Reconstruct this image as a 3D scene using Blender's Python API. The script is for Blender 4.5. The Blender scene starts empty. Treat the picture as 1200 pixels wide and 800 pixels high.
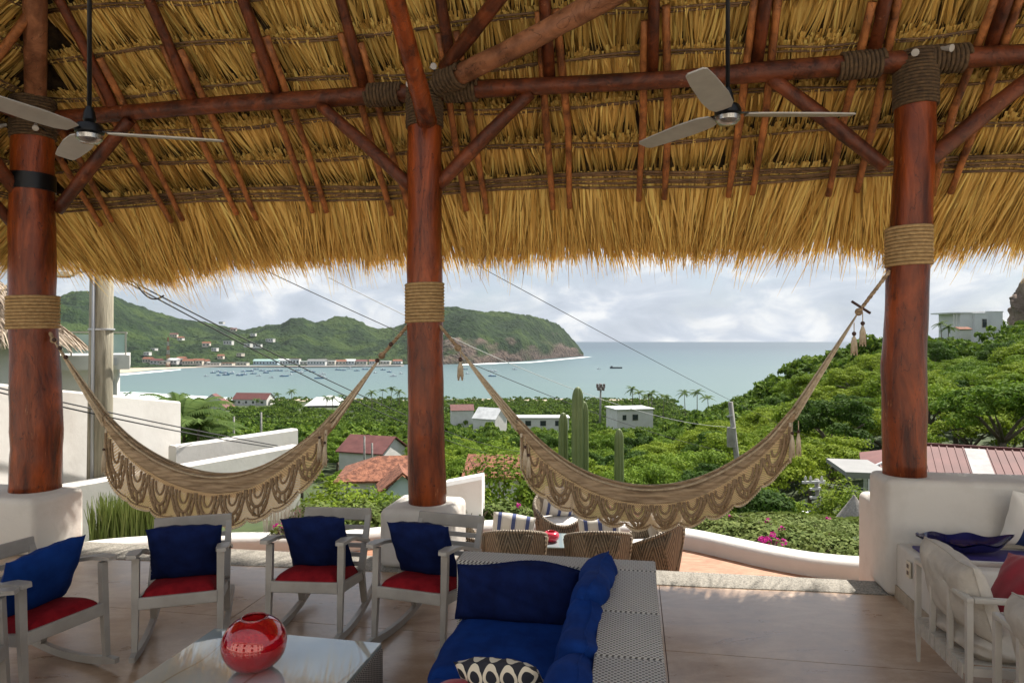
import bpy, bmesh, math, random
import numpy as np
from mathutils import Vector, Matrix
R = math.radians
SC = bpy.context.scene
COL = SC.collection
rng = np.random.default_rng(7)
rnd = random.Random(11)

# ------------------------------------------------------------------ camera
cam_d = bpy.data.cameras.new("camera")
cam = bpy.data.objects.new("camera", cam_d)
COL.objects.link(cam)
cam_d.sensor_width = 36.0
cam_d.lens = 24.0
cam_d.clip_start = 0.05
cam_d.clip_end = 120000
cam.location = (0, 0, 2.0)
cam.rotation_euler = (R(90), 0, 0)
SC.camera = cam

# ------------------------------------------------------------------ sun, sky, exposure
SUN_TO = Vector((0.53, 0.575, 1.0)).normalized()          # direction towards the sun
sun_d = bpy.data.lights.new("sun", 'SUN')
sun_d.energy = 3.3
sun_d.angle = R(0.6)
sun_d.color = (1.0, 0.94, 0.86)
sun = bpy.data.objects.new("sun", sun_d)
COL.objects.link(sun)
sun.location = (20, 20, 60)
sun.rotation_euler = (-SUN_TO).to_track_quat('-Z', 'Y').to_euler()

world = bpy.data.worlds.new("World")
SC.world = world
world.use_nodes = True
wt = world.node_tree
for n in list(wt.nodes):
    wt.nodes.remove(n)

def N(tree, typ, ins=None, **props):
    n = tree.nodes.new(typ)
    for k, v in props.items():
        setattr(n, k, v)
    if ins:
        for k, v in ins.items():
            if isinstance(v, bpy.types.NodeSocket):
                tree.links.new(v, n.inputs[k])
            else:
                n.inputs[k].default_value = v
    return n

def ramp(tree, fac, stops, interp='LINEAR'):
    n = tree.nodes.new('ShaderNodeValToRGB')
    n.color_ramp.interpolation = interp
    el = n.color_ramp.elements
    while len(el) < len(stops):
        el.new(0.5)
    for e, (p, c) in zip(el, stops):
        e.position = p
        e.color = (*c, 1) if len(c) == 3 else c
    tree.links.new(fac, n.inputs[0])
    return n.outputs[0]

def mixc(tree, fac, a, b, mode='MIX'):
    n = tree.nodes.new('ShaderNodeMix')
    n.data_type = 'RGBA'
    n.blend_type = mode
    for idx, v in ((0, fac), (6, a), (7, b)):
        if isinstance(v, bpy.types.NodeSocket):
            tree.links.new(v, n.inputs[idx])
        elif idx == 0:
            n.inputs[0].default_value = v
        else:
            n.inputs[idx].default_value = (*v, 1) if len(v) == 3 else v
    return n.outputs[2]

def math_(tree, op, a, b=None, clamp=False):
    n = tree.nodes.new('ShaderNodeMath')
    n.operation = op
    n.use_clamp = clamp
    for i, v in enumerate((a, b)):
        if v is None:
            continue
        if isinstance(v, bpy.types.NodeSocket):
            tree.links.new(v, n.inputs[i])
        else:
            n.inputs[i].default_value = v
    return n.outputs[0]

sky = N(wt, 'ShaderNodeTexSky', sky_type='NISHITA', sun_disc=False,
        sun_elevation=math.asin(SUN_TO.z), sun_rotation=math.atan2(SUN_TO.x, SUN_TO.y),
        altitude=60.0, air_density=1.0, dust_density=1.6, ozone_density=1.2)
tc = N(wt, 'ShaderNodeTexCoord')
cm = N(wt, 'ShaderNodeMapping', {'Vector': tc.outputs['Generated'], 'Scale': (1.0, 1.0, 2.3), 'Location': (0.35, 0.1, 0.0)})
n1 = N(wt, 'ShaderNodeTexNoise', {'Vector': cm.outputs[0], 'Scale': 4.6, 'Detail': 9.0, 'Roughness': 0.56, 'Distortion': 0.35})
cl = ramp(wt, n1.outputs[0], [(0.36, (0, 0, 0)), (0.50, (0.8, 0.8, 0.8)), (0.64, (1, 1, 1))])
n2 = N(wt, 'ShaderNodeTexNoise', {'Vector': cm.outputs[0], 'Scale': 9.0, 'Detail': 9.0, 'Roughness': 0.55, 'Distortion': 0.5})
ccol = ramp(wt, n2.outputs[0], [(0.34, (3.5, 3.9, 4.5)), (0.50, (4.4, 4.8, 5.4)), (0.62, (6.3, 6.4, 6.5))])
skyc = mixc(wt, 0.65, sky.outputs[0], (3.1, 3.75, 4.7))
mixed = mixc(wt, cl, skyc, ccol)
bg = N(wt, 'ShaderNodeBackground', {'Color': mixed, 'Strength': 0.050})
wo = N(wt, 'ShaderNodeOutputWorld', {'Surface': bg.outputs[0]})

SC.view_settings.view_transform = 'Standard'
SC.view_settings.look = 'None'
SC.view_settings.exposure = 1.58
SC.view_settings.gamma = 1.0
SC.render.engine = 'CYCLES'
SC.cycles.use_denoising = True
SC.cycles.max_bounces = 14
SC.cycles.diffuse_bounces = 8
SC.cycles.glossy_bounces = 5
SC.cycles.transmission_bounces = 10
SC.cycles.transparent_max_bounces = 24
SC.cycles.volume_bounces = 0
SC.cycles.sample_clamp_indirect = 6.0
SC.cycles.caustics_reflective = False
SC.cycles.caustics_refractive = False

# ------------------------------------------------------------------ mesh helpers
def np_mesh(name, V, F, mat=None, smooth=False, uv=None):
    V = np.asarray(V, np.float32).reshape(-1, 3)
    F = np.asarray(F, np.int32)
    k = F.shape[1]
    me = bpy.data.meshes.new(name)
    me.vertices.add(len(V))
    me.vertices.foreach_set('co', V.ravel())
    me.loops.add(F.size)
    me.loops.foreach_set('vertex_index', F.ravel())
    me.polygons.add(len(F))
    me.polygons.foreach_set('loop_start', np.arange(0, F.size, k, dtype=np.int32))
    if smooth:
        me.polygons.foreach_set('use_smooth', np.ones(len(F), bool))
    if uv is not None:
        l = me.uv_layers.new(name='UVMap')
        l.data.foreach_set('uv', np.asarray(uv, np.float32)[F.ravel()].ravel())
    me.update(calc_edges=True)
    if mat:
        me.materials.append(mat)
    return me

def link(name, data, parent=None, loc=None):
    o = bpy.data.objects.new(name, data)
    COL.objects.link(o)
    if parent is not None:
        o.parent = parent
    if loc is not None:
        o.location = loc
    return o

def tag(o, label=None, cat=None, group=None, kind=None):
    if label: o['label'] = label
    if cat: o['category'] = cat
    if group: o['group'] = group
    if kind: o['kind'] = kind
    return o

def thing(name, label, cat, loc=(0, 0, 0), rz=0.0, group=None):
    o = link(name, None)
    o.empty_display_size = 0.1
    o.location = loc
    o.rotation_euler = (0, 0, rz)
    return tag(o, label, cat, group)

def world_off(o):
    v = Vector((0, 0, 0))
    while o is not None:
        v += o.location
        o = o.parent
    return v

class MB:
    """collects simple shapes, then becomes one mesh"""
    def __init__(s):
        s.V, s.F, s.UV = [], [], []
    def add(s, verts, faces, M=None):
        b = len(s.V)
        for v in verts:
            v = Vector(v)
            s.V.append(M @ v if M is not None else v)
        for f in faces:
            s.F.append([i + b for i in f])
        return s
    def box(s, c, d, M=None, taper=1.0):
        x, y, z = d[0] / 2, d[1] / 2, d[2] / 2
        t = taper
        vs = [(-x, -y, -z), (x, -y, -z), (x, y, -z), (-x, y, -z), (-x * t, -y * t, z), (x * t, -y * t, z), (x * t, y * t, z), (-x * t, y * t, z)]
        vs = [Vector(v) + Vector(c) for v in vs]
        return s.add(vs, [(3, 2, 1, 0), (4, 5, 6, 7), (0, 1, 5, 4), (1, 2, 6, 5), (2, 3, 7, 6), (3, 0, 4, 7)], M)
    def bevbox(s, c, d, r=0.01, seg=2, M=None):
        bm = bmesh.new()
        bmesh.ops.create_cube(bm, size=1.0)
        for v in bm.verts:
            v.co = Vector((v.co.x * d[0], v.co.y * d[1], v.co.z * d[2]))
        bmesh.ops.bevel(bm, geom=list(bm.edges), offset=min(r, 0.49 * min(d)), segments=seg, profile=0.5, affect='EDGES')
        bm.verts.index_update()
        vs = [v.co + Vector(c) for v in bm.verts]
        fs = [[v.index for v in f.verts] for f in bm.faces]
        bm.free()
        return s.add(vs, fs, M)
    def bar(s, p0, p1, w, h, up=(0, 0, 1), w1=None, h1=None):
        p0, p1 = Vector(p0), Vector(p1)
        d = (p1 - p0).normalized()
        a = d.cross(Vector(up))
        if a.length < 1e-4:
            a = d.cross(Vector((0, 1, 0)))
        a.normalize()
        b = a.cross(d)
        w1 = w if w1 is None else w1
        h1 = h if h1 is None else h1
        vs = []
        for p, ww, hh in ((p0, w, h), (p1, w1, h1)):
            for i, j in ((-1, -1), (1, -1), (1, 1), (-1, 1)):
                vs.append(p + a * (i * ww / 2) + b * (j * hh / 2))
        return s.add(vs, [(0, 1, 2, 3), (7, 6, 5, 4), (0, 4, 5, 1), (1, 5, 6, 2), (2, 6, 7, 3), (3, 7, 4, 0)])
    def tube(s, pts, rad, n=8, cap=True, closed=False):
        pts = [Vector(p) for p in pts]
        m = len(pts)
        rad = [rad] * m if not hasattr(rad, '__len__') else rad
        b = len(s.V)
        ref = None
        for i, p in enumerate(pts):
            if closed:
                d = pts[(i + 1) % m] - pts[i - 1]
            else:
                d = pts[min(i + 1, m - 1)] - pts[max(i - 1, 0)]
            d.normalize()
            if ref is None:
                ref = Vector((0, 0, 1)) if abs(d.z) < 0.9 else Vector((1, 0, 0))
            a = d.cross(ref).normalized()
            c = a.cross(d).normalized()
            ref = c
            for k in range(n):
                t = 2 * math.pi * k / n
                s.V.append(p + (a * math.cos(t) + c * math.sin(t)) * rad[i])
        rows = m if closed else m - 1
        for i in range(rows):
            i2 = (i + 1) % m
            for k in range(n):
                k2 = (k + 1) % n
                s.F.append([b + i * n + k, b + i * n + k2, b + i2 * n + k2, b + i2 * n + k])
        if cap and not closed:
            s.F.append([b + k for k in range(n)][::-1])
            s.F.append([b + (m - 1) * n + k for k in range(n)])
        return s
    def lathe(s, prof, n=24, c=(0, 0, 0), M=None, sx=1.0, sy=1.0):
        b = len(s.V)
        for r, z in prof:
            for k in range(n):
                t = 2 * math.pi * k / n
                v = Vector((c[0] + r * math.cos(t) * sx, c[1] + r * math.sin(t) * sy, c[2] + z))
                s.V.append(M @ v if M is not None else v)
        for i in range(len(prof) - 1):
            for k in range(n):
                k2 = (k + 1) % n
                s.F.append([b + i * n + k, b + i * n + k2, b + (i + 1) * n + k2, b + (i + 1) * n + k])
        if prof[0][0] > 1e-5:
            s.F.append([b + k for k in range(n)][::-1])
        if prof[-1][0] > 1e-5:
            s.F.append([b + (len(prof) - 1) * n + k for k in range(n)])
        return s
    def ball(s, c, r, n=8, m=5):
        r = (r, r, r) if not hasattr(r, '__len__') else r
        prof = [(max(math.sin(math.pi * i / m), 0.02), -math.cos(math.pi * i / m)) for i in range(m + 1)]
        M = Matrix.Translation(c) @ Matrix.Diagonal((*r, 1))
        return s.lathe(prof, n, M=M)
    def prism(s, poly, z0, z1):
        n = len(poly)
        vs = [(x, y, z0) for x, y in poly] + [(x, y, z1) for x, y in poly]
        fs = [list(range(n))[::-1], list(range(n, 2 * n))]
        for i in range(n):
            j = (i + 1) % n
            fs.append([i, j, n + j, n + i])
        return s.add(vs, fs)
    def grid(s, fn, nu, nv):
        b = len(s.V)
        for i in range(nu + 1):
            for j in range(nv + 1):
                s.V.append(Vector(fn(i / nu, j / nv)))
                s.UV.append((i / nu, j / nv))
        for i in range(nu):
            for j in range(nv):
                a = b + i * (nv + 1) + j
                s.F.append([a, a + nv + 1, a + nv + 2, a + 1])
        return s
    def mesh(s, name, mat, smooth=False, off=None):
        me = bpy.data.meshes.new(name)
        V = s.V if off is None else [v - off for v in s.V]
        me.from_pydata(V, [], s.F)
        if s.UV and len(s.UV) == len(s.V):
            l = me.uv_layers.new(name='UVMap')
            for lp in me.loops:
                l.data[lp.index].uv = s.UV[lp.vertex_index]
        if smooth:
            me.polygons.foreach_set('use_smooth', [True] * len(me.polygons))
            if smooth != 'all':
                try:
                    me.set_sharp_from_angle(angle=R(38))
                except Exception:
                    pass
        if mat:
            me.materials.append(mat)
        me.update()
        return me
    def build(s, name, mat, parent=None, smooth=False, local=True, loc=None):
        """local=False: the shapes were given in world coordinates"""
        off = None
        if not local and parent is not None:
            off = world_off(parent)
        if loc is not None:
            off = Vector(loc) + (off or Vector((0, 0, 0))) if not local else Vector(loc)
        return link(name, s.mesh(name, mat, smooth, off), parent, loc)

def kids(o):
    return list(o.children)

def copy_tree(o, parent=None, label=None):
    c = o.copy()
    COL.objects.link(c)
    c.parent = parent
    if label: c['label'] = label
    for ch in kids(o):
        copy_tree(ch, c)
    return c

def vnoise(x, y, seed=0):
    """smooth value noise in 0..1 (numpy arrays)"""
    x = np.asarray(x, float); y = np.asarray(y, float)
    xi = np.floor(x).astype(np.int64); yi = np.floor(y).astype(np.int64)
    fx = x - xi; fy = y - yi
    fx = fx * fx * (3 - 2 * fx); fy = fy * fy * (3 - 2 * fy)
    def h(a, b):
        v = (a * 374761393 + b * 668265263 + seed * 1442695041) & 0xffffffff
        v = ((v ^ (v >> 13)) * 1274126177) & 0xffffffff
        return ((v ^ (v >> 16)) & 0xffff) / 65535.0
    return (h(xi, yi) * (1 - fx) + h(xi + 1, yi) * fx) * (1 - fy) + (h(xi, yi + 1) * (1 - fx) + h(xi + 1, yi + 1) * fx) * fy

def fbm(x, y, seed=0, o=4):
    s = 0; a = 0.5
    for i in range(o):
        s = s + a * vnoise(x * 2 ** i, y * 2 ** i, seed + i * 17); a *= 0.5
    return s / (1 - 0.5 ** o)

def P(px, py, d):
    """point seen at photo pixel (1200 x 800) at depth d"""
    return Vector(((px - 600) / 800 * d, d, 2.0 + (400 - py) / 800 * d))

def on_z(px, py, z):
    d = (2.0 - z) * 800 / (py - 400)
    return Vector(((px - 600) / 800 * d, d, z))

# ------------------------------------------------------------------ materials
MATS = {}
def newmat(name):
    m = bpy.data.materials.new(name)
    m.use_nodes = True
    t = m.node_tree
    b = t.nodes['Principled BSDF']
    return m, t, b

def M_(name, col, rough=0.6, col2=None, scale=6.0, detail=5.0, bump=0.0, bscale=None, stretch=None, metal=0.0,
       coat=0.0, spec=0.5, contrast=(0.35, 0.65), coord='Object', sheen=0.0, bdist=0.02):
    if name in MATS:
        return MATS[name]
    m, t, b = newmat(name)
    b.inputs['Roughness'].default_value = rough
    b.inputs['Metallic'].default_value = metal
    b.inputs['Coat Weight'].default_value = coat
    b.inputs['Coat Roughness'].default_value = 0.15
    b.inputs['Specular IOR Level'].default_value = spec
    b.inputs['Sheen Weight'].default_value = sheen
    co = N(t, 'ShaderNodeTexCoord').outputs[coord]
    if stretch:
        co = N(t, 'ShaderNodeMapping', {'Vector': co, 'Scale': stretch}).outputs[0]
    if col2 is not None:
        nz = N(t, 'ShaderNodeTexNoise', {'Vector': co, 'Scale': scale, 'Detail': detail, 'Roughness': 0.6})
        c = ramp(t, nz.outputs[0], [(contrast[0], col), (contrast[1], col2)])
        t.links.new(c, b.inputs['Base Color'])
    else:
        b.inputs['Base Color'].default_value = (*col, 1)
    if bump:
        nb = N(t, 'ShaderNodeTexNoise', {'Vector': co, 'Scale': bscale or scale * 4, 'Detail': 6.0, 'Roughness': 0.65})
        bn = N(t, 'ShaderNodeBump', {'Height': nb.outputs[0], 'Strength': bump, 'Distance': bdist})
        t.links.new(bn.outputs[0], b.inputs['Normal'])
    MATS[name] = m
    return m

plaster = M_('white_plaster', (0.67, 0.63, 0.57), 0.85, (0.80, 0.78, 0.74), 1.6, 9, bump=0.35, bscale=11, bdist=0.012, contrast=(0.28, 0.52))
plaster_shaded = M_('shaded_white_plaster', (0.49, 0.45, 0.395), 0.85, (0.62, 0.585, 0.53), 1.6, 9, bump=0.4, bscale=11, bdist=0.012, contrast=(0.28, 0.54))  # the same white plaster, with the shade on bench and pedestals in its colour
plaster_far = M_('white_wall_paint', (0.58, 0.56, 0.52), 0.9, (0.66, 0.64, 0.61), 0.6)
plaster_out = M_('weathered_white_plaster', (0.50, 0.475, 0.44), 0.9, (0.61, 0.59, 0.555), 0.9, 10, bump=0.35, bscale=9, bdist=0.012, contrast=(0.3, 0.55))
def log_material(name, dark, lite, scar, sc, stretch, rough, coat):
    m, t, b = newmat(name)
    co = N(t, 'ShaderNodeTexCoord').outputs['Object']
    mp = N(t, 'ShaderNodeMapping', {'Vector': co, 'Scale': stretch}).outputs[0]
    n1 = N(t, 'ShaderNodeTexNoise', {'Vector': mp, 'Scale': sc, 'Detail': 9.0, 'Roughness': 0.65, 'Distortion': 0.5})
    c = ramp(t, n1.outputs[0], [(0.34, dark), (0.52, tuple((x + y) / 2 for x, y in zip(dark, lite))), (0.68, lite)])
    n2 = N(t, 'ShaderNodeTexNoise', {'Vector': mp, 'Scale': sc * 2.3, 'Detail': 7.0, 'Roughness': 0.7})
    c = mixc(t, ramp(t, n2.outputs[0], [(0.64, (0, 0, 0)), (0.70, (0.8, 0.8, 0.8))]), c, scar)
    n3 = N(t, 'ShaderNodeTexNoise', {'Vector': mp, 'Scale': sc * 1.4, 'Detail': 5.0, 'Roughness': 0.5, 'Distortion': 0.8})
    crack = math_(t, 'LESS_THAN', math_(t, 'ABSOLUTE', math_(t, 'SUBTRACT', n3.outputs[0], 0.5)), 0.0045)
    c = mixc(t, math_(t, 'MULTIPLY', crack, 0.6), c, (0.012, 0.005, 0.003))
    t.links.new(c, b.inputs['Base Color'])
    b.inputs['Roughness'].default_value = rough
    b.inputs['Specular IOR Level'].default_value = 0.3
    b.inputs['Coat Weight'].default_value = coat
    b.inputs['Coat Roughness'].default_value = 0.22
    h = math_(t, 'SUBTRACT', n1.outputs[0], math_(t, 'MULTIPLY', crack, 0.4))
    bn = N(t, 'ShaderNodeBump', {'Height': h, 'Strength': 0.9, 'Distance': 0.025})
    t.links.new(bn.outputs[0], b.inputs['Normal'])
    return m
column_wood = log_material('varnished_column_wood', (0.050, 0.008, 0.002), (0.33, 0.066, 0.012), (0.45, 0.20, 0.085), 3.2, (1.9, 1.9, 0.42), 0.34, 0.10)
beam_wood = log_material('dark_beam_wood', (0.028, 0.006, 0.002), (0.17, 0.040, 0.010), (0.26, 0.11, 0.05), 5.0, (1.0, 1.0, 1.0), 0.5, 0.05)
rafter_wood = log_material('rafter_wood', (0.085, 0.024, 0.006), (0.46, 0.165, 0.045), (0.46, 0.24, 0.10), 6.0, (1.0, 1.0, 0.8), 0.55, 0.03)
tie_wood = log_material('pale_tie_wood', (0.07, 0.022, 0.008), (0.36, 0.15, 0.070), (0.50, 0.29, 0.17), 4.5, (0.8, 0.8, 0.8), 0.5, 0.05)
batten_wood = M_('batten_cane', (0.060, 0.030, 0.012), 0.7, (0.19, 0.105, 0.042), 9, 5, bump=0.3)
rope_mat = M_('sisal_rope', (0.30, 0.185, 0.075), 0.9, (0.44, 0.29, 0.13), 30, 4, bump=0.6, bscale=160, bdist=0.004)
rope_dark = M_('aged_rope', (0.045, 0.024, 0.009), 0.9, (0.105, 0.060, 0.024), 30, 4, bump=0.6, bscale=160, bdist=0.004)
chair_paint = M_('grey_taupe_paint', (0.285, 0.262, 0.232), 0.42, (0.345, 0.322, 0.29), 7, 5, bump=0.12, bscale=40, bdist=0.004)
red_cloth = M_('red_seat_fabric', (0.15, 0.005, 0.009), 0.9, (0.235, 0.009, 0.014), 14, 5, bump=0.35, bscale=220, spec=0.12, bdist=0.003)
navy_cloth = M_('navy_fabric', (0.003, 0.007, 0.040), 0.9, (0.005, 0.013, 0.068), 12, 5, bump=0.4, bscale=200, spec=0.12, bdist=0.003)
blue_cloth = M_('royal_blue_fabric', (0.003, 0.020, 0.115), 0.9, (0.005, 0.034, 0.18), 9, 5, bump=0.4, bscale=180, spec=0.12, bdist=0.003)
cream_cloth = M_('cream_fabric', (0.44, 0.395, 0.335), 0.9, (0.53, 0.485, 0.42), 8, 5, bump=0.5, bscale=24, bdist=0.012)
white_cloth = M_('white_cushion_fabric', (0.72, 0.70, 0.66), 0.85, (0.78, 0.76, 0.73), 8, 5, bump=0.2, bscale=30)
crimson_cloth = M_('crimson_fabric', (0.25, 0.006, 0.018), 0.8, (0.35, 0.010, 0.028), 12, 5, bump=0.3, bscale=160, sheen=0.2, bdist=0.003)
white_metal = M_('cream_painted_metal', (0.44, 0.41, 0.36), 0.35, (0.50, 0.47, 0.42), 6)
strap_mat = M_('woven_strap', (0.42, 0.39, 0.34), 0.8, (0.50, 0.47, 0.42), 30, bump=0.2)
black_metal = M_('black_metal', (0.012, 0.012, 0.013), 0.35, metal=0.6)
fan_metal = M_('fan_motor_metal', (0.42, 0.40, 0.37), 0.25, metal=0.9)
fan_blade = M_('fan_blade_wood', (0.30, 0.275, 0.24), 0.45, (0.36, 0.33, 0.29), 8)
conc_strip = M_('washed_aggregate', (0.14, 0.128, 0.105), 0.85, (0.33, 0.305, 0.255), 75, 3, bump=0.6, bscale=110, contrast=(0.36, 0.62), bdist=0.006)
bounce_patio_mat = M_('pale_bounce_paving', (0.56, 0.51, 0.44), 0.85, (0.66, 0.61, 0.54), 1.5)
tile_orange = None
ceramic_blue = M_('cobalt_glaze', (0.006, 0.007, 0.045), 0.07, (0.012, 0.014, 0.09), 6, coat=0.6)
purple_cloth = M_('purple_runner_cloth', (0.05, 0.035, 0.16), 0.6, (0.07, 0.05, 0.21), 10)
pole_wood = M_('weathered_pole_wood', (0.20, 0.18, 0.13), 0.85, (0.36, 0.33, 0.25), 5, 6, bump=0.6, bscale=20, stretch=(4, 4, 0.35))
pole_conc = M_('concrete_pole', (0.20, 0.19, 0.17), 0.85, (0.32, 0.305, 0.28), 3)
galv = M_('galvanised_metal', (0.42, 0.43, 0.44), 0.5, metal=0.5)
cable_mat = M_('cable_rubber', (0.02, 0.02, 0.022), 0.6)
cable_pale = M_('pale_cable', (0.50, 0.50, 0.50), 0.6)
bark = M_('tree_bark', (0.10, 0.075, 0.05), 0.9, (0.17, 0.135, 0.10), 3, bump=0.6)
sand_mat = M_('beach_sand', (0.36, 0.29, 0.21), 0.95, (0.46, 0.39, 0.30), 0.02)
dark_glass = M_('window_glass', (0.03, 0.04, 0.045), 0.08)
rail_glass = None
roof_red = M_('red_sheet_roof', (0.095, 0.024, 0.020), 0.75, (0.145, 0.044, 0.037), 0.9)
roof_tile = M_('clay_tile_roof', (0.12, 0.038, 0.018), 0.9, (0.30, 0.115, 0.060), 3.0, 6, contrast=(0.4, 0.6), bump=0.8, bscale=6, bdist=0.1)
roof_white = M_('white_sheet_roof', (0.55, 0.55, 0.54), 0.5, (0.74, 0.74, 0.72), 0.5)
roof_green = M_('pale_green_sheet_roof', (0.28, 0.42, 0.38), 0.6, (0.36, 0.50, 0.46), 0.5)
roof_grey = M_('grey_sheet_roof', (0.17, 0.17, 0.165), 0.7, (0.24, 0.235, 0.23), 0.5)
wall_cream = M_('cream_wall_paint', (0.56, 0.48, 0.38), 0.9, (0.64, 0.57, 0.47), 0.4)
wall_blue = M_('pale_blue_wall_paint', (0.50, 0.58, 0.62), 0.9, (0.58, 0.66, 0.69), 0.4)
wall_shade = M_('grey_white_wall_paint', (0.60, 0.60, 0.60), 0.9, (0.68, 0.68, 0.67), 0.4)
rock_mat = M_('brown_rock', (0.13, 0.088, 0.062), 0.95, (0.33, 0.24, 0.18), 0.09, 8, bump=1.0, bscale=0.3, bdist=2.0)
outlet_mat = M_('ivory_plastic', (0.55, 0.50, 0.38), 0.4)
base_tile = M_('stone_baseboard', (0.30, 0.24, 0.17), 0.6, (0.42, 0.34, 0.25), 12)

def thatch_material(name, a, b, trans):
    m, t, bs = newmat(name)
    g = N(t, 'ShaderNodeNewGeometry')
    c = ramp(t, g.outputs['Random Per Island'], [(0.0, tuple(x * 0.30 for x in a)), (0.20, a), (0.75, b), (1.0, tuple(min(x * 1.2, 0.85) for x in b))])
    co = N(t, 'ShaderNodeTexCoord').outputs['Object']
    nz = N(t, 'ShaderNodeTexNoise', {'Vector': co, 'Scale': 1.7, 'Detail': 4.0})
    c = mixc(t, math_(t, 'MULTIPLY', nz.outputs[0], 0.40), c, tuple(x * 0.55 for x in a))
    bs.inputs['Roughness'].default_value = 0.65
    bs.inputs['Specular IOR Level'].default_value = 0.3
    t.links.new(c, bs.inputs['Base Color'])
    tr = N(t, 'ShaderNodeBsdfTranslucent', {'Color': c})
    mx = N(t, 'ShaderNodeMixShader', {0: trans, 1: bs.outputs[0], 2: tr.outputs[0]})
    t.links.new(mx.outputs[0], t.nodes['Material Output'].inputs[0])
    return m
thatch_mat = thatch_material('palm_thatch', (0.54, 0.315, 0.066), (0.83, 0.570, 0.175), 0.15)
thatch_back = M_('shaded_packed_thatch', (0.022, 0.012, 0.004), 0.9, (0.07, 0.04, 0.014), 14, 6, bump=0.8, bscale=40)  # near-black: the shade in the gaps between strands is put into the colour
thatch_grey = thatch_material('weathered_thatch', (0.26, 0.19, 0.125), (0.44, 0.35, 0.26), 0.1)

def leaf_material(name, a, b, dead=None, trans=0.3, vary=0.35, rough=0.8, nscale=0.25):
    m, t, bs = newmat(name)
    g = N(t, 'ShaderNodeNewGeometry')
    oi = N(t, 'ShaderNodeObjectInfo')
    nz = N(t, 'ShaderNodeTexNoise', {'Vector': g.outputs['Position'], 'Scale': nscale, 'Detail': 3.0})
    f = math_(t, 'ADD', math_(t, 'MULTIPLY', g.outputs['Random Per Island'], 0.40), math_(t, 'MULTIPLY', oi.outputs['Random'], vary))
    f = math_(t, 'ADD', f, math_(t, 'SUBTRACT', math_(t, 'MULTIPLY', nz.outputs[0], 0.5), 0.15), clamp=True)
    st = [(0.05, a), (0.85, b)]
    if dead: st.append((1.0, dead))
    c = ramp(t, f, st)
    bs.inputs['Roughness'].default_value = rough
    bs.inputs['Specular IOR Level'].default_value = 0.12
    t.links.new(c, bs.inputs['Base Color'])
    tr = N(t, 'ShaderNodeBsdfTranslucent', {'Color': c})
    mx = N(t, 'ShaderNodeMixShader', {0: trans, 1: bs.outputs[0], 2: tr.outputs[0]})
    t.links.new(mx.outputs[0], t.nodes['Material Output'].inputs[0])
    return m
leaf_bright = leaf_material('bright_foliage', (0.072, 0.142, 0.012), (0.26, 0.325, 0.030))
leaf_mid = leaf_material('green_foliage', (0.056, 0.124, 0.012), (0.22, 0.310, 0.032))
leaf_dark = leaf_material('dark_foliage', (0.022, 0.056, 0.009), (0.095, 0.165, 0.024))
leaf_palm = leaf_material('palm_foliage', (0.040, 0.085, 0.018), (0.12, 0.17, 0.04))
leaf_hedge = leaf_material('hedge_foliage', (0.050, 0.10, 0.018), (0.21, 0.25, 0.070), (0.34, 0.22, 0.14), trans=0.25, nscale=1.5)
leaf_reed = leaf_material('reed_stems', (0.13, 0.19, 0.04), (0.34, 0.38, 0.14), trans=0.15, nscale=2.0)
leaf_far = leaf_material('woodland_foliage', (0.042, 0.098, 0.012), (0.235, 0.315, 0.034), vary=0.0, nscale=0.06)
flower_mat = leaf_material('magenta_bracts', (0.42, 0.015, 0.19), (0.62, 0.06, 0.36), trans=0.3)
cactus_mat = M_('cactus_skin', (0.10, 0.145, 0.045), 0.6, (0.22, 0.255, 0.11), 2.0, 5, bump=0.3, stretch=(1, 1, 0.3))
# ================================================================== THE SETTING
CA, SA = 0.9843, 0.1765
P0 = Vector((-0.80, 6.25, 0.0))
def pl(u, v, z=0.0):
    """palapa frame: u along the front row of columns, v outwards to the sea"""
    return Vector((P0.x + u * CA + v * SA, P0.y - u * SA + v * CA, z))
MPAL = Matrix.Translation(P0) @ Matrix(((CA, SA, 0, 0), (-SA, CA, 0, 0), (0, 0, 1, 0), (0, 0, 0, 1)))

def base_h(d):
    return np.interp(d, [-99, 10.8, 13, 30, 60, 100, 200, 400, 600, 690, 720, 800], [-0.75, -0.75, -2.8, -9, -13.5, -18.5, -31, -49, -55.5, -57.2, -58.3, -62])
RX = (np.array([760, 800, 840, 870, 900, 930, 960, 1000, 1040, 1090, 1150, 1180, 1200, 1300, 1500]) - 600) / 800
RY = np.array([512, 500, 492, 482, 458, 445, 430, 416, 409, 406, 404, 396, 388, 362, 338])
def ground_h(X, Y):
    X = np.asarray(X, float); Y = np.asarray(Y, float)
    b = base_h(Y)
    th = X / np.maximum(Y, 5.0)
    k = np.clip((th - 0.20) / 0.12, 0, 1); k = k * k * (3 - 2 * k)
    zr = 2 + (400 - np.interp(th, RX, RY)) / 800 * 165 - 5.0
    s = np.clip((Y - 32) / 133.0, 0, 1)
    b32 = base_h(np.minimum(Y, 32.0))
    up = b32 + (zr - b32) * (s ** 0.85)
    dn = np.clip((Y - 170) / 300.0, 0, 1); dn = dn * dn * (3 - 2 * dn)
    h = up * (1 - dn) + (-62.0) * dn
    h = np.where(Y < 32, b, h)
    z = b * (1 - k) + h * k
    z = z + (fbm(X / 22.0, Y / 22.0, 3, 3) - 0.5) * np.clip((Y - 14) / 30, 0, 1) * 2.0
    return z

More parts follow.
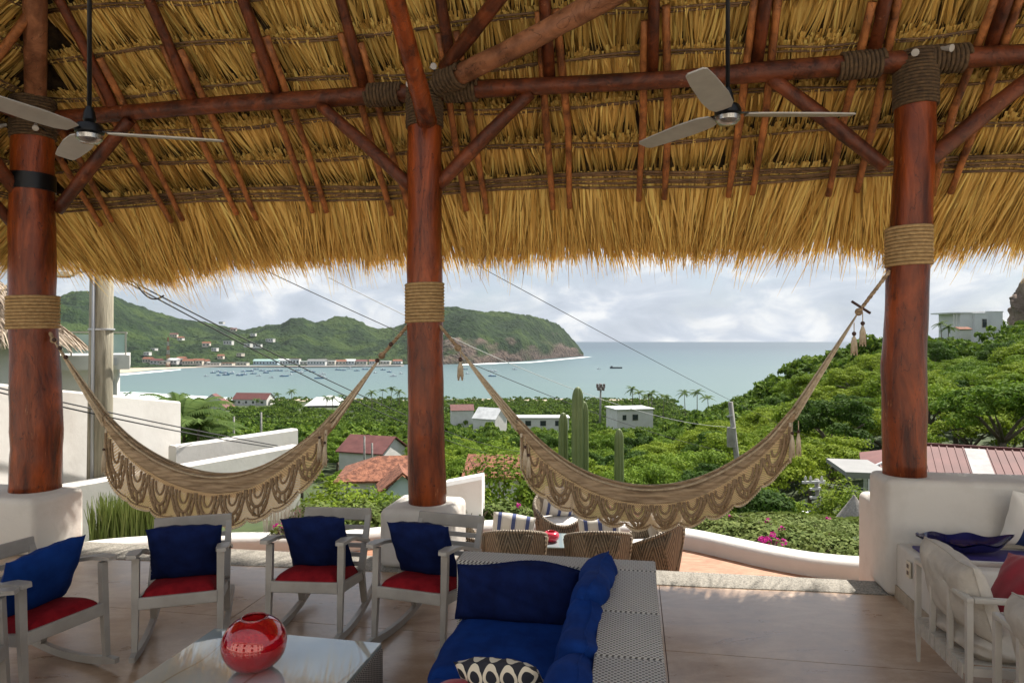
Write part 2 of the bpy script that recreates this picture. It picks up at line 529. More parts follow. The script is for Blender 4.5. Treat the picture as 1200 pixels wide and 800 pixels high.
def make_ground():
    th = np.linspace(-1.7, 1.7, 171)
    yy = np.concatenate([np.linspace(-40, 10, 16), np.linspace(10.5, 30, 24), np.geomspace(31, 900, 110)])
    TH, YY = np.meshgrid(th, yy, indexing='ij')
    XX = TH * np.maximum(YY + 12, 30)
    ZZ = ground_h(XX, YY)
    V = np.stack([XX, YY, ZZ], -1).reshape(-1, 3)
    nu, nv = TH.shape
    i, j = np.meshgrid(np.arange(nu - 1), np.arange(nv - 1), indexing='ij')
    a = (i * nv + j).ravel()
    F = np.stack([a, a + nv, a + nv + 1, a + 1], 1)
    m, t, b = newmat('sloping_earth')
    pos = N(t, 'ShaderNodeNewGeometry').outputs['Position']
    nz = N(t, 'ShaderNodeTexNoise', {'Vector': pos, 'Scale': 0.25, 'Detail': 6.0})
    nz2 = N(t, 'ShaderNodeTexNoise', {'Vector': pos, 'Scale': 2.5, 'Detail': 6.0})
    c = ramp(t, nz.outputs[0], [(0.35, (0.025, 0.045, 0.012)), (0.55, (0.045, 0.07, 0.016)), (0.72, (0.10, 0.075, 0.045))])
    c = mixc(t, 0.5, c, ramp(t, nz2.outputs[0], [(0.3, (0.015, 0.03, 0.008)), (0.7, (0.06, 0.085, 0.02))]))
    sy = N(t, 'ShaderNodeSeparateXYZ', {0: pos})
    fs = math_(t, 'GREATER_THAN', sy.outputs[1], 672.0)
    c = mixc(t, fs, c, (0.40, 0.33, 0.24))
    t.links.new(c, b.inputs['Base Color'])
    b.inputs['Roughness'].default_value = 0.95
    o = link('ground', np_mesh('ground', V, F, m, True))
    tag(o, kind='structure')
make_ground()

# ---- sea
def make_sea():
    m, t, b = newmat('sea_water')
    pos = N(t, 'ShaderNodeNewGeometry').outputs['Position']
    sy = N(t, 'ShaderNodeSeparateXYZ', {0: pos})
    mp = N(t, 'ShaderNodeMapping', {'Vector': pos, 'Scale': (0.0012, 0.006, 1.0)})
    nz = N(t, 'ShaderNodeTexNoise', {'Vector': mp.outputs[0], 'Scale': 1.0, 'Detail': 5.0, 'Roughness': 0.6})
    y = math_(t, 'ADD', sy.outputs[1], math_(t, 'MULTIPLY', math_(t, 'SUBTRACT', nz.outputs[0], 0.5), 900.0))
    f = N(t, 'ShaderNodeMapRange', {0: y, 1: 700.0, 2: 6500.0}).outputs[0]
    c = ramp(t, f, [(0.0, (0.105, 0.165, 0.155)), (0.06, (0.10, 0.155, 0.155)), (0.25, (0.065, 0.115, 0.130)), (0.6, (0.040, 0.078, 0.100)), (1.0, (0.028, 0.058, 0.082))])
    t.links.new(c, b.inputs['Base Color'])
    b.inputs['Roughness'].default_value = 0.35
    b.inputs['IOR'].default_value = 1.33
    b.inputs['Specular IOR Level'].default_value = 0.35
    mp2 = N(t, 'ShaderNodeMapping', {'Vector': pos, 'Scale': (0.05, 0.16, 1.0)})
    nb = N(t, 'ShaderNodeTexNoise', {'Vector': mp2.outputs[0], 'Scale': 1.0, 'Detail': 5.0, 'Roughness': 0.65})
    bn = N(t, 'ShaderNodeBump', {'Height': nb.outputs[0], 'Strength': 0.5, 'Distance': 2.0})
    t.links.new(bn.outputs[0], b.inputs['Normal'])
    mb = MB()
    n = 96
    for r in (0.0, 300.0, 3000.0, 90000.0):
        pass
    vs = [(0, 0, -58)] + [(90000 * math.cos(2 * math.pi * k / n), 90000 * math.sin(2 * math.pi * k / n), -58) for k in range(n)]
    mb.add(vs, [(0, 1 + k, 1 + (k + 1) % n) for k in range(n)])
    o = mb.build('sea', m)
    tag(o, kind='structure')
make_sea()

# ---- beach and surf
def ribbon(name, left, right, z, mat):
    mb = MB()
    n = len(left)
    vs = [(*p, z) for p in left] + [(*p, z) for p in right]
    mb.add(vs, [(i, i + 1, n + i + 1, n + i) for i in range(n - 1)])
    return tag(mb.build(name, mat), kind='structure')
def foam_material():
    m, t, b = newmat('surf_foam')
    pos = N(t, 'ShaderNodeNewGeometry').outputs['Position']
    mp = N(t, 'ShaderNodeMapping', {'Vector': pos, 'Scale': (0.02, 0.07, 1)})
    nz = N(t, 'ShaderNodeTexNoise', {'Vector': mp.outputs[0], 'Scale': 1.0, 'Detail': 6.0, 'Roughness': 0.7})
    c = ramp(t, nz.outputs[0], [(0.38, (0.30, 0.45, 0.44)), (0.55, (0.78, 0.82, 0.80))])
    t.links.new(c, b.inputs['Base Color'])
    b.inputs['Roughness'].default_value = 0.8
    return m
foam_mat = foam_material()
def shore(pts, z):
    return [((px - 600) / 800 * (2 - z) * 800 / (py - 400), (2 - z) * 800 / (py - 400)) for px, py in pts]
# the beach in the left bend of the bay and along the near village
ribbon('bay_beach', shore([(60, 441), (150, 436.2), (180, 433.0), (215, 431.0), (240, 430.2), (300, 429.6)], -57.5),
       shore([(60, 432), (150, 431), (180, 430.5), (215, 429.8), (240, 429.4), (300, 429.3)], -57.5), -57.6, sand_mat)
ribbon('far_surf', shore([(60, 446), (150, 439.2), (185, 436.0), (212, 433.2)], -57.9),
       shore([(60, 442), (150, 437.2), (185, 434.2), (212, 432.4)], -57.9), -57.8, foam_mat)
ribbon('headland_surf', shore([(540, 428.0), (575, 426.6), (592, 425.6), (622, 424.9), (650, 422.4), (684, 419.0), (694, 418.0)], -57.9), shore([(540, 426.8), (575, 425.2), (592, 424.9), (622, 424.0), (650, 421.3), (684, 417.9), (694, 417.9)], -57.9), -57.8, foam_mat)
ribbon('near_surf', shore([(100, 467), (150, 467), (200, 468), (260, 469), (330, 470), (420, 471.5), (520, 474)], -57.9),
       shore([(100, 458), (150, 459), (178, 460.5), (200, 462.0), (260, 465.5), (330, 468.0), (420, 469.5), (520, 472.5)][:7], -57.9), -57.7, foam_mat)

# ---- the headland and hills across the bay
SKX = [-300, -100, 0, 66, 90, 115, 130, 150, 165, 185, 215, 240, 270, 288, 302, 315, 329, 340, 355, 370, 381, 392, 407, 420, 441, 456, 471, 490, 507, 520, 540, 561, 590, 610, 630, 644, 655, 662, 670, 677, 681, 684]
SKY_ = [330, 345, 348, 349, 341, 343, 345, 355, 359, 367, 375, 378, 384, 387, 384, 381, 381, 374, 373, 379, 376, 371, 372, 376, 386, 385, 381, 370, 362, 359, 361, 365, 366, 368, 372, 376, 381, 387, 397, 404, 410, 415]
WLX = [-300, 0, 100, 150, 180, 215, 240, 300, 400, 470, 520, 560, 580, 610, 640, 665, 684]
WLY = [447, 443, 437, 431.5, 430.3, 429.6, 429.2, 429.0, 427.6, 427.2, 426.8, 426.0, 424.6, 423.4, 420.6, 418.6, 417.2]
def make_hills():
    px = np.arange(-300, 684.5, 1.05)
    ysky = np.interp(px, SKX, SKY_); ywl = np.interp(px, WLX, WLY)
    Yw = 60.0 * 800 / (ywl - 400)
    D = np.interp(px, [-300, 100, 300, 480, 600, 660, 684], [1300, 1100, 900, 720, 480, 260, 40])
    ns, nb = 120, 14
    s = np.concatenate([np.linspace(0, 1, ns) ** 1.15, 1 + np.linspace(0.04, 0.9, nb)])
    PX, S = np.meshgrid(px, s, indexing='ij')
    Y = Yw[:, None] + S * D[:, None]
    X = (PX - 600) / 800 * Y
    zr = 2 + (400 - ysky) / 800 * (Yw + D)
    head = np.clip((px - 470) / 60, 0, 1)
    sc = np.clip(S, 0, 1)
    soft = 0.02 + 0.98 * np.clip((sc - 0.03) / 0.97, 0, 1) ** 1.25
    cliff = 0.36 * np.clip(sc / 0.10, 0, 1) ** 0.8 + 0.64 * sc ** 1.0
    h = head[:, None]
    cl_on = h * (0.55 + 0.45 * vnoise(PX / 16.0, S * 0 + 3.0, 5))
    f = soft * (1 - cl_on) + cliff * cl_on
    gul = fbm(X / 260.0 + 3, Y / 340.0, 9, 4) - 0.5
    Z = -58 + (zr[:, None] + 58) * f
    rel = (zr[:, None] + 58)
    Z = Z + gul * rel * 1.7 * (sc * (1 - sc) * 2.2)
    back = np.clip(S - 1, 0, 1)
    Z = Z - back * rel * 0.9
    # no fold may stand above the skyline of the ridge behind it
    ymax = 2 + (400 - (ysky[:, None] + 2.5 * (1 - sc))) / 800 * Y
    Z = np.where(S < 1, np.minimum(Z, ymax), Z)
    can = fbm(X / 15.0, Y / 15.0, 21, 3)
    rockn = fbm(X / 60.0, Z / 30.0, 31, 4)
    relz = (Z + 58) / np.maximum(rel, 1)
    rock = h * np.clip((0.29 + 0.22 * np.clip((PX - 620) / 40, 0, 1) - relz + (rockn - 0.5) * 1.0) * 5, 0, 1)
    patch = np.exp(-(((PX - 153) / 17.0) ** 2 + ((S - 0.62) / 0.030) ** 2)) + 0.9 * np.exp(-(((PX - 385) / 20.0) ** 2 + ((S - 0.14) / 0.10) ** 2))
    rock = np.clip(np.maximum(rock, np.clip(patch * 1.3 - 0.2, 0, 1)), 0, 1)
    Z = Z + (can - 0.35) * 13.0 * (1 - rock) * np.clip(sc * 14, 0, 1) + rock * (rockn - 0.5) * 26
    Z = np.where(S <= 0.0, -60, Z)
    V = np.stack([X, Y, Z], -1).reshape(-1, 3)
    nu, nv = PX.shape
    i, j = np.meshgrid(np.arange(nu - 1), np.arange(nv - 1), indexing='ij')
    a = (i * nv + j).ravel()
    F = np.stack([a, a + nv, a + nv + 1, a + 1], 1)
    m, t, b = newmat('forested_hill')
    at = N(t, 'ShaderNodeAttribute', attribute_name='rock')
    pos = N(t, 'ShaderNodeNewGeometry').outputs['Position']
    nz = N(t, 'ShaderNodeTexNoise', {'Vector': pos, 'Scale': 0.008, 'Detail': 6.0, 'Roughness': 0.6})
    nf = N(t, 'ShaderNodeTexNoise', {'Vector': pos, 'Scale': 0.09, 'Detail': 4.0, 'Roughness': 0.6})
    g1 = ramp(t, nz.outputs[0], [(0.40, (0.004, 0.014, 0.008)), (0.50, (0.014, 0.034, 0.011)), (0.59, (0.050, 0.080, 0.018))])
    g2 = ramp(t, nf.outputs[0], [(0.35, (0.008, 0.020, 0.009)), (0.65, (0.050, 0.080, 0.024))])
    gr = mixc(t, 0.45, g1, g2)
    rk = ramp(t, nf.outputs[0], [(0.3, (0.045, 0.032, 0.026)), (0.7, (0.17, 0.125, 0.10))])
    t.links.new(mixc(t, at.outputs['Fac'], gr, rk), b.inputs['Base Color'])
    b.inputs['Roughness'].default_value = 0.95
    b.inputs['Specular IOR Level'].default_value = 0.1
    bn = N(t, 'ShaderNodeBump', {'Height': nf.outputs[0], 'Strength': 1.0, 'Distance': 14.0})
    t.links.new(bn.outputs[0], b.inputs['Normal'])
    me = np_mesh('hills', V, F, m, True)
    at_ = me.attributes.new('rock', 'FLOAT', 'POINT')
    at_.data.foreach_set('value', rock.astype(np.float32).ravel())
    tag(link('hills', me), kind='structure')
    return PX, S, V.reshape(nu, nv, 3), px
HPX, HS, HV, HPXA = make_hills()
def hill_at(px, py):
    """the point of the far hillside seen at that photo pixel"""
    i = int(np.argmin(np.abs(HPXA - px)))
    col = HV[i]
    y = 400 - (col[:, 2] - 2) / col[:, 1] * 800
    k = int(np.argmax(y[:121] <= py)) if (y[:121] <= py).any() else 120
    return Vector(col[k])

# ---- floor of the palapa, kerb strip, terrace
def floor_material():
    m, t, b = newmat('polished_concrete')
    pos = N(t, 'ShaderNodeNewGeometry').outputs['Position']
    n1 = N(t, 'ShaderNodeTexNoise', {'Vector': pos, 'Scale': 0.9, 'Detail': 7.0, 'Roughness': 0.6, 'Distortion': 0.6})
    mp = N(t, 'ShaderNodeMapping', {'Vector': pos, 'Scale': (1.0, 2.2, 1.0), 'Rotation': (0, 0, R(-9))})
    n2 = N(t, 'ShaderNodeTexNoise', {'Vector': mp.outputs[0], 'Scale': 2.0, 'Detail': 9.0, 'Roughness': 0.68, 'Distortion': 0.4})
    n3 = N(t, 'ShaderNodeTexNoise', {'Vector': pos, 'Scale': 55.0, 'Detail': 3.0})
    c = ramp(t, n1.outputs[0], [(0.34, (0.23, 0.130, 0.068)), (0.50, (0.37, 0.235, 0.138)), (0.66, (0.49, 0.355, 0.240))])
    c2 = ramp(t, n2.outputs[0], [(0.36, (0.20, 0.112, 0.066)), (0.50, (0.38, 0.262, 0.175)), (0.64, (0.58, 0.465, 0.365))])
    c = mixc(t, 0.5, c, c2)
    c = mixc(t, 0.12, c, n3.outputs[0], 'OVERLAY')
    t.links.new(c, b.inputs['Base Color'])
    r = N(t, 'ShaderNodeMapRange', {0: n2.outputs[0], 1: 0.3, 2: 0.7, 3: 0.24, 4: 0.42})
    t.links.new(r.outputs[0], b.inputs['Roughness'])
    b.inputs['Specular IOR Level'].default_value = 0.6
    b.inputs['Coat Weight'].default_value = 0.42
    b.inputs['Coat Roughness'].default_value = 0.24
    bn = N(t, 'ShaderNodeBump', {'Height': n2.outputs[0], 'Strength': 0.15, 'Distance': 0.01})
    t.links.new(bn.outputs[0], b.inputs['Normal'])
    return m
floor_mat = floor_material()
joint_mat = M_('floor_joint', (0.12, 0.08, 0.06), 0.9)
mb = MB()
mb.prism([tuple(p.xy) for p in (pl(-5.6, -7.4), pl(9.4, -7.4), pl(9.4, -0.02), pl(-5.6, -0.10))], -0.62, -0.006)
fl = tag(mb.build('floor', joint_mat, None), kind='structure')
us = [-5.6, -0.98, 2.09, 5.15, 9.4]
vs_ = [-7.4, -4.6, -1.48, -0.06]
for i in range(4):
    for j in range(3):
        mb = MB()
        g = 0.003
        a, b_, c, d = us[i] + g, us[i + 1] - g, vs_[j] + g, vs_[j + 1] - g
        mb.prism([tuple(p.xy) for p in (pl(a, c), pl(b_, c), pl(b_, d), pl(a, d))], -0.004, 0.0)
        mb.build('floor_panel', floor_mat, fl)
mb = MB()
fr = lambda x: 5.78 - 0.135 * x
fa = lambda x: 6.155 - 0.155 * x
xs_ = np.linspace(-5.6, 3.05, 24)
poly = [(x, fr(x) + 0.01 * math.sin(x * 3.1)) for x in xs_] + [(x, fa(x)) for x in xs_[::-1]]
mb.prism(poly, -0.66, 0.006)
tag(mb.build('kerb_strip', conc_strip), kind='structure')

def terrace_material():
    m, t, b = newmat('terracotta_terrace')
    pos = N(t, 'ShaderNodeNewGeometry').outputs['Position']
    n1 = N(t, 'ShaderNodeTexNoise', {'Vector': pos, 'Scale': 2.0, 'Detail': 8.0, 'Roughness': 0.7, 'Distortion': 1.0})
    mp = N(t, 'ShaderNodeMapping', {'Vector': pos, 'Scale': (1.0, 4.0, 1.0), 'Rotation': (0, 0, R(25))})
    n2 = N(t, 'ShaderNodeTexNoise', {'Vector': mp.outputs[0], 'Scale': 5.0, 'Detail': 6.0, 'Roughness': 0.7})
    c = ramp(t, n1.outputs[0], [(0.3, (0.24, 0.095, 0.045)), (0.5, (0.34, 0.155, 0.080)), (0.7, (0.42, 0.235, 0.14))])
    c2 = ramp(t, n2.outputs[0], [(0.40, (0.25, 0.10, 0.05)), (0.62, (0.43, 0.26, 0.17))])
    t.links.new(mixc(t, 0.45, c, c2), b.inputs['Base Color'])
    b.inputs['Roughness'].default_value = 0.7
    return m
terr_mat = terrace_material()
mb = MB()
kerb = [(-5.35, 7.7), (-4.9, 8.05), (-4.2, 8.25), (-3.3, 8.35), (-2.4, 8.35), (-1.5, 8.65), (-0.4, 8.92), (0.5, 8.98), (1.2, 8.92), (1.75, 8.78), (2.2, 8.52), (2.6, 8.15), (2.95, 7.82), (3.35, 7.55), (3.8, 7.40), (4.3, 7.32)]
def cat_rom(pts, k=5):
    out = []
    for i in range(len(pts) - 1):
        p0, p1, p2, p3 = pts[max(i - 1, 0)], pts[i], pts[i + 1], pts[min(i + 2, len(pts) - 1)]
        for s in range(k):
            t = s / k
            out.append(tuple(0.5 * (2 * b + (c - a) * t + (2 * a - 5 * b + 4 * c - d) * t * t + (3 * b - a - 3 * c + d) * t ** 3) for a, b, c, d in zip(p0, p1, p2, p3)))
    out.append(tuple(pts[-1]))
    return out
kp = cat_rom(kerb)
mb.prism([(x, y + 0.1) for x, y in kp] + [(4.3, 5.3), (-5.35, 6.6)], -0.70, -0.60)
tag(mb.build('terrace', terr_mat), kind='structure')

# unseen paving, kept pale and wide to bounce sun up into the palapa 
mb = MB()
mb.prism([(-26, -34), (24, -34), (24, 4.5), (-26, 4.5)], -0.70, -0.05)
tag(mb.build('bounce_patio', bounce_patio_mat), kind='structure')

# ---- low curved kerb wall of the terrace
def sweep(path, prof, closed_prof=True):
    mb = MB()
    n = len(path); k = len(prof)
    for i, (x, y) in enumerate(path):
        a = Vector(path[max(i - 1, 0)]); b = Vector(path[min(i + 1, n - 1)])
        d = (b - a).normalized()
        nn = Vector((-d.y, d.x))            # outward (to the sea) for a path going +x
        for q, z in prof:
            mb.V.append(Vector((x + nn.x * q, y + nn.y * q, z)))
    for i in range(n - 1):
        for j in range(k):
            j2 = (j + 1) % k
            mb.F.append([i * k + j, (i + 1) * k + j, (i + 1) * k + j2, i * k + j2])
    mb.F.append(list(range(k)))
    mb.F.append([(n - 1) * k + j for j in range(k)][::-1])
    return mb
t = thing('kerb_wall', 'low curving white plaster wall round the orange terrace in front of the flowering hedge', 'wall', (0, 8.9, -0.75))
sweep(kp, [(-0.02, -0.75), (0.0, -0.47), (0.03, -0.425), (0.07, -0.405), (0.25, -0.40), (0.30, -0.42), (0.33, -0.47), (0.34, -0.95)]).build('wall', plaster_out, t, True, local=False)

# ---- white walls and pedestals
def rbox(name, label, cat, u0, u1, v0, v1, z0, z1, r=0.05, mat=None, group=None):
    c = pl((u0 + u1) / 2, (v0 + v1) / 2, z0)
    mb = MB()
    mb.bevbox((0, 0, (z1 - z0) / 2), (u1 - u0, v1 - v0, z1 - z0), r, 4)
    o = mb.build(name, mat or plaster_shaded, None, True)
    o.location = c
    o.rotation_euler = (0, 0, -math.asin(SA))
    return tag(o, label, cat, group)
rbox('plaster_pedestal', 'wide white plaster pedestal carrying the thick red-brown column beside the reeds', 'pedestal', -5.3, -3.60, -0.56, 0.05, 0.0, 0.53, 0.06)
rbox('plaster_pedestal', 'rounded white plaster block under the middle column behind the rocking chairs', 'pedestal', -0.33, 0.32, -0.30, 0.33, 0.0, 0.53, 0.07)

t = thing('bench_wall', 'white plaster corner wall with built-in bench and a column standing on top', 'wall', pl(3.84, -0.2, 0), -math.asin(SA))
mb = MB(); mb.bevbox((2.6, 0.2, 0.46), (5.2, 0.44, 0.92), 0.055, 4); mb.build('wall', plaster_shaded, t, True)
mb = MB(); mb.bevbox((2.62, -0.32, 0.215), (5.1, 0.64, 0.43), 0.03, 3); mb.build('bench', plaster_shaded, t, True)
mb = MB(); mb.bevbox((0.30, 0.62, 0.0), (0.50, 0.50, 1.30), 0.06, 4); mb.build('shoulder', plaster_shaded, t, True)
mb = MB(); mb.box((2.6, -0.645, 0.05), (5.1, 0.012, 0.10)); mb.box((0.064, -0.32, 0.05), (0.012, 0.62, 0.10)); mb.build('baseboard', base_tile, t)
sw = thing('wall_socket', 'small ivory socket plate on the white bench front above the stone skirting', 'socket', pl(3.895, -0.50, 0.31), -math.asin(SA))
mb = MB(); mb.bevbox((0, 0, 0), (0.012, 0.075, 0.12), 0.004, 2); mb.build('plate', outlet_mat, sw)
mb = MB(); mb.box((-0.006, 0, 0.025), (0.006, 0.03, 0.028)); mb.box((-0.006, 0, -0.025), (0.006, 0.03, 0.028)); mb.build('outlet', black_metal, sw)

def wall_line(name, label, pts, thick, zt, zb, mat=plaster_out, rnd_=0.03):
    """an upright wall following plan points, tops given per point"""
    mb = MB()
    n = len(pts)
    zt = [zt] * n if not hasattr(zt, '__len__') else zt
    path = [Vector(p) for p in pts]
    for i, p in enumerate(path):
        d = (path[min(i + 1, n - 1)] - path[max(i - 1, 0)]).normalized()
        q = Vector((-d.y, d.x)) * thick
        for off, z in ((0, zb), (0, zt[i] - rnd_), (rnd_ / thick, zt[i]), (1 - rnd_ / thick, zt[i]), (1, zt[i] - rnd_), (1, zb)):
            w = p + q * off
            mb.V.append(Vector((w.x, w.y, z)))
    for i in range(n - 1):
        for j in range(5):
            mb.F.append([i * 6 + j, (i + 1) * 6 + j, (i + 1) * 6 + j + 1, i * 6 + j + 1])
    mb.F.append([5, 4, 3, 2, 1, 0]); mb.F.append([(n - 1) * 6 + j for j in range(6)])
    o = mb.build(name, mat, None, True, loc=(path[0].x, path[0].y, zb))
    return tag(o, label, 'wall')
wall_line('boundary_wall', 'white terrace wall running away from the left column behind the reeds', [(-6.35, 8.6), (-5.1, 10.8), (-3.97, 12.8)], 0.24, [0.05, 0.05, 0.06], -2.6)
wall_line('garden_wall', 'low white garden wall ending beside the palm clump, beyond the wooden pole', [(-5.78, 11.75), (-5.1, 12.9), (-4.42, 14.1)], 0.22, 0.20, -4.0)
wall_line('garden_wall', 'taller white wall below the neighbouring house, crossed by two dark cables', [(-6.98, 7.2), (-6.46, 9.7), (-5.97, 12.3)], 0.25, [1.72, 1.32, 0.92], -4.0)
wall_line('parapet_stub', 'short white rounded wall end among hedge leaves right of the middle column', [(-0.95, 9.55), (-0.42, 9.5)], 0.3, [0.02, 0.13], -1.2, plaster, 0.05)

# ================================================================== THE PALAPA
SL = 1.10
NRM = Vector((0, SL, 1)).normalized()          # in (u, v, z): outward normal of the front slope
def zroof(out):
    return 4.43 - SL * out
def fpt(u, v, off=0.0):
    """front slope"""
    return pl(u, v + NRM.y * off, zroof(v) + NRM.z * off)
def lpt(v, w, off=0.0):
    """left slope, w outwards"""
    return pl(-4.05 - w - NRM.y * off, v, zroof(w) + NRM.z * off)

pal = thing('palapa', 'open-sided palm-thatched shelter on red-brown log columns over the living area', 'palapa', P0)
def log(pts, radii, n=10, rough=0.06, seed=0, name='log', mat=None, parent=None, k=6, smooth='all'):
    pts = [Vector(p) for p in pts]
    rr = random.Random(seed)
    fine, rad = [], []
    for i in range(len(pts) - 1):
        for s in range(k):
            t = s / k
            fine.append(pts[i].lerp(pts[i + 1], t)); rad.append(radii[i] + (radii[i + 1] - radii[i]) * t)
    fine.append(pts[-1]); rad.append(radii[-1])
    mb = MB()
    mb.tube(fine, rad, n)
    ph = [rr.uniform(0, 6.28) for _ in range(6)]
    for i in range(len(fine)):
        for j in range(n):
            v = mb.V[i * n + j]
            a = 2 * math.pi * j / n
            f = 1 + rough * (math.sin(2 * a + ph[0] + i * 0.5) * 0.6 + math.sin(3 * a + ph[1] - i * 0.9) * 0.4 + math.sin(i * 1.7 + ph[2]) * 0.35 + rr.uniform(-0.35, 0.35))
            mb.V[i * n + j] = fine[i] + (v - fine[i]) * f
    return mb.build(name, mat, parent, smooth, local=False)

def rope_wrap(c0, c1, r, turns, parent, mat, name='rope_wrap', rr=None):
    """coils of rope round the line c0-c1"""
    c0, c1 = Vector(c0), Vector(c1)
    ax = (c1 - c0).normalized()
    a = ax.cross(Vector((0, 0, 1)) if abs(ax.z) < 0.9 else Vector((1, 0, 0))).normalized()
    b = ax.cross(a)
    L = (c1 - c0).length
    rad = rr or L / turns / 2 * 1.02
    pts = []
    for k in range(turns * 20 + 1):
        t = k / (turns * 20)
        th = 2 * math.pi * k / 20
        pts.append(c0 + ax * (L * t) + (a * math.cos(th) + b * math.sin(th)) * (r + rad * 0.4))
    mb = MB(); mb.tube(pts, rad, 6)
    mb2 = MB(); mb2.V, mb2.F = mb.V, mb.F
    return mb2.build(name, mat, parent, 'all', local=False)

# columns
def column(pts, radii, seed):
    return log(pts, radii, 20, 0.030, seed, 'column', column_wood, pal, 8)
cL = column([(-4.76, 6.82, 0.50), (-4.745, 6.82, 1.2), (-4.79, 6.82, 2.4), (-4.80, 6.83, 3.4), (-4.80, 6.84, 4.25)], [0.226, 0.222, 0.205, 0.195, 0.185], 3)
cC = column([(-0.775, 6.25, 0.50), (-0.79, 6.25, 1.5), (-0.80, 6.25, 2.6), (-0.80, 6.25, 3.5), (-0.80, 6.25, 4.22)], [0.172, 0.166, 0.160, 0.158, 0.152], 5)
cR = column([(3.19, 5.55, 0.90), (3.185, 5.55, 1.8), (3.22, 5.55, 2.6), (3.27, 5.55, 3.4), (3.29, 5.56, 4.25)], [0.158, 0.166, 0.155, 0.152, 0.150], 8)
rope_wrap((-4.785, 6.82, 2.12), (-4.785, 6.82, 2.45), 0.21, 10, cL, rope_mat, 'rope_band')
rope_wrap((-0.80, 6.25, 2.17), (-0.80, 6.25, 2.53), 0.163, 12, cC, rope_mat, 'rope_band')
rope_wrap((3.225, 5.55, 2.61), (3.225, 5.55, 2.93), 0.158, 11, cR, rope_mat, 'rope_band')
rope_wrap((-4.80, 6.84, 4.02), (-4.80, 6.84, 4.42), 0.186, 14, cL, rope_dark)
rope_wrap((-0.80, 6.25, 3.95), (-0.80, 6.25, 4.32), 0.156, 14, cC, rope_dark)
rope_wrap((3.285, 5.555, 3.90), (3.29, 5.56, 4.34), 0.152, 16, cR, rope_dark)
mb = MB(); mb.lathe([(0.20, 3.50), (0.206, 3.50), (0.206, 3.66), (0.20, 3.66)], 24, (-4.80, 6.83, 0)); mb.build('metal_collar', black_metal, cL, True, local=False)
# main beam along the front columns and the side beam
bm_ = log([pl(-4.75, 0, 4.25), pl(-2.0, 0.02, 4.30), pl(0, 0, 4.28), pl(2.2, -0.02, 4.24), pl(4.0, 0, 4.27), pl(6.2, 0.02, 4.25), pl(8.3, 0, 4.26)], [0.085, 0.078, 0.082, 0.075, 0.085, 0.08, 0.08], 12, 0.07, 21, 'beam', beam_wood, pal)
rope_wrap(pl(-0.55, 0, 4.285), pl(-0.22, 0, 4.28), 0.088, 10, bm_, rope_dark)
rope_wrap(pl(0.20, 0, 4.28), pl(0.50, 0, 4.275), 0.088, 9, bm_, rope_dark)
rope_wrap(pl(3.55, 0, 4.26), pl(3.88, 0, 4.27), 0.092, 10, bm_, rope_dark)
rope_wrap(pl(4.2, 0, 4.27), pl(4.5, 0, 4.265), 0.092, 9, bm_, rope_dark)
log([pl(-4.05, 0.6, 4.25), pl(-4.05, -2.5, 4.27), pl(-4.05, -5, 4.25), pl(-4.05, -7.4, 4.25)], [0.085] * 4, 12, 0.07, 22, 'beam', beam_wood, pal)
# braces
for i, (a, b, r) in enumerate([
        (pl(-3.88, 0.0, 3.33), pl(-3.05, 0.0, 4.20), 0.062), (pl(-0.13, 0, 3.42), pl(-1.02, 0, 4.22), 0.058), (pl(0.13, 0, 3.42), pl(0.98, 0.0, 4.21), 0.060),
        (pl(3.90, 0, 3.42), pl(3.02, 0.0, 4.20), 0.058), (pl(4.18, 0, 3.42), pl(5.15, 0.0, 4.22), 0.066),
        (pl(-4.10, -0.18, 3.40), pl(-4.08, -1.05, 4.20), 0.062), (pl(-4.22, -0.16, 3.15), pl(-4.30, -1.05, 3.98), 0.055)]):
    log([a, (a + b) / 2 + Vector((0, 0, 0.015)), b], [r, r * 1.04, r * 0.96], 10, 0.06, 40 + i, 'brace', beam_wood, pal)
# log ties that spread from the middle column
log([Vector((-0.74, 5.98, 3.92)), Vector((-0.80, 5.5, 4.22)), Vector((-0.88, 4.85, 4.62))], [0.086, 0.080, 0.074], 12, 0.06, 51, 'brace', column_wood, pal)
log([Vector((-0.52, 6.05, 4.33)), Vector((0.15, 5.52, 4.44)), Vector((0.84, 4.98, 4.58)), Vector((1.9, 4.1, 4.78))], [0.084, 0.090, 0.084, 0.09], 12, 0.07, 52, 'tie_beam', tie_wood, pal)
log([Vector((-0.60, 6.05, 4.42)), Vector((-0.10, 5.32, 4.68)), Vector((0.5, 4.5, 4.98))], [0.062, 0.062, 0.06], 10, 0.06, 53, 'tie_beam', beam_wood, pal)
rope_wrap(Vector((-0.66, 6.14, 4.315)), Vector((-0.44, 5.985, 4.345)), 0.094, 7, pal, rope_dark)
# hip rafter over the corner column
log([fpt(-4.95, 0.9, -0.10), fpt(-4.05, 0.0, -0.12), fpt(-2.0, -2.05, -0.12), fpt(-0.7, -3.35, -0.12)], [0.095, 0.098, 0.092, 0.085], 12, 0.05, 60, 'hip_rafter', tie_wood, pal)
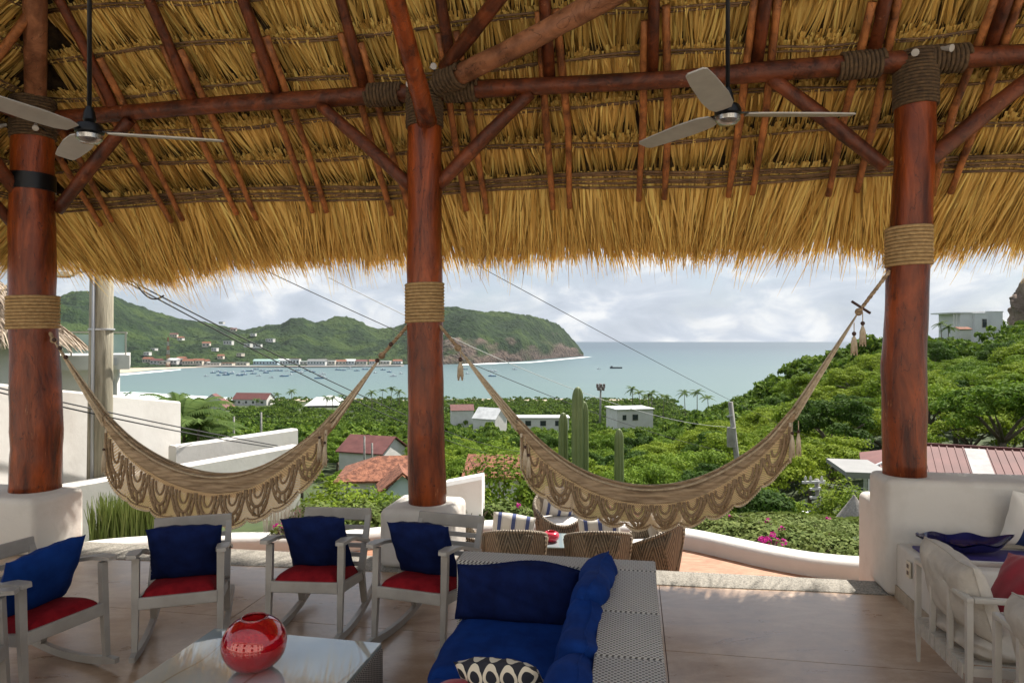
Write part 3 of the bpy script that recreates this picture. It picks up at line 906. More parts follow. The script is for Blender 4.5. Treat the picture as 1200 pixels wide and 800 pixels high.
# rafters
ks = [1.17 + 0.88 * k for k in range(-6, 7)]
for i, u in enumerate(ks):
    top = -3.3 if -0.6 < u < 4.6 else max(-3.3, -(u + 4.05)) if u < 0 else max(-3.3, -(8.05 - u))
    jit = rnd.uniform(-0.03, 0.03)
    if top < -0.4:
        log([fpt(u + jit, 0.12, -0.055), fpt(u - jit, top / 2, -0.05), fpt(u, top, -0.05)], [0.052, 0.048, 0.04], 8, 0.07, 70 + i, 'rafter', beam_wood, pal, 5)
    for s in (-1, 1):
        du = s * rnd.uniform(0.095, 0.125)
        e = rnd.uniform(0.90, 0.98)
        st = -0.28 if top < -0.3 else -0.05
        log([fpt(u + du * 0.75, st + rnd.uniform(-0.06, 0.06), -0.03), fpt(u + du + rnd.uniform(-0.03, 0.03), 0.4, -0.02), fpt(u + du + rnd.uniform(-0.04, 0.04), e, -0.02)],
            [0.036, 0.034, 0.030], 7, 0.09, 100 + i * 2 + s, 'rafter', rafter_wood, pal, 5)
for i in range(5):
    v = -0.7 - 0.88 * i
    log([lpt(v, 0.95, -0.02), lpt(v, 0.2, -0.04), lpt(v, max(-3.3, v), -0.05)], [0.034, 0.04, 0.04], 8, 0.08, 160 + i, 'rafter', rafter_wood, pal, 5)
# battens of split cane
BV = [0.785 - 0.264 * i for i in range(9)]
def cane(pts, r, seed, name, n=5):
    rr = random.Random(seed)
    pts = [p + Vector((rr.uniform(-.006, .006), rr.uniform(-.006, .006), rr.uniform(-.009, .009))) for p in pts]
    return pts, r
for i, v in enumerate(BV):
    mb = MB()
    u0, u1 = -4.05 - v, min(8.05 + v, 6.6)
    for c in range(2 if i else 5):
        oo = 0.035 + 0.012 * (c % 2) if i else 0.025 + 0.014 * (c % 2)
        vv = v + (c - 0.5) * 0.020 if i else v + (c - 2) * 0.024
        pts = [fpt(u0 + (u1 - u0) * q / 40, vv + rnd.uniform(-.007, .007) + 0.02 * math.sin(q * 0.5 + i * 2 + c * 0.3), oo + rnd.uniform(-.004, .004)) for q in range(41)]
        if i == 0:
            mc = MB(); mc.tube(pts, 0.013, 6); mc.build('eave_cane', batten_wood, pal, 'all', local=False)
        else:
            mb.tube(pts, 0.0105, 5)
    if i:
        mb.build('batten', batten_wood, pal, 'all', local=False)
    mb = MB()
    for c in range(3):
        pts = [lpt(v + (-3.2 - v) * q / 20, v + (c - 1) * 0.016 + rnd.uniform(-.005, .005), 0.04) for q in range(21)]
        mb.tube(pts, 0.011, 5)
    mb.build('batten', batten_wood, pal, 'all', local=False)

def strands(base, down, side, nrm, L, w, drop, tilt, roll, sag=None):
    n = len(base)
    c, s = np.cos(roll)[:, None], np.sin(roll)[:, None]
    wv = (side * c + nrm * s) * (w[:, None] * 0.5)
    mid = base + down * (L * 0.5)[:, None] + nrm * (drop * 0.45)[:, None] + side * (tilt * L * 0.45)[:, None]
    tip = base + down * L[:, None] + nrm * drop[:, None] + side * (tilt * L)[:, None]
    if sag is not None:
        mid[:, 2] -= sag * 0.3; tip[:, 2] -= sag
    V = np.stack([base - wv, base + wv, mid - wv * 1.05, mid + wv * 1.05, tip - wv * 0.22, tip + wv * 0.22], 1)
    a = np.arange(n)[:, None] * 6
    F = np.stack([a + [0, 1, 3, 2], a + [2, 3, 5, 4]], 1).reshape(-1, 4)
    return V.reshape(-1, 3), F
UV_ = np.array([CA, -SA, 0]); VV_ = np.array([SA, CA, 0])
p0 = np.array(P0)
def slope_frame(face):
    if face == 'front':
        o, s = VV_, UV_
    else:
        o, s = -UV_, VV_
    down = (o + np.array([0, 0, -SL])) / math.hypot(1, SL)
    nr = (o * SL + np.array([0, 0, 1])) / math.hypot(1, SL)
    return o, s, down, nr
def slope_pts(face, along, out, off):
    o, s, down, nr = slope_frame(face)
    if face == 'front':
        b = p0 + along[:, None] * UV_ + out[:, None] * VV_
    else:
        b = p0 + (-4.05 - out)[:, None] * UV_ + along[:, None] * VV_
    b = b.copy(); b[:, 2] = 4.43 - SL * out
    return b + nr * off[:, None]
def thatch_rows(face, outs, lo, hi, dens):
    o, s, down, nr = slope_frame(face)
    for i, v in enumerate(outs):
        l, h = lo(v), hi(v)
        VS, FS, nb = [], [], 0
        for layer in range(4):
            n = int((h - l) * dens[layer])
            if n < 1: continue
            al = rng.uniform(l, h, n)
            clump = np.sin(al * 9.0 + i * 2.1) * 0.10 + np.sin(al * 23.0 + i) * 0.07
            if layer < 3:
                ov = v - 0.012 + rng.uniform(-0.02, 0.02, n) - 0.02 * layer
                off = 0.060 + 0.022 * layer + rng.uniform(0, 0.012, n)
                L = rng.uniform(0.36, 0.46, n)
                drop = 0.10 + rng.uniform(0, 0.05, n)
                w = rng.uniform(0.011, 0.025, n)
                roll = rng.normal(0, 0.60, n)
                tl = clump * 1.3 + rng.normal(0, 0.06, n)
            else:
                ov = v - 0.006 + rng.uniform(-0.012, 0.012, n)
                off = 0.022 + rng.uniform(0, 0.012, n)
                L = rng.uniform(0.05, 0.12, n)
                drop = rng.uniform(0.0, 0.045, n)
                w = rng.uniform(0.008, 0.016, n)
                roll = rng.normal(0, 0.8, n)
                tl = clump * 1.2 + rng.normal(0, 0.11, n)
            V, F = strands(slope_pts(face, al, ov, off), np.broadcast_to(down, (n, 3)), np.broadcast_to(s, (n, 3)), np.broadcast_to(nr, (n, 3)), L, w, drop, tl, roll)
            VS.append(V); FS.append(F + nb); nb += len(V)
        me = np_mesh('thatch_course', np.concatenate(VS) - p0, np.concatenate(FS), thatch_mat)
        tag(link('thatch_course', me, pal), kind='stuff')
thatch_rows('front', BV[1:8], lambda v: -4.05 - v, lambda v: min(8.05 + v, 6.4), (150, 110, 60, 42))
thatch_rows('left', BV[1:7], lambda v: -2.6, lambda v: v, (130, 100, 60, 60))

def fringe(face, lo, hi, dens, extra):
    o, s, down, nr = slope_frame(face)
    VS, FS, nb = [], [], 0
    for layer, (v0, off0, L0, dn) in enumerate([(0.765, 0.035, 0.80, 1.0), (0.80, 0.065, 0.86, 0.9), (0.95, 0.10, 0.68, 0.9), (1.08, 0.13, 0.56, 0.8), (1.2, 0.15, 0.52, 0.25)]):
        n = int((hi - lo) * dens * dn)
        al = rng.uniform(lo, hi, n)
        clump = (vnoise(al * 5.5, al * 0 + layer, 3 + layer) - 0.5)
        v = v0 + rng.uniform(-0.06, 0.06, n)
        L = L0 * (1 + rng.normal(0, 0.09, n) + clump * 0.22) + extra(al)
        if layer == 4:
            L = L * rng.uniform(0.9, 1.45, n)
        w = rng.uniform(0.010, 0.026, n) if layer < 4 else rng.uniform(0.005, 0.011, n)
        tl = (vnoise(al * 3.0, al * 0, 9) - 0.5) * 0.5 + rng.normal(0, 0.11, n)
        V, F = strands(slope_pts(face, al, v, off0 + rng.uniform(0, 0.03, n)), np.broadcast_to(down, (n, 3)), np.broadcast_to(s, (n, 3)), np.broadcast_to(nr, (n, 3)),
                       L, w, rng.uniform(0.0, 0.06, n), tl, rng.normal(0, 0.6, n), sag=rng.uniform(0.0, 0.10, n))
        VS.append(V); FS.append(F + nb); nb += len(V)
    me = np_mesh('thatch_fringe', np.concatenate(VS) - p0, np.concatenate(FS), thatch_mat)
    tag(link('thatch_fringe', me, pal), kind='stuff')
fringe('front', -5.35, 7.2, 330, lambda u: 0.24 * np.exp(-((u + 3.9) / 0.85) ** 2) + 0.05 * np.exp(-((u - 4.6) / 0.7) ** 2) - 0.03)
fringe('left', -2.6, 1.3, 300, lambda u: 0.02 * u)
# packed thatch above the leaves: a shell, its back slope left off to let light in
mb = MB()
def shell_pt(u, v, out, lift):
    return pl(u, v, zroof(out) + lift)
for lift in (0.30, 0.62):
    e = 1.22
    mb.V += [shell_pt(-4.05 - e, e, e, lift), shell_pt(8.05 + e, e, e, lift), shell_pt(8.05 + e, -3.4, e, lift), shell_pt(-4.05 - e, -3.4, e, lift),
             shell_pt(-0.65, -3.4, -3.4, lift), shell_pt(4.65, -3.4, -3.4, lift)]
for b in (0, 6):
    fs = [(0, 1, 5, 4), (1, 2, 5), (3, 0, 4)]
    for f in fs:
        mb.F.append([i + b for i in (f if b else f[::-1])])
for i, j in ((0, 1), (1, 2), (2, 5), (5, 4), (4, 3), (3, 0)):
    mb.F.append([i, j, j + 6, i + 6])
mb.build('shaded_packed_thatch', thatch_back, pal, False, local=False)
# unseen white house added behind the camera to bounce sunlight inside
hs = thing('bounce_house', 'added unseen white two-storey house behind the camera, bouncing sunlight into the palapa', 'house', pl(2, -13.5, -0.05), -math.asin(SA))
mb = MB(); mb.box((0, -3, 3.5), (34, 6, 7.0)); mb.build('wall', plaster, hs)  # wall of the added bounce house
mb = MB(); mb.box((0, -3, 7.12), (35, 7, 0.24)); mb.build('roof', roof_white, hs)  # roof of the added bounce house
for i in range(6):
    for z in (1.3, 4.9):
        mb = MB(); mb.box((-13.5 + 5.4 * i, 0.01, z), (1.7, 0.08, 2.2)); w_ = mb.build('window', white_metal, hs)  # window of the added bounce house
        mb = MB(); mb.box((-13.5 + 5.4 * i, 0.06, z), (1.5, 0.03, 2.0)); mb.build('pane', dark_glass, w_)  # pane of the added bounce house
# little spot lamps strapped to the column heads
for c, d, w in [(Vector((-4.62, 6.62, 4.08)), (0.4, -0.6, -0.5), 'right-hand spot lamp on the thick corner column'), (Vector((-4.95, 6.6, 4.08)), (-0.3, -0.7, -0.4), 'left-hand spot lamp on the thick corner column'),
             (Vector((-0.90, 6.06, 4.28)), (-0.3, -0.8, -0.2), 'lower spot lamp on the middle column head'), (Vector((-0.70, 6.02, 4.42)), (0.3, -0.8, -0.2), 'upper spot lamp on the middle column head'),
             (Vector((3.17, 5.36, 4.27)), (-0.5, -0.7, -0.4), 'left-hand spot lamp on the column above the bench wall'), (Vector((3.42, 5.36, 4.30)), (0.3, -0.8, -0.3), 'right-hand spot lamp on the column above the bench wall')]:
    d = Vector(d).normalized()
    t = thing('spot_lamp', 'small pale ' + w, 'lamp', c, 0, 'spot lamps on the column heads')
    q = d.to_track_quat('Z', 'Y').to_matrix().to_4x4()
    mb = MB(); mb.lathe([(0.015, -0.06), (0.018, -0.02), (0.027, 0.025), (0.029, 0.038), (0.024, 0.039)], 12, M=q); mb.build('housing', fan_blade, t, True)
    mb = MB(); mb.tube([Vector((0, 0, 0)), Vector((0, 0.08, 0.02)), Vector((0, 0.16, 0.0))], 0.007, 6); mb.build('bracket', black_metal, t)
# ================================================================== CEILING FANS
def fan(label, loc, a0, rod):
    t = thing('ceiling_fan', label, 'fan', loc)
    mb = MB(); mb.tube([(0, 0, 0.06), (0, 0, rod)], 0.012, 8); mb.build('downrod', black_metal, t, 'all')
    mb = MB(); mb.lathe([(0.016, 0.14), (0.028, 0.11), (0.034, 0.07), (0.02, 0.05)], 16); mb.build('coupling', black_metal, t, True)
    mb = MB(); mb.lathe([(0.02, 0.055), (0.058, 0.045), (0.070, 0.025), (0.070, 0.0), (0.06, -0.010)], 24); mb.build('motor', black_metal, t, True)
    mb = MB(); mb.lathe([(0.058, -0.008), (0.066, -0.014), (0.064, -0.036), (0.045, -0.054), (0.0, -0.060)], 24); mb.build('cap', fan_metal, t, True)
    for k in range(3):
        a = R(a0 + 120 * k)
        M = Matrix.Rotation(a, 4, 'Z') @ Matrix.Rotation(R(11), 4, 'X')
        mb = MB()
        prof = [(0.10, 0.040), (0.16, 0.062), (0.30, 0.070), (0.55, 0.060), (0.655, 0.050), (0.675, 0.035)]
        vs = []
        for x, h in prof:
            for s, z in ((-1, 0.004), (1, 0.004), (1, -0.004), (-1, -0.004)):
                vs.append((x, s * h, z))
        fs = []
        for i in range(len(prof) - 1):
            for j in range(4):
                fs.append((i * 4 + j, (i + 1) * 4 + j, (i + 1) * 4 + (j + 1) % 4, i * 4 + (j + 1) % 4))
        fs += [(3, 2, 1, 0), tuple(len(prof) * 4 - 4 + j for j in range(4))]
        mb.add(vs, fs, M)
        b = mb.build('blade', fan_blade, t)
        mb = MB(); mb.add(*_boxvf((0.105, 0, 0.008), (0.11, 0.035, 0.008)), M); mb.build('blade_arm', black_metal, b)
    return t
def _boxvf(c, d):
    q = MB().box(c, d)
    return q.V, q.F
fan('three-bladed ceiling fan hanging near the thick corner column on the long black rod', (-2.29, 3.70, 3.13), 13, 4.2)
fan('three-bladed ceiling fan hanging before the column that stands on the bench wall', (1.16, 3.67, 3.22), 0.5, 4.1)

# ================================================================== ROCKING CHAIRS
def make_chair():
    t = thing('rocking_chair', 'x', 'chair')
    W = 0.245
    for s in (-1, 1):
        x = s * W
        mb = MB(); mb.bar((x, -0.27, 0.075), (x, -0.255, 0.42), 0.030, 0.032, (1, 0, 0), 0.036, 0.042); mb.bar((x, -0.255, 0.42), (x, -0.275, 0.645), 0.036, 0.042, (1, 0, 0), 0.033, 0.044); mb.build('leg', chair_paint, t)
        mb = MB(); mb.bar((x * 0.97, 0.30, 0.07), (x * 0.97, 0.215, 0.40), 0.032, 0.040, (1, 0, 0), 0.036, 0.046); mb.build('leg', chair_paint, t)
        mb = MB(); mb.bar((x * 0.97, 0.215, 0.36), (x * 0.97, 0.365, 0.80), 0.034, 0.050, (1, 0, 0), 0.030, 0.036); mb.build('back_post', chair_paint, t)
        # rocker: curved runner
        mb = MB()
        n = 14
        prof = []
        for i in range(n + 1):
            y = -0.36 + 0.98 * i / n
            z = 0.02 + 0.30 * (y - 0.02) ** 2
            prof.append((y, z))
        vs = []
        for i, (y, z) in enumerate(prof):
            h = 0.046 if 0 < i < n else 0.030
            for dx, dz in ((-0.016, 0), (0.016, 0), (0.016, h), (-0.016, h)):
                vs.append((x + dx, y, z + dz - 0.018))
        fs = [(3, 2, 1, 0), tuple(n * 4 + j for j in range(4))]
        for i in range(n):
            for j in range(4):
                fs.append((i * 4 + j, i * 4 + (j + 1) % 4, (i + 1) * 4 + (j + 1) % 4, (i + 1) * 4 + j)[::-1])
        mb.add(vs, fs); mb.build('rocker', chair_paint, t)
        # arm: curved flat board, wider in front
        mb = MB(); vs = []
        st = [(-0.35, 0.026, 0.650), (-0.33, 0.036, 0.655), (-0.22, 0.038, 0.662), (-0.06, 0.030, 0.648), (0.12, 0.022, 0.610), (0.30, 0.018, 0.575)]
        for y, w, z in st:
            for dx, dz in ((-w, 0), (w, 0), (w, 0.022), (-w, 0.022)):
                vs.append((x + dx * (1 if y < 0 else 0.9) + s * 0.012, y, z + dz))
        fs = [(3, 2, 1, 0), tuple(len(st) * 4 - 4 + j for j in range(4))]
        for i in range(len(st) - 1):
            for j in range(4):
                fs.append((i * 4 + j, i * 4 + (j + 1) % 4, (i + 1) * 4 + (j + 1) % 4, (i + 1) * 4 + j)[::-1])
        mb.add(vs, fs); mb.build('armrest', chair_paint, t, True)
        mb = MB(); mb.bar((x, -0.26, 0.365), (x * 0.97, 0.225, 0.345), 0.026, 0.066); mb.build('seat_rail', chair_paint, t)
    mb = MB(); mb.bevbox((0, -0.262, 0.366), (2 * W - 0.03, 0.028, 0.074), 0.006, 2); mb.build('seat_rail', chair_paint, t)
    mb = MB(); mb.box((0, 0.215, 0.345), (2 * W - 0.05, 0.026, 0.066)); mb.build('seat_rail', chair_paint, t)
    mb = MB(); mb.bevbox((0, 0.352, 0.770), (2 * W + 0.024, 0.030, 0.090), 0.008, 2); mb.build('top_rail', chair_paint, t)
    for k in range(5):
        z = 0.43 + 0.062 * k
        y = 0.215 + 0.150 * (z - 0.36) / 0.44
        mb = MB(); mb.box((0, y, z), (2 * W - 0.05, 0.014, 0.032)); mb.build('back_slat', chair_paint, t)
    # domed upholstered seat
    mb = MB()
    def dome(a, b):
        x, y = (a - 0.5) * 2, (b - 0.5) * 2
        e = max(0, 1 - abs(x) ** 4.5) * max(0, 1 - abs(y) ** 4.5)
        return (x * 0.222, -0.03 + y * 0.238, 0.378 + 0.090 * e ** 0.40)
    mb.grid(dome, 22, 22)
    b = len(mb.V)
    mb.add([(-0.222, -0.268, 0.36), (0.222, -0.268, 0.36), (0.222, 0.208, 0.36), (-0.222, 0.208, 0.36), (-0.222, -0.268, 0.376), (0.222, -0.268, 0.376), (0.222, 0.208, 0.376), (-0.222, 0.208, 0.376)],
           [(3, 2, 1, 0), (0, 1, 5, 4), (1, 2, 6, 5), (2, 3, 7, 6), (3, 0, 4, 7)])
    mb.UV = []
    mb.build('seat_cushion', red_cloth, t, True)
    # at rest the chair leans back a little on its rockers
    for ch in t.children:
        if ch.name.startswith('rocker'):
            continue
        for v in ch.data.vertices:
            v.co = lean(v.co)
    return t
def lean(c):
    k = min(1.0, max(0.0, c.z - 0.07) / 0.28)
    return Vector((c.x, c.y + 0.13 * max(0.0, c.z - 0.36), c.z - 0.13 * (c.y + 0.26) * k))
chair0 = make_chair()
CH = [((-2.19, 4.57), (0.30, -0.95), 'grey rocking chair turned to the glass table, its navy pillow edged with white stitches'),
      ((-1.36, 4.80), (-0.08, -1.0), 'grey rocking chair facing straight forward, between two others behind the red vase'),
      ((-0.58, 4.64), (-0.32, -0.945), 'grey rocking chair beside the blue wicker sofa, its back slats showing'),
      ((-2.83, 4.06), (0.93, -0.36), 'grey rocking chair seen from its side, facing the glass table, with whole red seat visible'),
      ((-2.90, 3.33), (0.985, 0.17), 'grey rocking chair cut off by the picture edge, only arm and front leg seen')]
chairs = []
for i, ((x, y), f, lab) in enumerate(CH):
    c = chair0 if i == 0 else copy_tree(chair0)
    c['label'] = lab; c['group'] = 'rocking chairs round the glass table'
    c.location = (x, y, 0)
    c.rotation_euler = (0, 0, math.atan2(f[0], -f[1]))
    chairs.append(c)

# ================================================================== PILLOWS
def pillow_mesh(name, w, h, t, mat, seed=0, n=22, sag=0.02, square=True):
    """upright pillow: x width, z height, y thickness; origin at its lower edge"""
    rr = np.random.default_rng(seed)
    ph = rr.uniform(0, 6.28, 8)
    mb = MB()
    for side in (1, -1):
        def f(a, b):
            x, z = (a - 0.5) * 2, (b - 0.5) * 2
            e = max(0.0, (1 - abs(x) ** 2.6)) * max(0.0, (1 - abs(z) ** 2.6))
            th = t / 2 * e ** 0.5
            th *= 1 + 0.10 * math.sin(3 * x + ph[0]) * math.sin(2.5 * z + ph[1]) + 0.06 * math.sin(7 * x + 4 * z + ph[2])
            pin = 0.05 * (1 - abs(x)) * 0 
            xx = x * (1 - 0.05 * (1 - z * z) * abs(x)) * w / 2
            zz = z * (1 - 0.05 * (1 - x * x) * abs(z)) * h / 2
            wr = 0.004 * math.sin(15 * x + 9 * z + ph[3]) * (1 - e)
            return (xx, side * th + wr - sag * (1 - z) * 0.5 * e, h / 2 + zz - 0.012 * math.sin(2.2 * x + ph[4]) * (z > 0.5))
        b0 = len(mb.F)
        mb.grid(f, n, n)
        if side == -1:
            for k in range(b0, len(mb.F)):
                mb.F[k] = mb.F[k][::-1]
    return mb.mesh(name, mat, 'all')
def put(name, me, loc, rz, tilt, label, cat='pillow', group=None, roll=0.0):
    o = link(name, me)
    o.location = loc
    o.rotation_euler = (Matrix.Rotation(rz, 3, 'Z') @ Matrix.Rotation(-tilt, 3, 'X') @ Matrix.Rotation(roll, 3, 'Y')).to_euler()
    return tag(o, label, cat, group)
lab_p = ['navy pillow with white stitched edge on the rocking chair nearest the reeds', 'navy pillow in the rocking chair that faces straight forward',
         'navy pillow in the rocking chair next to the wicker sofa', 'bright blue pillow in the rocking chair seen side-on', 'blue pillow in the rocking chair cut by the picture edge']
for i, c in enumerate(chairs):
    me = pillow_mesh('chair_pillow', 0.455, 0.45, 0.16, blue_cloth if i >= 3 else navy_cloth, 30 + i)
    rz = c.rotation_euler.z
    off = Matrix.Rotation(rz, 3, 'Z') @ Vector(([0.01, 0.015, 0.0, 0, 0][i], 0.06, 0.405))
    o = put('chair_pillow', me, c.location + off, rz, R(-28), lab_p[i], 'pillow', 'pillows on the rocking chairs', R([1, -1, 0, -4, 0][i]))
    if i == 0:
        mb = MB()
        for k in range(9):
            mb.ball((-0.213, 0.0, 0.05 + k * 0.035), (0.007, 0.007, 0.011), 5, 3)
        e = mb.build('stitching', white_cloth, o); e['kind'] = 'stuff'

# ================================================================== GLASS COFFEE TABLE AND VASE
def weave_material(name, dark, light, pitch, rough=0.5, diag=False):
    m, t, b = newmat(name)
    co = N(t, 'ShaderNodeTexCoord').outputs['Object']
    k = 2 * math.pi / pitch
    s = N(t, 'ShaderNodeSeparateXYZ', {0: co})
    if diag:
        a = math_(t, 'ARCTAN2', s.outputs[1], s.outputs[0])
        z = s.outputs[2]
        zz = math_(t, 'PINGPONG', math_(t, 'MULTIPLY', a, 1.2), 0.42)
        w1 = math_(t, 'SINE', math_(t, 'MULTIPLY', math_(t, 'ADD', zz, math_(t, 'MULTIPLY', z, 1.1)), k * 0.5))
        h = math_(t, 'MULTIPLY_ADD', w1, 0.5)
        h.node.inputs[2].default_value = 0.5
    else:
        hx = math_(t, 'SINE', math_(t, 'MULTIPLY', math_(t, 'ADD', s.outputs[0], s.outputs[2]), k))
        hy = math_(t, 'SINE', math_(t, 'MULTIPLY', math_(t, 'ADD', s.outputs[1], math_(t, 'MULTIPLY', s.outputs[2], 1.0)), k))
        h = math_(t, 'MULTIPLY_ADD', math_(t, 'MULTIPLY', hx, hy), 0.5)
        h.node.inputs[2].default_value = 0.5
    c = ramp(t, h, [(0.28, dark), (0.56, light)])
    t.links.new(c, b.inputs['Base Color'])
    b.inputs['Roughness'].default_value = rough
    bn = N(t, 'ShaderNodeBump', {'Height': h, 'Strength': 0.7, 'Distance': pitch * 0.3})
    t.links.new(bn.outputs[0], b.inputs['Normal'])
    return m
weave_sofa = weave_material('grey_wicker_weave', (0.085, 0.075, 0.066), (0.52, 0.49, 0.44), 0.024)
weave_dark = weave_material('brown_wicker_weave', (0.05, 0.042, 0.036), (0.34, 0.30, 0.26), 0.020)
weave_tub = weave_material('herringbone_wicker', (0.10, 0.078, 0.052), (0.27, 0.215, 0.15), 0.05, 0.6, True)
ang_t = math.atan2(-0.19, 0.98)
ct = thing('coffee_table', 'square wicker coffee table with pale glass top holding a round red vase', 'table', (-1.27, 3.13, 0), ang_t)
mb = MB(); mb.bevbox((0, 0.0, 0.20), (0.99, 1.14, 0.39), 0.012, 2); mb.build('base', weave_dark, ct, True)
m, t_, b = newmat('pale_glass_top')
pos = N(t_, 'ShaderNodeTexCoord').outputs['Object']
wv = N(t_, 'ShaderNodeTexWave', {'Vector': pos, 'Scale': 0.8, 'Distortion': 5.0, 'Detail': 2.0, 'Detail Scale': 1.2})
vein = ramp(t_, wv.outputs[0], [(0.0, (0.22, 0.22, 0.19)), (0.006, (0.30, 0.35, 0.34)), (1.0, (0.36, 0.42, 0.42))])
t_.links.new(vein, b.inputs['Base Color'])
b.inputs['Roughness'].default_value = 0.04
b.inputs['Specular IOR Level'].default_value = 0.9
b.inputs['Coat Weight'].default_value = 1.0
b.inputs['Coat Roughness'].default_value = 0.02
mb = MB(); mb.bevbox((0, 0, 0.408), (0.975, 1.12, 0.022), 0.004, 2); mb.build('glass_top', m, ct)
def red_glass(name, col):
    m, t, b = newmat(name)
    b.inputs['Base Color'].default_value = (*col, 1)
    b.inputs['Roughness'].default_value = 0.03
    b.inputs['Transmission Weight'].default_value = 0.8
    b.inputs['IOR'].default_value = 1.45
    b.inputs['Coat Weight'].default_value = 1.0
    b.inputs['Coat Roughness'].default_value = 0.02
    return m
rg = red_glass('red_glass', (0.93, 0.022, 0.030))
vp = on_z(298, 783, 0.42)
v_ = thing('red_vase', 'round translucent red glass vase on the pale glass coffee table', 'vase', (vp.x, vp.y, 0.4195))
prof = []
for i in range(19):
    a = -math.pi / 2 + 0.30 + (math.pi - 0.30 - 0.42) * i / 18
    prof.append((0.152 * math.cos(a) ** 0.92 if math.cos(a) > 0 else 0.0, 0.126 + 0.130 * math.sin(a)))
prof = [(0.0, 0.001)] + prof + [(0.058, 0.249), (0.060, 0.252), (0.056, 0.252)] + [(r * 0.945, 0.126 + (z - 0.126) * 0.93) for r, z in prof[::-1]] + [(0.0, 0.012)]
mb = MB(); mb.lathe(prof, 48); mb.build('vase_bowl', rg, v_, 'all')

# ================================================================== WICKER SOFA (right-hand side and far end have backs)
S0 = Vector((0.845, 4.05, 0))
sofa_rz = math.atan2(0.174, -0.985)       # local x runs to the left of the picture, local y towards the camera
so = thing('wicker_sofa', 'grey wicker corner sofa with blue cushions on the polished floor', 'sofa', S0, sofa_rz)
def sbox(name, x0, x1, y0, y1, z0, z1, mat, parent, r=0.007, seg=2):
    mb = MB(); mb.bevbox(((x0 + x1) / 2, (y0 + y1) / 2, (z0 + z1) / 2), (x1 - x0, y1 - y0, z1 - z0), r, seg)
    return mb.build(name, mat, parent, True)
# local frame is right-handed: x = left in the picture, y = towards the camera => z would point down, so y is mirrored instead
so.rotation_euler = (0, 0, sofa_rz)
def L2(x, y, z):
    return (x, y, z)
# with rz set from the x axis, local +y points towards the camera because (x, y, z) is rotated by ~170 degrees
for (x0, x1, y0, y1) in [(-0.005, 1.16, 0.0, 0.19)]:
    sbox('end_panel', x0, x1, y0, y1, 0.05, 0.70, weave_sofa, so)
for (y0, y1) in [(0.193, 0.80), (0.804, 1.28), (1.284, 2.1)]:
    sbox('back_panel', 0.0, 0.285, y0, y1, 0.05, 0.70, weave_sofa, so)
for (y0, y1) in [(0.193, 0.99), (0.994, 1.9)]:
    sbox('seat_base', 0.288, 1.10, y0, y1, 0.06, 0.29, weave_sofa, so)
def soft_box(name, x0, x1, y0, y1, z0, z1, mat, label, cat='cushion', tilt=None, group='blue cushions on the wicker sofa', puff=0.03, seed=1, wr=0.0):
    w, d, h = x1 - x0, y1 - y0, z1 - z0
    bm = bmesh.new()
    bmesh.ops.create_cube(bm, size=1.0)
    bmesh.ops.subdivide_edges(bm, edges=list(bm.edges), cuts=15, use_grid_fill=True)
    rr = random.Random(seed)
    ph = [rr.uniform(0, 6.28) for _ in range(6)]
    r = 0.055
    for v in bm.verts:
        q = Vector((v.co.x * w, v.co.y * d, v.co.z * h))
        hx, hy, hz = w / 2 - r, d / 2 - r, h / 2 - min(r, h * 0.45)
        c = Vector((max(-hx, min(hx, q.x)), max(-hy, min(hy, q.y)), max(-hz, min(hz, q.z))))
        e = q - c
        rr_ = min(r, h * 0.45)
        if e.length > 1e-6:
            e = e.normalized() * min(r, max(abs(e.x), abs(e.y), abs(e.z)))
        q = c + e
        a, b, g = v.co.x * 2, v.co.y * 2, v.co.z * 2
        bul = lambda p, s: (1 - p * p) * (1 - s * s)
        q.x += math.copysign(1, a) * (abs(a) > 0.99) * puff * bul(b, g)
        q.y += math.copysign(1, b) * (abs(b) > 0.99) * puff * bul(a, g)
        q.z += math.copysign(1, g) * (abs(g) > 0.99) * puff * bul(a, b)
        nlen = 0.0035 + wr
        q += Vector((math.sin(9 * b + 5 * g + ph[0]), math.sin(8 * a + 6 * g + ph[1]), math.sin(8 * a + 7 * b + ph[2]))) * nlen
        if wr:
            fold = math.sin(13 * b + 3.5 * a + 2.0 * math.sin(3 * a + ph[3])) * wr * 1.6
            q += Vector((fold * 0.5, 0, fold * 0.6))
        v.co = q
    me = bpy.data.meshes.new(name)
    bm.to_mesh(me); bm.free()
    me.polygons.foreach_set('use_smooth', [True] * len(me.polygons))
    me.materials.append(mat)
    o = link(name, me)
    M = Matrix.Translation(S0) @ Matrix.Rotation(sofa_rz, 4, 'Z') @ Matrix.Translation(((x0 + x1) / 2, (y0 + y1) / 2, (z0 + z1) / 2))
    if tilt:
        M = M @ Matrix.Rotation(tilt[0], 4, 'X') @ Matrix.Rotation(tilt[1], 4, 'Y') @ Matrix.Rotation(tilt[2] if len(tilt) > 2 else 0, 4, 'Z')
    o.matrix_world = M
    return tag(o, label, cat, group)
soft_box('seat_cushion', 0.292, 1.10, 0.20, 0.985, 0.292, 0.415, blue_cloth, 'flat blue seat cushion of the wicker sofa below the navy back cushion', seed=2)
soft_box('seat_cushion', 0.292, 1.10, 0.99, 1.85, 0.292, 0.415, blue_cloth, 'flat blue seat cushion of the wicker sofa under the patterned pillow', seed=3)
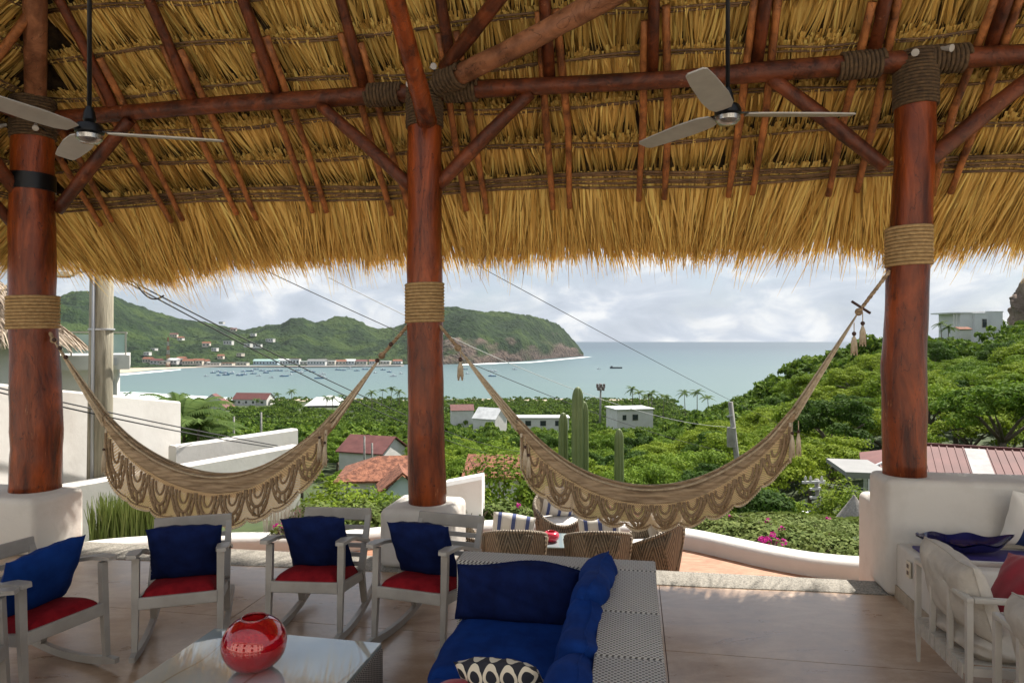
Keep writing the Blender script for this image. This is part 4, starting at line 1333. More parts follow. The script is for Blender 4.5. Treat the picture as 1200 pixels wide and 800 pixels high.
def plump(name, w, h, t, mat, seed, label, M, n=30):
    rr = random.Random(seed)
    ph = [rr.uniform(0, 6.28) for _ in range(10)]
    mb = MB()
    for side in (1, -1):
        def f(a, b):
            x, z = (a - 0.5) * 2, (b - 0.5) * 2
            e = max(0.0, (1 - abs(x) ** 5)) * max(0.0, (1 - abs(z) ** 4))
            th = t / 2 * e ** 0.5
            th *= 1 + 0.10 * math.sin(2.2 * x + ph[0]) + 0.07 * math.sin(3.1 * z + ph[1])
            # creases run down from the upper edge
            cr = math.sin(9 * x + 2.2 * math.sin(2.3 * z + ph[2]) + ph[3])
            th -= t * 0.055 * max(0.0, cr) ** 2 * (0.5 + 0.5 * z) * e ** 0.3
            cr2 = math.sin(5 * x - 6 * z + ph[4])
            th -= t * 0.03 * max(0.0, cr2) ** 3
            sag = 0.018 * math.sin(3.0 * x + ph[5]) * (z > 0) * z
            return (x * w / 2 * (1 - 0.035 * (1 - z * z) * abs(x)), side * th + 0.01 * math.sin(4 * x + ph[6]) * z, h / 2 + z * h / 2 * (1 - 0.04 * (1 - x * x)) + sag - 0.02 * z * z * x * x * (z > 0))
        b0 = len(mb.F)
        mb.grid(f, n, n)
        if side == -1:
            for k in range(b0, len(mb.F)):
                mb.F[k] = mb.F[k][::-1]
    o = link(name, mb.mesh(name, mat, 'all'))
    o.matrix_world = M
    # welted seam round the edge
    pts = []
    for i in range(80):
        f_ = i / 80 * 4
        k, q = int(f_), (f_ - int(f_)) * 2 - 1
        x, z = [(q, -1), (1, q), (-q, 1), (-1, -q)][k]
        pts.append((x * w / 2 * (1 - 0.035 * (1 - z * z) * abs(x)), 0.01 * math.sin(4 * x + ph[6]) * z, h / 2 + z * h / 2 * (1 - 0.04 * (1 - x * x)) + 0.018 * math.sin(3.0 * x + ph[5]) * (z > 0) * z - 0.02 * z * z * x * x * (z > 0)))
    mq = MB(); mq.tube(pts, 0.005, 5, closed=True); mq.build('piping', mat, o, 'all')
    return tag(o, label, 'cushion', 'blue cushions on the wicker sofa')
SM = Matrix.Translation(S0) @ Matrix.Rotation(sofa_rz, 4, 'Z')
T_ = Matrix.Translation
Rt = Matrix.Rotation
plump('back_cushion', 0.72, 0.33, 0.20, navy_cloth, 4, 'large dark navy cushion standing against the far end of the wicker sofa', SM @ T_((0.775, 0.315, 0.405)) @ Rt(R(10), 4, 'X'))
plump('back_cushion', 0.66, 0.41, 0.21, blue_cloth, 5, 'bright blue back cushion in the far corner of the wicker sofa, topmost', SM @ T_((0.40, 0.47, 0.405)) @ Rt(R(84), 4, 'Z') @ Rt(R(-14), 4, 'X'))
plump('back_cushion', 0.58, 0.35, 0.21, blue_cloth, 6, 'creased blue back cushion in the middle of the sofa back', SM @ T_((0.425, 1.00, 0.405)) @ Rt(R(92), 4, 'Z') @ Rt(R(-17), 4, 'X'))
plump('back_cushion', 0.62, 0.33, 0.21, blue_cloth, 7, 'creased blue back cushion of the sofa behind the patterned pillow', SM @ T_((0.43, 1.55, 0.405)) @ Rt(R(88), 4, 'Z') @ Rt(R(-17), 4, 'X'))
# patterned pillow: cream rings on black
m, t_, b = newmat('ring_pattern_cloth')
uv = N(t_, 'ShaderNodeTexCoord').outputs['UV']
sc = N(t_, 'ShaderNodeMapping', {'Vector': uv, 'Scale': (5.0, 4.0, 1.0)})
fr_ = N(t_, 'ShaderNodeVectorMath', {0: sc.outputs[0]}, operation='FRACTION')
sb = N(t_, 'ShaderNodeVectorMath', {0: fr_.outputs[0], 1: (0.5, 0.5, 0.0)}, operation='SUBTRACT')
ln = N(t_, 'ShaderNodeVectorMath', {0: sb.outputs[0]}, operation='LENGTH')
f = math_(t_, 'LESS_THAN', math_(t_, 'ABSOLUTE', math_(t_, 'SUBTRACT', ln.outputs['Value'], 0.40)), 0.085)
t_.links.new(mixc(t_, f, (0.012, 0.013, 0.02), (0.60, 0.54, 0.42)), b.inputs['Base Color'])
b.inputs['Roughness'].default_value = 0.85
ring_cloth = m
MS = Matrix.Translation(S0) @ Matrix.Rotation(sofa_rz, 4, 'Z')
pp = on_z(603, 800, 0.47)
put('throw_pillow', pillow_mesh('throw_pillow', 0.40, 0.30, 0.13, ring_cloth, 51), (pp.x + 0.02, pp.y - 0.14, 0.425), R(-22), R(-30), 'black throw pillow with cream ring pattern on the blue sofa seat', 'pillow', None, R(-12))
pp = on_z(494, 812, 0.42)
put('throw_pillow', pillow_mesh('throw_pillow', 0.36, 0.34, 0.12, crimson_cloth, 52), (pp.x - 0.06, pp.y - 0.12, 0.425), R(30), R(-62), 'crimson throw pillow with only its corner showing at the front of the sofa seat', 'pillow', None, R(22))

# ================================================================== TERRACE SEATS: wicker tub chairs round a small glass table
def make_tub():
    t = thing('tub_chair', 'x', 'chair')
    mb = MB()
    def top(a):            # a = 0 at the back (+y), pi at the open front
        return 0.42 + 0.33 * (0.5 + 0.5 * math.cos(a)) ** 0.75
    n, mrow = 48, 10
    def shell(rs, inner):
        def f(u, v):
            a = (u - 0.5) * 2 * math.pi
            z0 = 0.34 if inner else 0.0
            z = z0 + (top(a) - z0) * v
            rad = (0.235 + 0.105 * (z / 0.6) ** 0.8) - (0.035 if inner else 0)
            rad = min(rad, 0.345)
            return (math.sin(a) * rad, math.cos(a) * rad, z)
        return f
    mb.grid(shell(1, False), n, mrow)
    mb.UV = []
    mb.build('shell', weave_tub, t, 'all')
    mb = MB(); mb.grid(shell(1, True), n, 5); mb.UV = []
    mb.build('inner_shell', weave_tub, t, 'all')
    pts = []
    for k in range(n):
        a = (k / n - 0.5) * 2 * math.pi
        z = top(a)
        r = min(0.235 + 0.105 * (z / 0.6) ** 0.8, 0.345) - 0.016
        pts.append((math.sin(a) * r, math.cos(a) * r, z))
    mb = MB(); mb.tube(pts, 0.021, 8, closed=True); mb.build('rim', weave_tub, t, 'all')
    # proud diagonal canes of the herringbone weave
    mb = MB()
    for k in range(96):
        a0 = (k / 96 - 0.5) * 2 * math.pi
        sgn = 1 if (int((k / 96) * 8) % 2) else -1
        pts = []
        for q in range(6):
            f_ = q / 5
            a = a0 + sgn * f_ * 0.55
            z = 0.02 + (top(a) - 0.04) * f_
            r = min(0.235 + 0.105 * (z / 0.6) ** 0.8, 0.345) + 0.004
            pts.append((math.sin(a) * r, math.cos(a) * r, z))
        mb.tube(pts, 0.0085, 4)
    o = mb.build('woven_canes', weave_tub, t, 'all'); o['kind'] = 'stuff'
    mb = MB(); mb.lathe([(0.0, 0.34), (0.27, 0.34), (0.295, 0.37), (0.295, 0.41), (0.27, 0.445), (0.15, 0.46), (0.0, 0.462)], 28); mb.build('seat_cushion', white_cloth, t, True)
    return t
tub0 = make_tub()
TUB = [((0.02, 6.97), 180, 'wicker tub chair seen from behind, nearest the rocking chairs, by the small glass table'),
       ((0.87, 6.93), 180, 'wicker tub chair seen from behind, just right of the red bowl on the table'),
       ((1.47, 7.22), 262, 'wicker tub chair seen from its side beside the open orange floor'),
       ((0.60, 8.30), 0, 'wicker tub chair facing the camera below the fringed hammock, with tall striped pillow'),
       ((-0.66, 7.45), 95, 'wicker tub chair mostly hidden behind the rocking chair back slats')]
for i, ((x, y), deg, lab) in enumerate(TUB):
    c = tub0 if i == 0 else copy_tree(tub0)
    c['label'] = lab; c['group'] = 'wicker tub chairs on the terrace'
    c.location = (x, y, -0.60); c.rotation_euler = (0, 0, R(deg))
m, t_, b = newmat('striped_canvas')
uv = N(t_, 'ShaderNodeTexCoord').outputs['UV']
s_ = N(t_, 'ShaderNodeSeparateXYZ', {0: uv})
p_ = math_(t_, 'FRACT', math_(t_, 'MULTIPLY', s_.outputs[0], 3.0))
d_ = math_(t_, 'ABSOLUTE', math_(t_, 'SUBTRACT', p_, 0.5))
c_ = ramp(t_, d_, [(0.0, (0.075, 0.10, 0.24)), (0.13, (0.075, 0.10, 0.24)), (0.135, (0.72, 0.69, 0.62)), (0.19, (0.72, 0.69, 0.62)), (0.195, (0.30, 0.29, 0.33)), (0.21, (0.72, 0.69, 0.62))], 'CONSTANT')
t_.links.new(c_, b.inputs['Base Color']); b.inputs['Roughness'].default_value = 0.85
stripe = m
put('striped_pillow', pillow_mesh('striped_pillow', 0.42, 0.42, 0.13, stripe, 61), (0.56, 8.40, -0.15), R(6), R(-16), 'blue and white striped pillow standing in the tub chair that faces the camera', 'pillow', 'striped pillows on the terrace chairs', R(5))
put('striped_pillow', pillow_mesh('striped_pillow', 0.44, 0.40, 0.13, stripe, 62), (-0.02, 6.90, -0.15), R(176), R(-14), 'striped pillow peeping over the back of the tub chair nearest the rocking chairs', 'pillow', 'striped pillows on the terrace chairs', R(-6))
put('striped_pillow', pillow_mesh('striped_pillow', 0.44, 0.38, 0.13, stripe, 63), (0.90, 6.86, -0.15), R(182), R(-14), 'striped pillow peeping over the tub chair back beside the red bowl', 'pillow', 'striped pillows on the terrace chairs', R(2))
put('striped_pillow', pillow_mesh('striped_pillow', 0.42, 0.38, 0.12, cream_cloth, 64), (1.56, 7.20, -0.15), R(262), R(-16), 'plain cream pillow in the tub chair seen from its side', 'pillow', 'striped pillows on the terrace chairs')
gt = thing('glass_table', 'small dark wicker table with glass top between the tub chairs', 'table', (0.44, 7.58, -0.60), R(-6))
mb = MB(); mb.bevbox((0, 0, 0.19), (0.56, 0.44, 0.38), 0.01, 2); mb.build('base', weave_dark, gt, True)
m, t_, b = newmat('table_glass')
b.inputs['Base Color'].default_value = (0.26, 0.33, 0.34, 1); b.inputs['Roughness'].default_value = 0.04; b.inputs['Specular IOR Level'].default_value = 0.8; b.inputs['Coat Weight'].default_value = 1.0
tglass = m
mb = MB(); mb.bevbox((0, 0, 0.392), (0.72, 0.54, 0.018), 0.004, 2); mb.build('glass_top', tglass, gt)
m2 = M_('pink_red_bowl', (0.55, 0.02, 0.05), 0.25, coat=0.6)
bp = (0.43, 7.52, -0.199)
bo = thing('red_bowl', 'small glossy red bowl on the terrace glass table', 'bowl', bp)
mb = MB(); mb.lathe([(0.0, 0.0), (0.05, 0.0), (0.085, 0.03), (0.093, 0.06), (0.08, 0.095), (0.05, 0.11), (0.045, 0.107), (0.07, 0.09), (0.08, 0.06), (0.06, 0.02), (0.0, 0.012)], 24); mb.build('bowl', m2, bo, 'all')

# ================================================================== BENCH: runner, bowl, pillow
RZ = -math.asin(SA)
rp = pl(4.62, -0.55, 0.434)
mb = MB(); mb.bevbox((0, 0, 0.008), (1.3, 0.38, 0.016), 0.004, 2)
o = mb.build('bench_runner', purple_cloth, None, True, loc=None); o.location = rp; o.rotation_euler = (0, 0, RZ)
tag(o, 'purple-blue cloth runner lying along the white bench under the blue dish', 'cloth')
bl = thing('leaf_dish', 'glossy cobalt blue leaf-shaped ceramic dish on the white bench', 'dish', pl(4.28, -0.48, 0.452), RZ)
mb = MB()
def dish(a, b):
    x = (a - 0.5) * 2; y = (b - 0.5) * 2
    wid = 0.155 * max(0.02, (1 - abs(x) ** 2.2)) ** 0.7
    z = 0.012 + 0.085 * (abs(y) ** 2.2) * (1 - abs(x) ** 3) + 0.12 * abs(x) ** 3.2 + 0.012 * math.sin(8 * x) * abs(y)
    return (x * 0.32 + 0.02 * y, y * wid, z)
mb.grid(dish, 30, 14)
nb = len(mb.V)
def dish2(a, b):
    p = dish(a, 1 - b)
    return (p[0] * 0.99, p[1] * 1.03, p[2] - 0.012)
mb.grid(dish2, 30, 14)
mb.UV = []
mb.build('dish', ceramic_blue, bl, 'all')
m, t_, b = newmat('white_blue_band_cloth')
uv = N(t_, 'ShaderNodeTexCoord').outputs['UV']
s_ = N(t_, 'ShaderNodeSeparateXYZ', {0: uv})
c_ = ramp(t_, s_.outputs[0], [(0.0, (0.72, 0.69, 0.63)), (0.22, (0.015, 0.035, 0.12)), (0.36, (0.72, 0.69, 0.63)), (0.46, (0.015, 0.035, 0.12)), (0.60, (0.72, 0.69, 0.63)), (0.70, (0.015, 0.035, 0.12))], 'CONSTANT')
t_.links.new(c_, b.inputs['Base Color']); b.inputs['Roughness'].default_value = 0.85
put('bench_pillow', pillow_mesh('bench_pillow', 0.46, 0.44, 0.14, m, 71), pl(4.82, -0.27, 0.45), RZ + R(0), R(-16), 'white and dark blue banded pillow standing on the bench against the wall', 'pillow', None, R(6))

# ================================================================== WHITE METAL ARMCHAIRS by the bench
def make_arm():
    t = thing('metal_armchair', 'x', 'armchair')
    # local: +x is the way it faces, y across; back at x = 0
    D, Wd, Ht = 0.74, 0.66, 0.62
    sq = 0.030
    for x, y, h in ((0, -Wd / 2, Ht), (0, Wd / 2, Ht), (D, -Wd / 2, Ht), (D, Wd / 2, Ht)):
        mb = MB(); mb.bar((x, y, 0.24), (x, y, h), sq, sq, (1, 0, 0)); mb.bar((x * 0.98, y * 0.98, 0.0), (x, y, 0.24), 0.016, 0.016, (1, 0, 0), sq, sq); mb.build('leg', white_metal, t)
    mb = MB(); mb.bevbox((0, 0, Ht + 0.008), (0.036, Wd + 0.036, 0.03), 0.006, 2); mb.build('top_rail', white_metal, t, True)
    for s in (-1, 1):
        mb = MB(); mb.bevbox((D / 2 + 0.01, s * Wd / 2, Ht + 0.008), (D - 0.02, 0.036, 0.03), 0.006, 2); mb.build('armrest', white_metal, t, True)
        mb = MB(); mb.bar((0.016, s * Wd / 2, 0.25), (D - 0.016, s * Wd / 2, 0.25), sq, 0.045); mb.build('seat_frame', white_metal, t)
    mb = MB(); mb.bar((0, -Wd / 2 + 0.016, 0.25), (0, Wd / 2 - 0.016, 0.25), sq, 0.045); mb.build('seat_frame', white_metal, t)
    mb = MB(); mb.bar((D, -Wd / 2 + 0.016, 0.25), (D, Wd / 2 - 0.016, 0.25), sq, 0.045); mb.build('seat_frame', white_metal, t)
    for y in (-0.11, 0.12):
        mb = MB(); mb.bar((0, y, 0.27), (0, y, Ht - 0.006), 0.026, 0.026, (1, 0, 0)); mb.build('back_slat', white_metal, t)
    for k in range(9):
        y = -Wd / 2 + 0.055 + k * 0.069
        mb = MB(); mb.box((D / 2, y, 0.276), (D + 0.030, 0.052, 0.006)); mb.box((-0.018, y, 0.235), (0.006, 0.052, 0.085)); mb.build('seat_strap', strap_mat, t)
    return t
arm0 = make_arm()
a_rz = math.atan2(-0.174, 0.985)
def arm_pt(o, x, y, z):
    return o.location + Matrix.Rotation(o.rotation_euler.z, 3, 'Z') @ Vector((x, y, z))
# far back corner at (2.53, 4.28); the chair's own y = +0.33 edge is the far one
def arm_origin(cx, cy):
    return Vector((cx, cy, 0)) - Matrix.Rotation(a_rz, 3, 'Z') @ Vector((0, 0.33, 0))
arms = []
for i, ((cx, cy), lab) in enumerate([((2.545, 4.28), 'cream metal armchair with open slatted back, holding a wrinkled cushion, nearest the bench'),
                                     ((2.43, 3.42), 'second cream metal armchair, cut off by the picture corner')]):
    o = arm0 if i == 0 else copy_tree(arm0)
    o.location = arm_origin(cx, cy); o.rotation_euler = (0, 0, a_rz)
    o['label'] = lab; o['group'] = 'cream metal armchairs by the bench'
    arms.append(o)
def arm_cushion(o, name, x0, x1, y0, y1, z0, z1, mat, label, tilt, seed, wr):
    c = soft_box(name, x0, x1, y0, y1, z0, z1, mat, label, 'cushion', None, 'cream cushions of the metal armchairs', 0.04, seed, wr)
    M = Matrix.Translation(o.location) @ Matrix.Rotation(a_rz, 4, 'Z') @ Matrix.Translation(((x0 + x1) / 2, (y0 + y1) / 2, (z0 + z1) / 2)) @ Matrix.Rotation(tilt, 4, 'Y')
    c.matrix_world = M
    return c
def arm_back(o, seed, label):
    M = Matrix.Translation(o.location) @ Matrix.Rotation(a_rz, 4, 'Z') @ T_((0.145, 0.0, 0.385)) @ Rt(R(90), 4, 'Z') @ Rt(R(-15), 4, 'X')
    c = plump('back_cushion', 0.60, 0.42, 0.21, cream_cloth, seed, label, M)
    c['group'] = 'cream cushions of the metal armchairs'
arm_cushion(arms[0], 'seat_cushion', 0.05, 0.75, -0.30, 0.30, 0.28, 0.40, cream_cloth, 'thick cream seat cushion on the armchair nearest the bench', 0, 81, 0.002)
arm_back(arms[0], 82, 'wrinkled cream back cushion leaning in the armchair nearest the bench')
arm_cushion(arms[1], 'seat_cushion', 0.05, 0.75, -0.30, 0.30, 0.28, 0.40, cream_cloth, 'cream seat cushion on the armchair cut off by the picture corner', 0, 83, 0.002)
arm_back(arms[1], 84, 'cream back cushion in the armchair cut off by the picture corner')
q = arm_pt(arms[0], 0.36, -0.02, 0.40)
put('red_cushion', pillow_mesh('red_cushion', 0.46, 0.42, 0.15, crimson_cloth, 85), q, a_rz + R(98), R(-30), 'crimson cushion propped before the cream back cushion of the armchair', 'pillow', None, R(10))

# ================================================================== HAMMOCKS
hk_dark = M_('hammock_brown_weave', (0.20, 0.130, 0.070), 0.9, (0.46, 0.33, 0.20), 5, 5, bump=0.5, bscale=120, stretch=(1, 1, 9), bdist=0.004)
hk_cord = M_('hammock_cotton_cord', (0.36, 0.27, 0.17), 0.9, (0.50, 0.40, 0.27), 40, 3)
hk_pale = M_('hammock_pale_cord', (0.50, 0.40, 0.27), 0.9, (0.62, 0.52, 0.38), 40, 3)
hk_fan = M_('hammock_brown_cord', (0.21, 0.135, 0.07), 0.9, (0.32, 0.22, 0.125), 40, 3)
bead_m = M_('dark_wood_bead', (0.05, 0.02, 0.012), 0.4)
def net_material():
    m, t, b = newmat('crochet_net')
    uv = N(t, 'ShaderNodeTexCoord').outputs['UV']
    s = N(t, 'ShaderNodeSeparateXYZ', {0: uv})
    a = math_(t, 'SINE', math_(t, 'MULTIPLY', s.outputs[0], 2 * math.pi * 13))
    c = math_(t, 'SINE', math_(t, 'MULTIPLY', s.outputs[1], 2 * math.pi * 15))
    h = math_(t, 'MULTIPLY', a, c)
    hole = math_(t, 'GREATER_THAN', h, 0.50)
    col = ramp(t, h, [(0.0, (0.72, 0.54, 0.30)), (0.5, (0.42, 0.29, 0.15))])
    t.links.new(col, b.inputs['Base Color'])
    b.inputs['Roughness'].default_value = 0.95
    tr = N(t, 'ShaderNodeBsdfTransparent')
    tl = N(t, 'ShaderNodeBsdfTranslucent', {'Color': col})
    mx0 = N(t, 'ShaderNodeMixShader', {0: 0.3, 1: b.outputs[0], 2: tl.outputs[0]})
    mx = N(t, 'ShaderNodeMixShader', {0: hole, 1: mx0.outputs[0], 2: tr.outputs[0]})
    t.links.new(mx.outputs[0], t.nodes['Material Output'].inputs[0])
    return m
net_mat = net_material()
def spl(xs, ys):
    xs = np.array(xs, float); ys = np.array(ys, float)
    m = np.gradient(ys, xs)
    def f(x):
        x = min(max(x, xs[0]), xs[-1])
        i = min(max(int(np.searchsorted(xs, x)) - 1, 0), len(xs) - 2)
        h = xs[i + 1] - xs[i]; t = (x - xs[i]) / h
        return ((1 + 2 * t) * (1 - t) ** 2) * ys[i] + t * (1 - t) ** 2 * h * m[i] + t * t * (3 - 2 * t) * ys[i + 1] + t * t * (t - 1) * h * m[i + 1]
    return f
def hammock(label, A, B, bed, top, bot, hem, strL, strR, nm, motif_r):
    """A, B: tie points; bed = (t0, t1) along A-B; top/bot/hem: heights by t"""
    A, B = Vector(A), Vector(B)
    H = thing('hammock', label, 'hammock', Vector((A.x, A.y, 0)).lerp(Vector((B.x, B.y, 0)), 0.5))
    ax = Vector((B.x - A.x, B.y - A.y, 0)); span = ax.length; ax.normalize()
    front = Vector((ax.y, -ax.x, 0))          # towards the camera
    if front.y > 0: front = -front
    def pt(t, z, off=0.0):
        p = A.lerp(B, t)
        return Vector((p.x, p.y, z)) + front * off
    t0, t1 = bed
    # cloth bed: gathered folds
    mb = MB()
    n, k = 72, 30
    for i in range(n + 1):
        s = i / n; t = t0 + (t1 - t0) * s
        zt, zb = top(t), bot(t)
        e = math.sin(math.pi * min(max(s, 0.0), 1.0)) ** 0.6
        cz = (zt + zb) / 2; hh = max((zt - zb) / 2, 0.025); ww = 0.035 + 0.085 * e
        for j in range(k):
            a = 2 * math.pi * j / k
            fold = 1 + 0.11 * math.sin(7 * a + 1.5 * math.sin(5 * s)) + 0.05 * math.sin(12 * a + 4 * s)
            mb.V.append(pt(t, cz + hh * math.cos(a) * fold, ww * math.sin(a) * fold))
    for i in range(n):
        for j in range(k):
            j2 = (j + 1) % k
            mb.F.append([i * k + j, (i + 1) * k + j, (i + 1) * k + j2, i * k + j2])
    mb.F.append(list(range(k))[::-1]); mb.F.append([n * k + j for j in range(k)])
    mb.build('bed', hk_dark, H, 'all', local=False)
    # edge cords along the bed
    for off, dz, r, mt in ((0.075, 0.0, 0.010, hk_cord), (0.03, 0.012, 0.008, hk_dark), (-0.06, 0.0, 0.008, hk_cord)):
        pts = [pt(t0 + (t1 - t0) * i / 60, top(t0 + (t1 - t0) * i / 60) + dz - 0.012 * (off > 0.05), off * (0.4 + 0.6 * math.sin(math.pi * i / 60))) for i in range(61)]
        mb = MB(); mb.tube(pts, r, 6); mb.build('edge_cord', mt, H, 'all', local=False)
    # crochet curtain on the side that faces the room, its far twin behind
    f0, f1 = t0 + 0.012, t1 - 0.012
    def hemz(s):
        t = f0 + (f1 - f0) * s
        ph = (s * nm) % 1.0
        lo = hem(t)
        return lo + 0.055 * (1 - math.sin(math.pi * ph) ** 0.7) * math.sin(math.pi * min(1, max(0.06, s))) ** 0.5
    def attach(t):
        return bot(t) + 0.35 * (top(t) - bot(t))
    for side in (1,):
        mb = MB()
        def cur(s, v):
            t = f0 + (f1 - f0) * s
            za, zh = attach(t), hemz(s)
            z = za + (zh - za) * v
            e = math.sin(math.pi * min(max(s, 0.02), 0.98)) ** 0.6
            off = side * ((0.035 + 0.085 * e) * (0.95 + 0.25 * math.sin(math.pi * v)) + 0.012 * math.sin(nm * 2 * math.pi * s) * v)
            return pt(t, z, off)
        mb.grid(cur, nm * 12, 12)
        mb.UV = [(u * nm, v) for u, v in mb.UV]
        mb.build('fringe_net', net_mat, H, 'all', local=False)
        if side == 1:
            nc = cur
    # raised motifs: fans of thick cord, one per scallop
    for mI in range(nm):
        mb = MB()
        def q(x, v, lift=0.008):
            s = (mI + x) / nm
            return nc(min(max(s, 0.0), 1.0), min(max(v, 0.0), 1.02)) + front * lift
        for lev, r in ((0.17, 0.010), (0.31, 0.015), (0.46, 0.008)):
            pts = []
            for i in range(13):
                a = math.pi * i / 12
                pts.append(q(0.5 + math.cos(a) * lev, 0.10 + (0.84 - 0.10) * (lev / 0.46) * math.sin(a) ** 0.9))
            mb.tube(pts, r, 5)
        for i in range(7):
            a = math.pi * (i + 0.5) / 7
            mb.tube([q(0.5 + math.cos(a) * 0.31, 0.10 + 0.50 * math.sin(a)), q(0.5 + math.cos(a) * 0.46, 0.10 + 0.78 * math.sin(a))], 0.011, 5)
        mb.tube([q(0.04 + 0.92 * i / 12, 0.90) for i in range(13)], 0.007, 5)
        for sx in (-1, 1):
            mb.tube([q(0.5 + sx * 0.48, 0.08), q(0.5 + sx * 0.44, 0.35), q(0.5 + sx * 0.30, 0.62), q(0.5 + sx * 0.10, 0.80)], 0.013, 5)
        o = mb.build('crochet_fan', hk_fan, H, 'all', local=False); o['kind'] = 'stuff'
    mb = MB()
    for i in range(nm * 16 + 1):
        s = i / (nm * 16)
        mb.ball(nc(s, 1.0), 0.0095, 6, 4)
    o = mb.build('bobble_edge', hk_pale, H, 'all', local=False); o['kind'] = 'stuff'
    # vertical border braids at the ends
    for s in (0.0, 1.0):
        mb = MB(); mb.tube([nc(s, v / 8) for v in range(9)], 0.012, 6); mb.build('end_braid', hk_pale, H, 'all', local=False)
    # suspension strings
    for (end, t_end, zs) in ((A, t0, strL), (B, t1, strR)):
        kn = end.lerp(pt(t_end, top(t_end)), zs[0])
        kn.z += zs[1]
        mid_z = (top(t_end) + bot(t_end)) / 2; half = (top(t_end) - bot(t_end)) / 2
        for j in range(11):
            f = j / 10 * 2 - 1
            e = pt(t_end, mid_z + f * half * 0.9, 0.045 * math.sin(j * 2.3))
            m_ = kn.lerp(e, 0.5); m_.z -= 0.012 * (1 - f * f)
            mb = MB(); mb.tube([kn, kn.lerp(m_, 0.5) + Vector((0, 0, 0)), m_, m_.lerp(e, 0.5), e], [0.006, 0.008, 0.009, 0.010, 0.012], 5)
            mb.build('string', (hk_cord, hk_pale, hk_dark)[j % 3], H, 'all', local=False)
        mb = MB()
        for j in range(3):
            pts = []
            for i in range(25):
                f = i / 24
                p = end.lerp(kn, f)
                a = f * 22 + j * 2.09
                pts.append(p + front * (0.011 * math.cos(a)) + Vector((0, 0, 0.011 * math.sin(a))))
            mb.tube(pts, 0.010, 5)
        mb.build('rope', hk_dark, H, 'all', local=False)
        mb = MB(); mb.ball(kn, 0.032, 8, 6); mb.build('knot', hk_dark, H, 'all', local=False)
        # loop round the column
        c = A if end is A else B
    return H, pt, front
def tassel(H, p, ln, r=0.018):
    p = Vector(p)
    mb = MB(); mb.ball(p, r, 8, 6); b = mb.build('bead', bead_m, H, 'all', local=False)
    mb = MB()
    for k in range(12):
        a = 2 * math.pi * k / 12
        mb.tube([p + Vector((0, 0, -r * 0.6)), p + Vector((math.cos(a) * r, math.sin(a) * r, -ln * 0.4)), p + Vector((math.cos(a) * r * 1.2, math.sin(a) * r * 1.2, -ln * (0.9 + 0.1 * (k % 3))))], 0.0055, 4)
    mb.build('tassel', hk_pale, H, 'all', local=False)
    mb = MB(); mb.tube([p, p + Vector((0, 0, 0.09))], 0.004, 4); mb.build('cord', hk_cord, H, local=False)

def t_of(A, B, px):
    """parameter along A-B where the photo column px crosses it"""
    k = (px - 600) / 800
    dx, dy = B[0] - A[0], B[1] - A[1]
    return (k * A[1] - A[0]) / (dx - k * dy)
def z_of(A, B, px, py):
    t = t_of(A, B, px)
    y = A[1] + (B[1] - A[1]) * t
    return t, 2.0 + (400 - py) / 800 * y
def curve_of(A, B, pts):
    ts = [z_of(A, B, *p) for p in pts]
    return spl([a for a, b in ts], [b for a, b in ts])
A1 = (-4.555, 6.735, 2.08); B1 = (-0.95, 6.20, 2.14)
top1 = curve_of(A1, B1, [(122, 484), (150, 512), (180, 533), (220, 550), (262, 556), (305, 548), (345, 526), (375, 502), (392, 484)])
bot1 = curve_of(A1, B1, [(122, 498), (150, 532), (180, 556), (220, 575), (262, 582), (305, 573), (345, 549), (375, 520), (392, 500)])
hem1 = curve_of(A1, B1, [(122, 548), (145, 580), (175, 596), (220, 612), (262, 617), (305, 609), (345, 588), (375, 556), (392, 528)])
H1, pt1, fr1 = hammock('brown crochet-fringed hammock slung between the thick corner column and the middle column', A1, B1, (t_of(A1, B1, 124), t_of(A1, B1, 390)), top1, bot1, hem1, (0.06, -0.02), (0.34, 0.01), 9, 0.1)
A2 = (-0.655, 6.18, 2.14); B2 = (3.06, 5.53, 2.57)
top2 = curve_of(A2, B2, [(604, 488), (640, 523), (680, 550), (720, 565), (770, 570), (815, 562), (860, 541), (900, 512), (930, 478)])
bot2 = curve_of(A2, B2, [(604, 503), (640, 545), (680, 573), (720, 589), (770, 593), (815, 585), (860, 562), (900, 530), (930, 492)])
hem2 = curve_of(A2, B2, [(604, 540), (625, 572), (650, 590), (690, 606), (765, 618), (820, 610), (870, 588), (915, 550), (935, 528)])
H2, pt2, fr2 = hammock('brown crochet-fringed hammock slung between the middle column and the column on the bench wall', A2, B2, (t_of(A2, B2, 606), t_of(A2, B2, 931)), top2, bot2, hem2, (0.24, 0.0), (0.32, 0.03), 10, 0.1)
# details: spreader stick and tassels
def on_line(A, B, px, py, dy=0.0):
    t, z = z_of(A, B, px, py)
    return Vector((A[0] + (B[0] - A[0]) * t, A[1] + (B[1] - A[1]) * t + dy, z))
mb = MB(); mb.tube([on_line(A2, B2, 998, 353), on_line(A2, B2, 1020, 367)], 0.011, 8); mb.build('toggle_stick', bead_m, H2, 'all', local=False)
for px, py, l in ((1008, 379, 0.17), (998, 391, 0.16)):
    tassel(H2, on_line(A2, B2, px, py, -0.04), l)
tassel(H2, on_line(A2, B2, 540, 421, -0.05), 0.17, 0.020)
for px, py in ((615, 521), (619, 530), (921, 505), (928, 503)):
    tassel(H2, on_line(A2, B2, px, py, -0.13), 0.18, 0.014)
for px, py in ((131, 524), (379, 510), (385, 516)):
    tassel(H1, on_line(A1, B1, px, py, -0.13), 0.20, 0.014)
ea, eb = pt1(t_of(A1, B1, 124), top1(t_of(A1, B1, 124))), pt1(t_of(A1, B1, 390), top1(t_of(A1, B1, 390)))
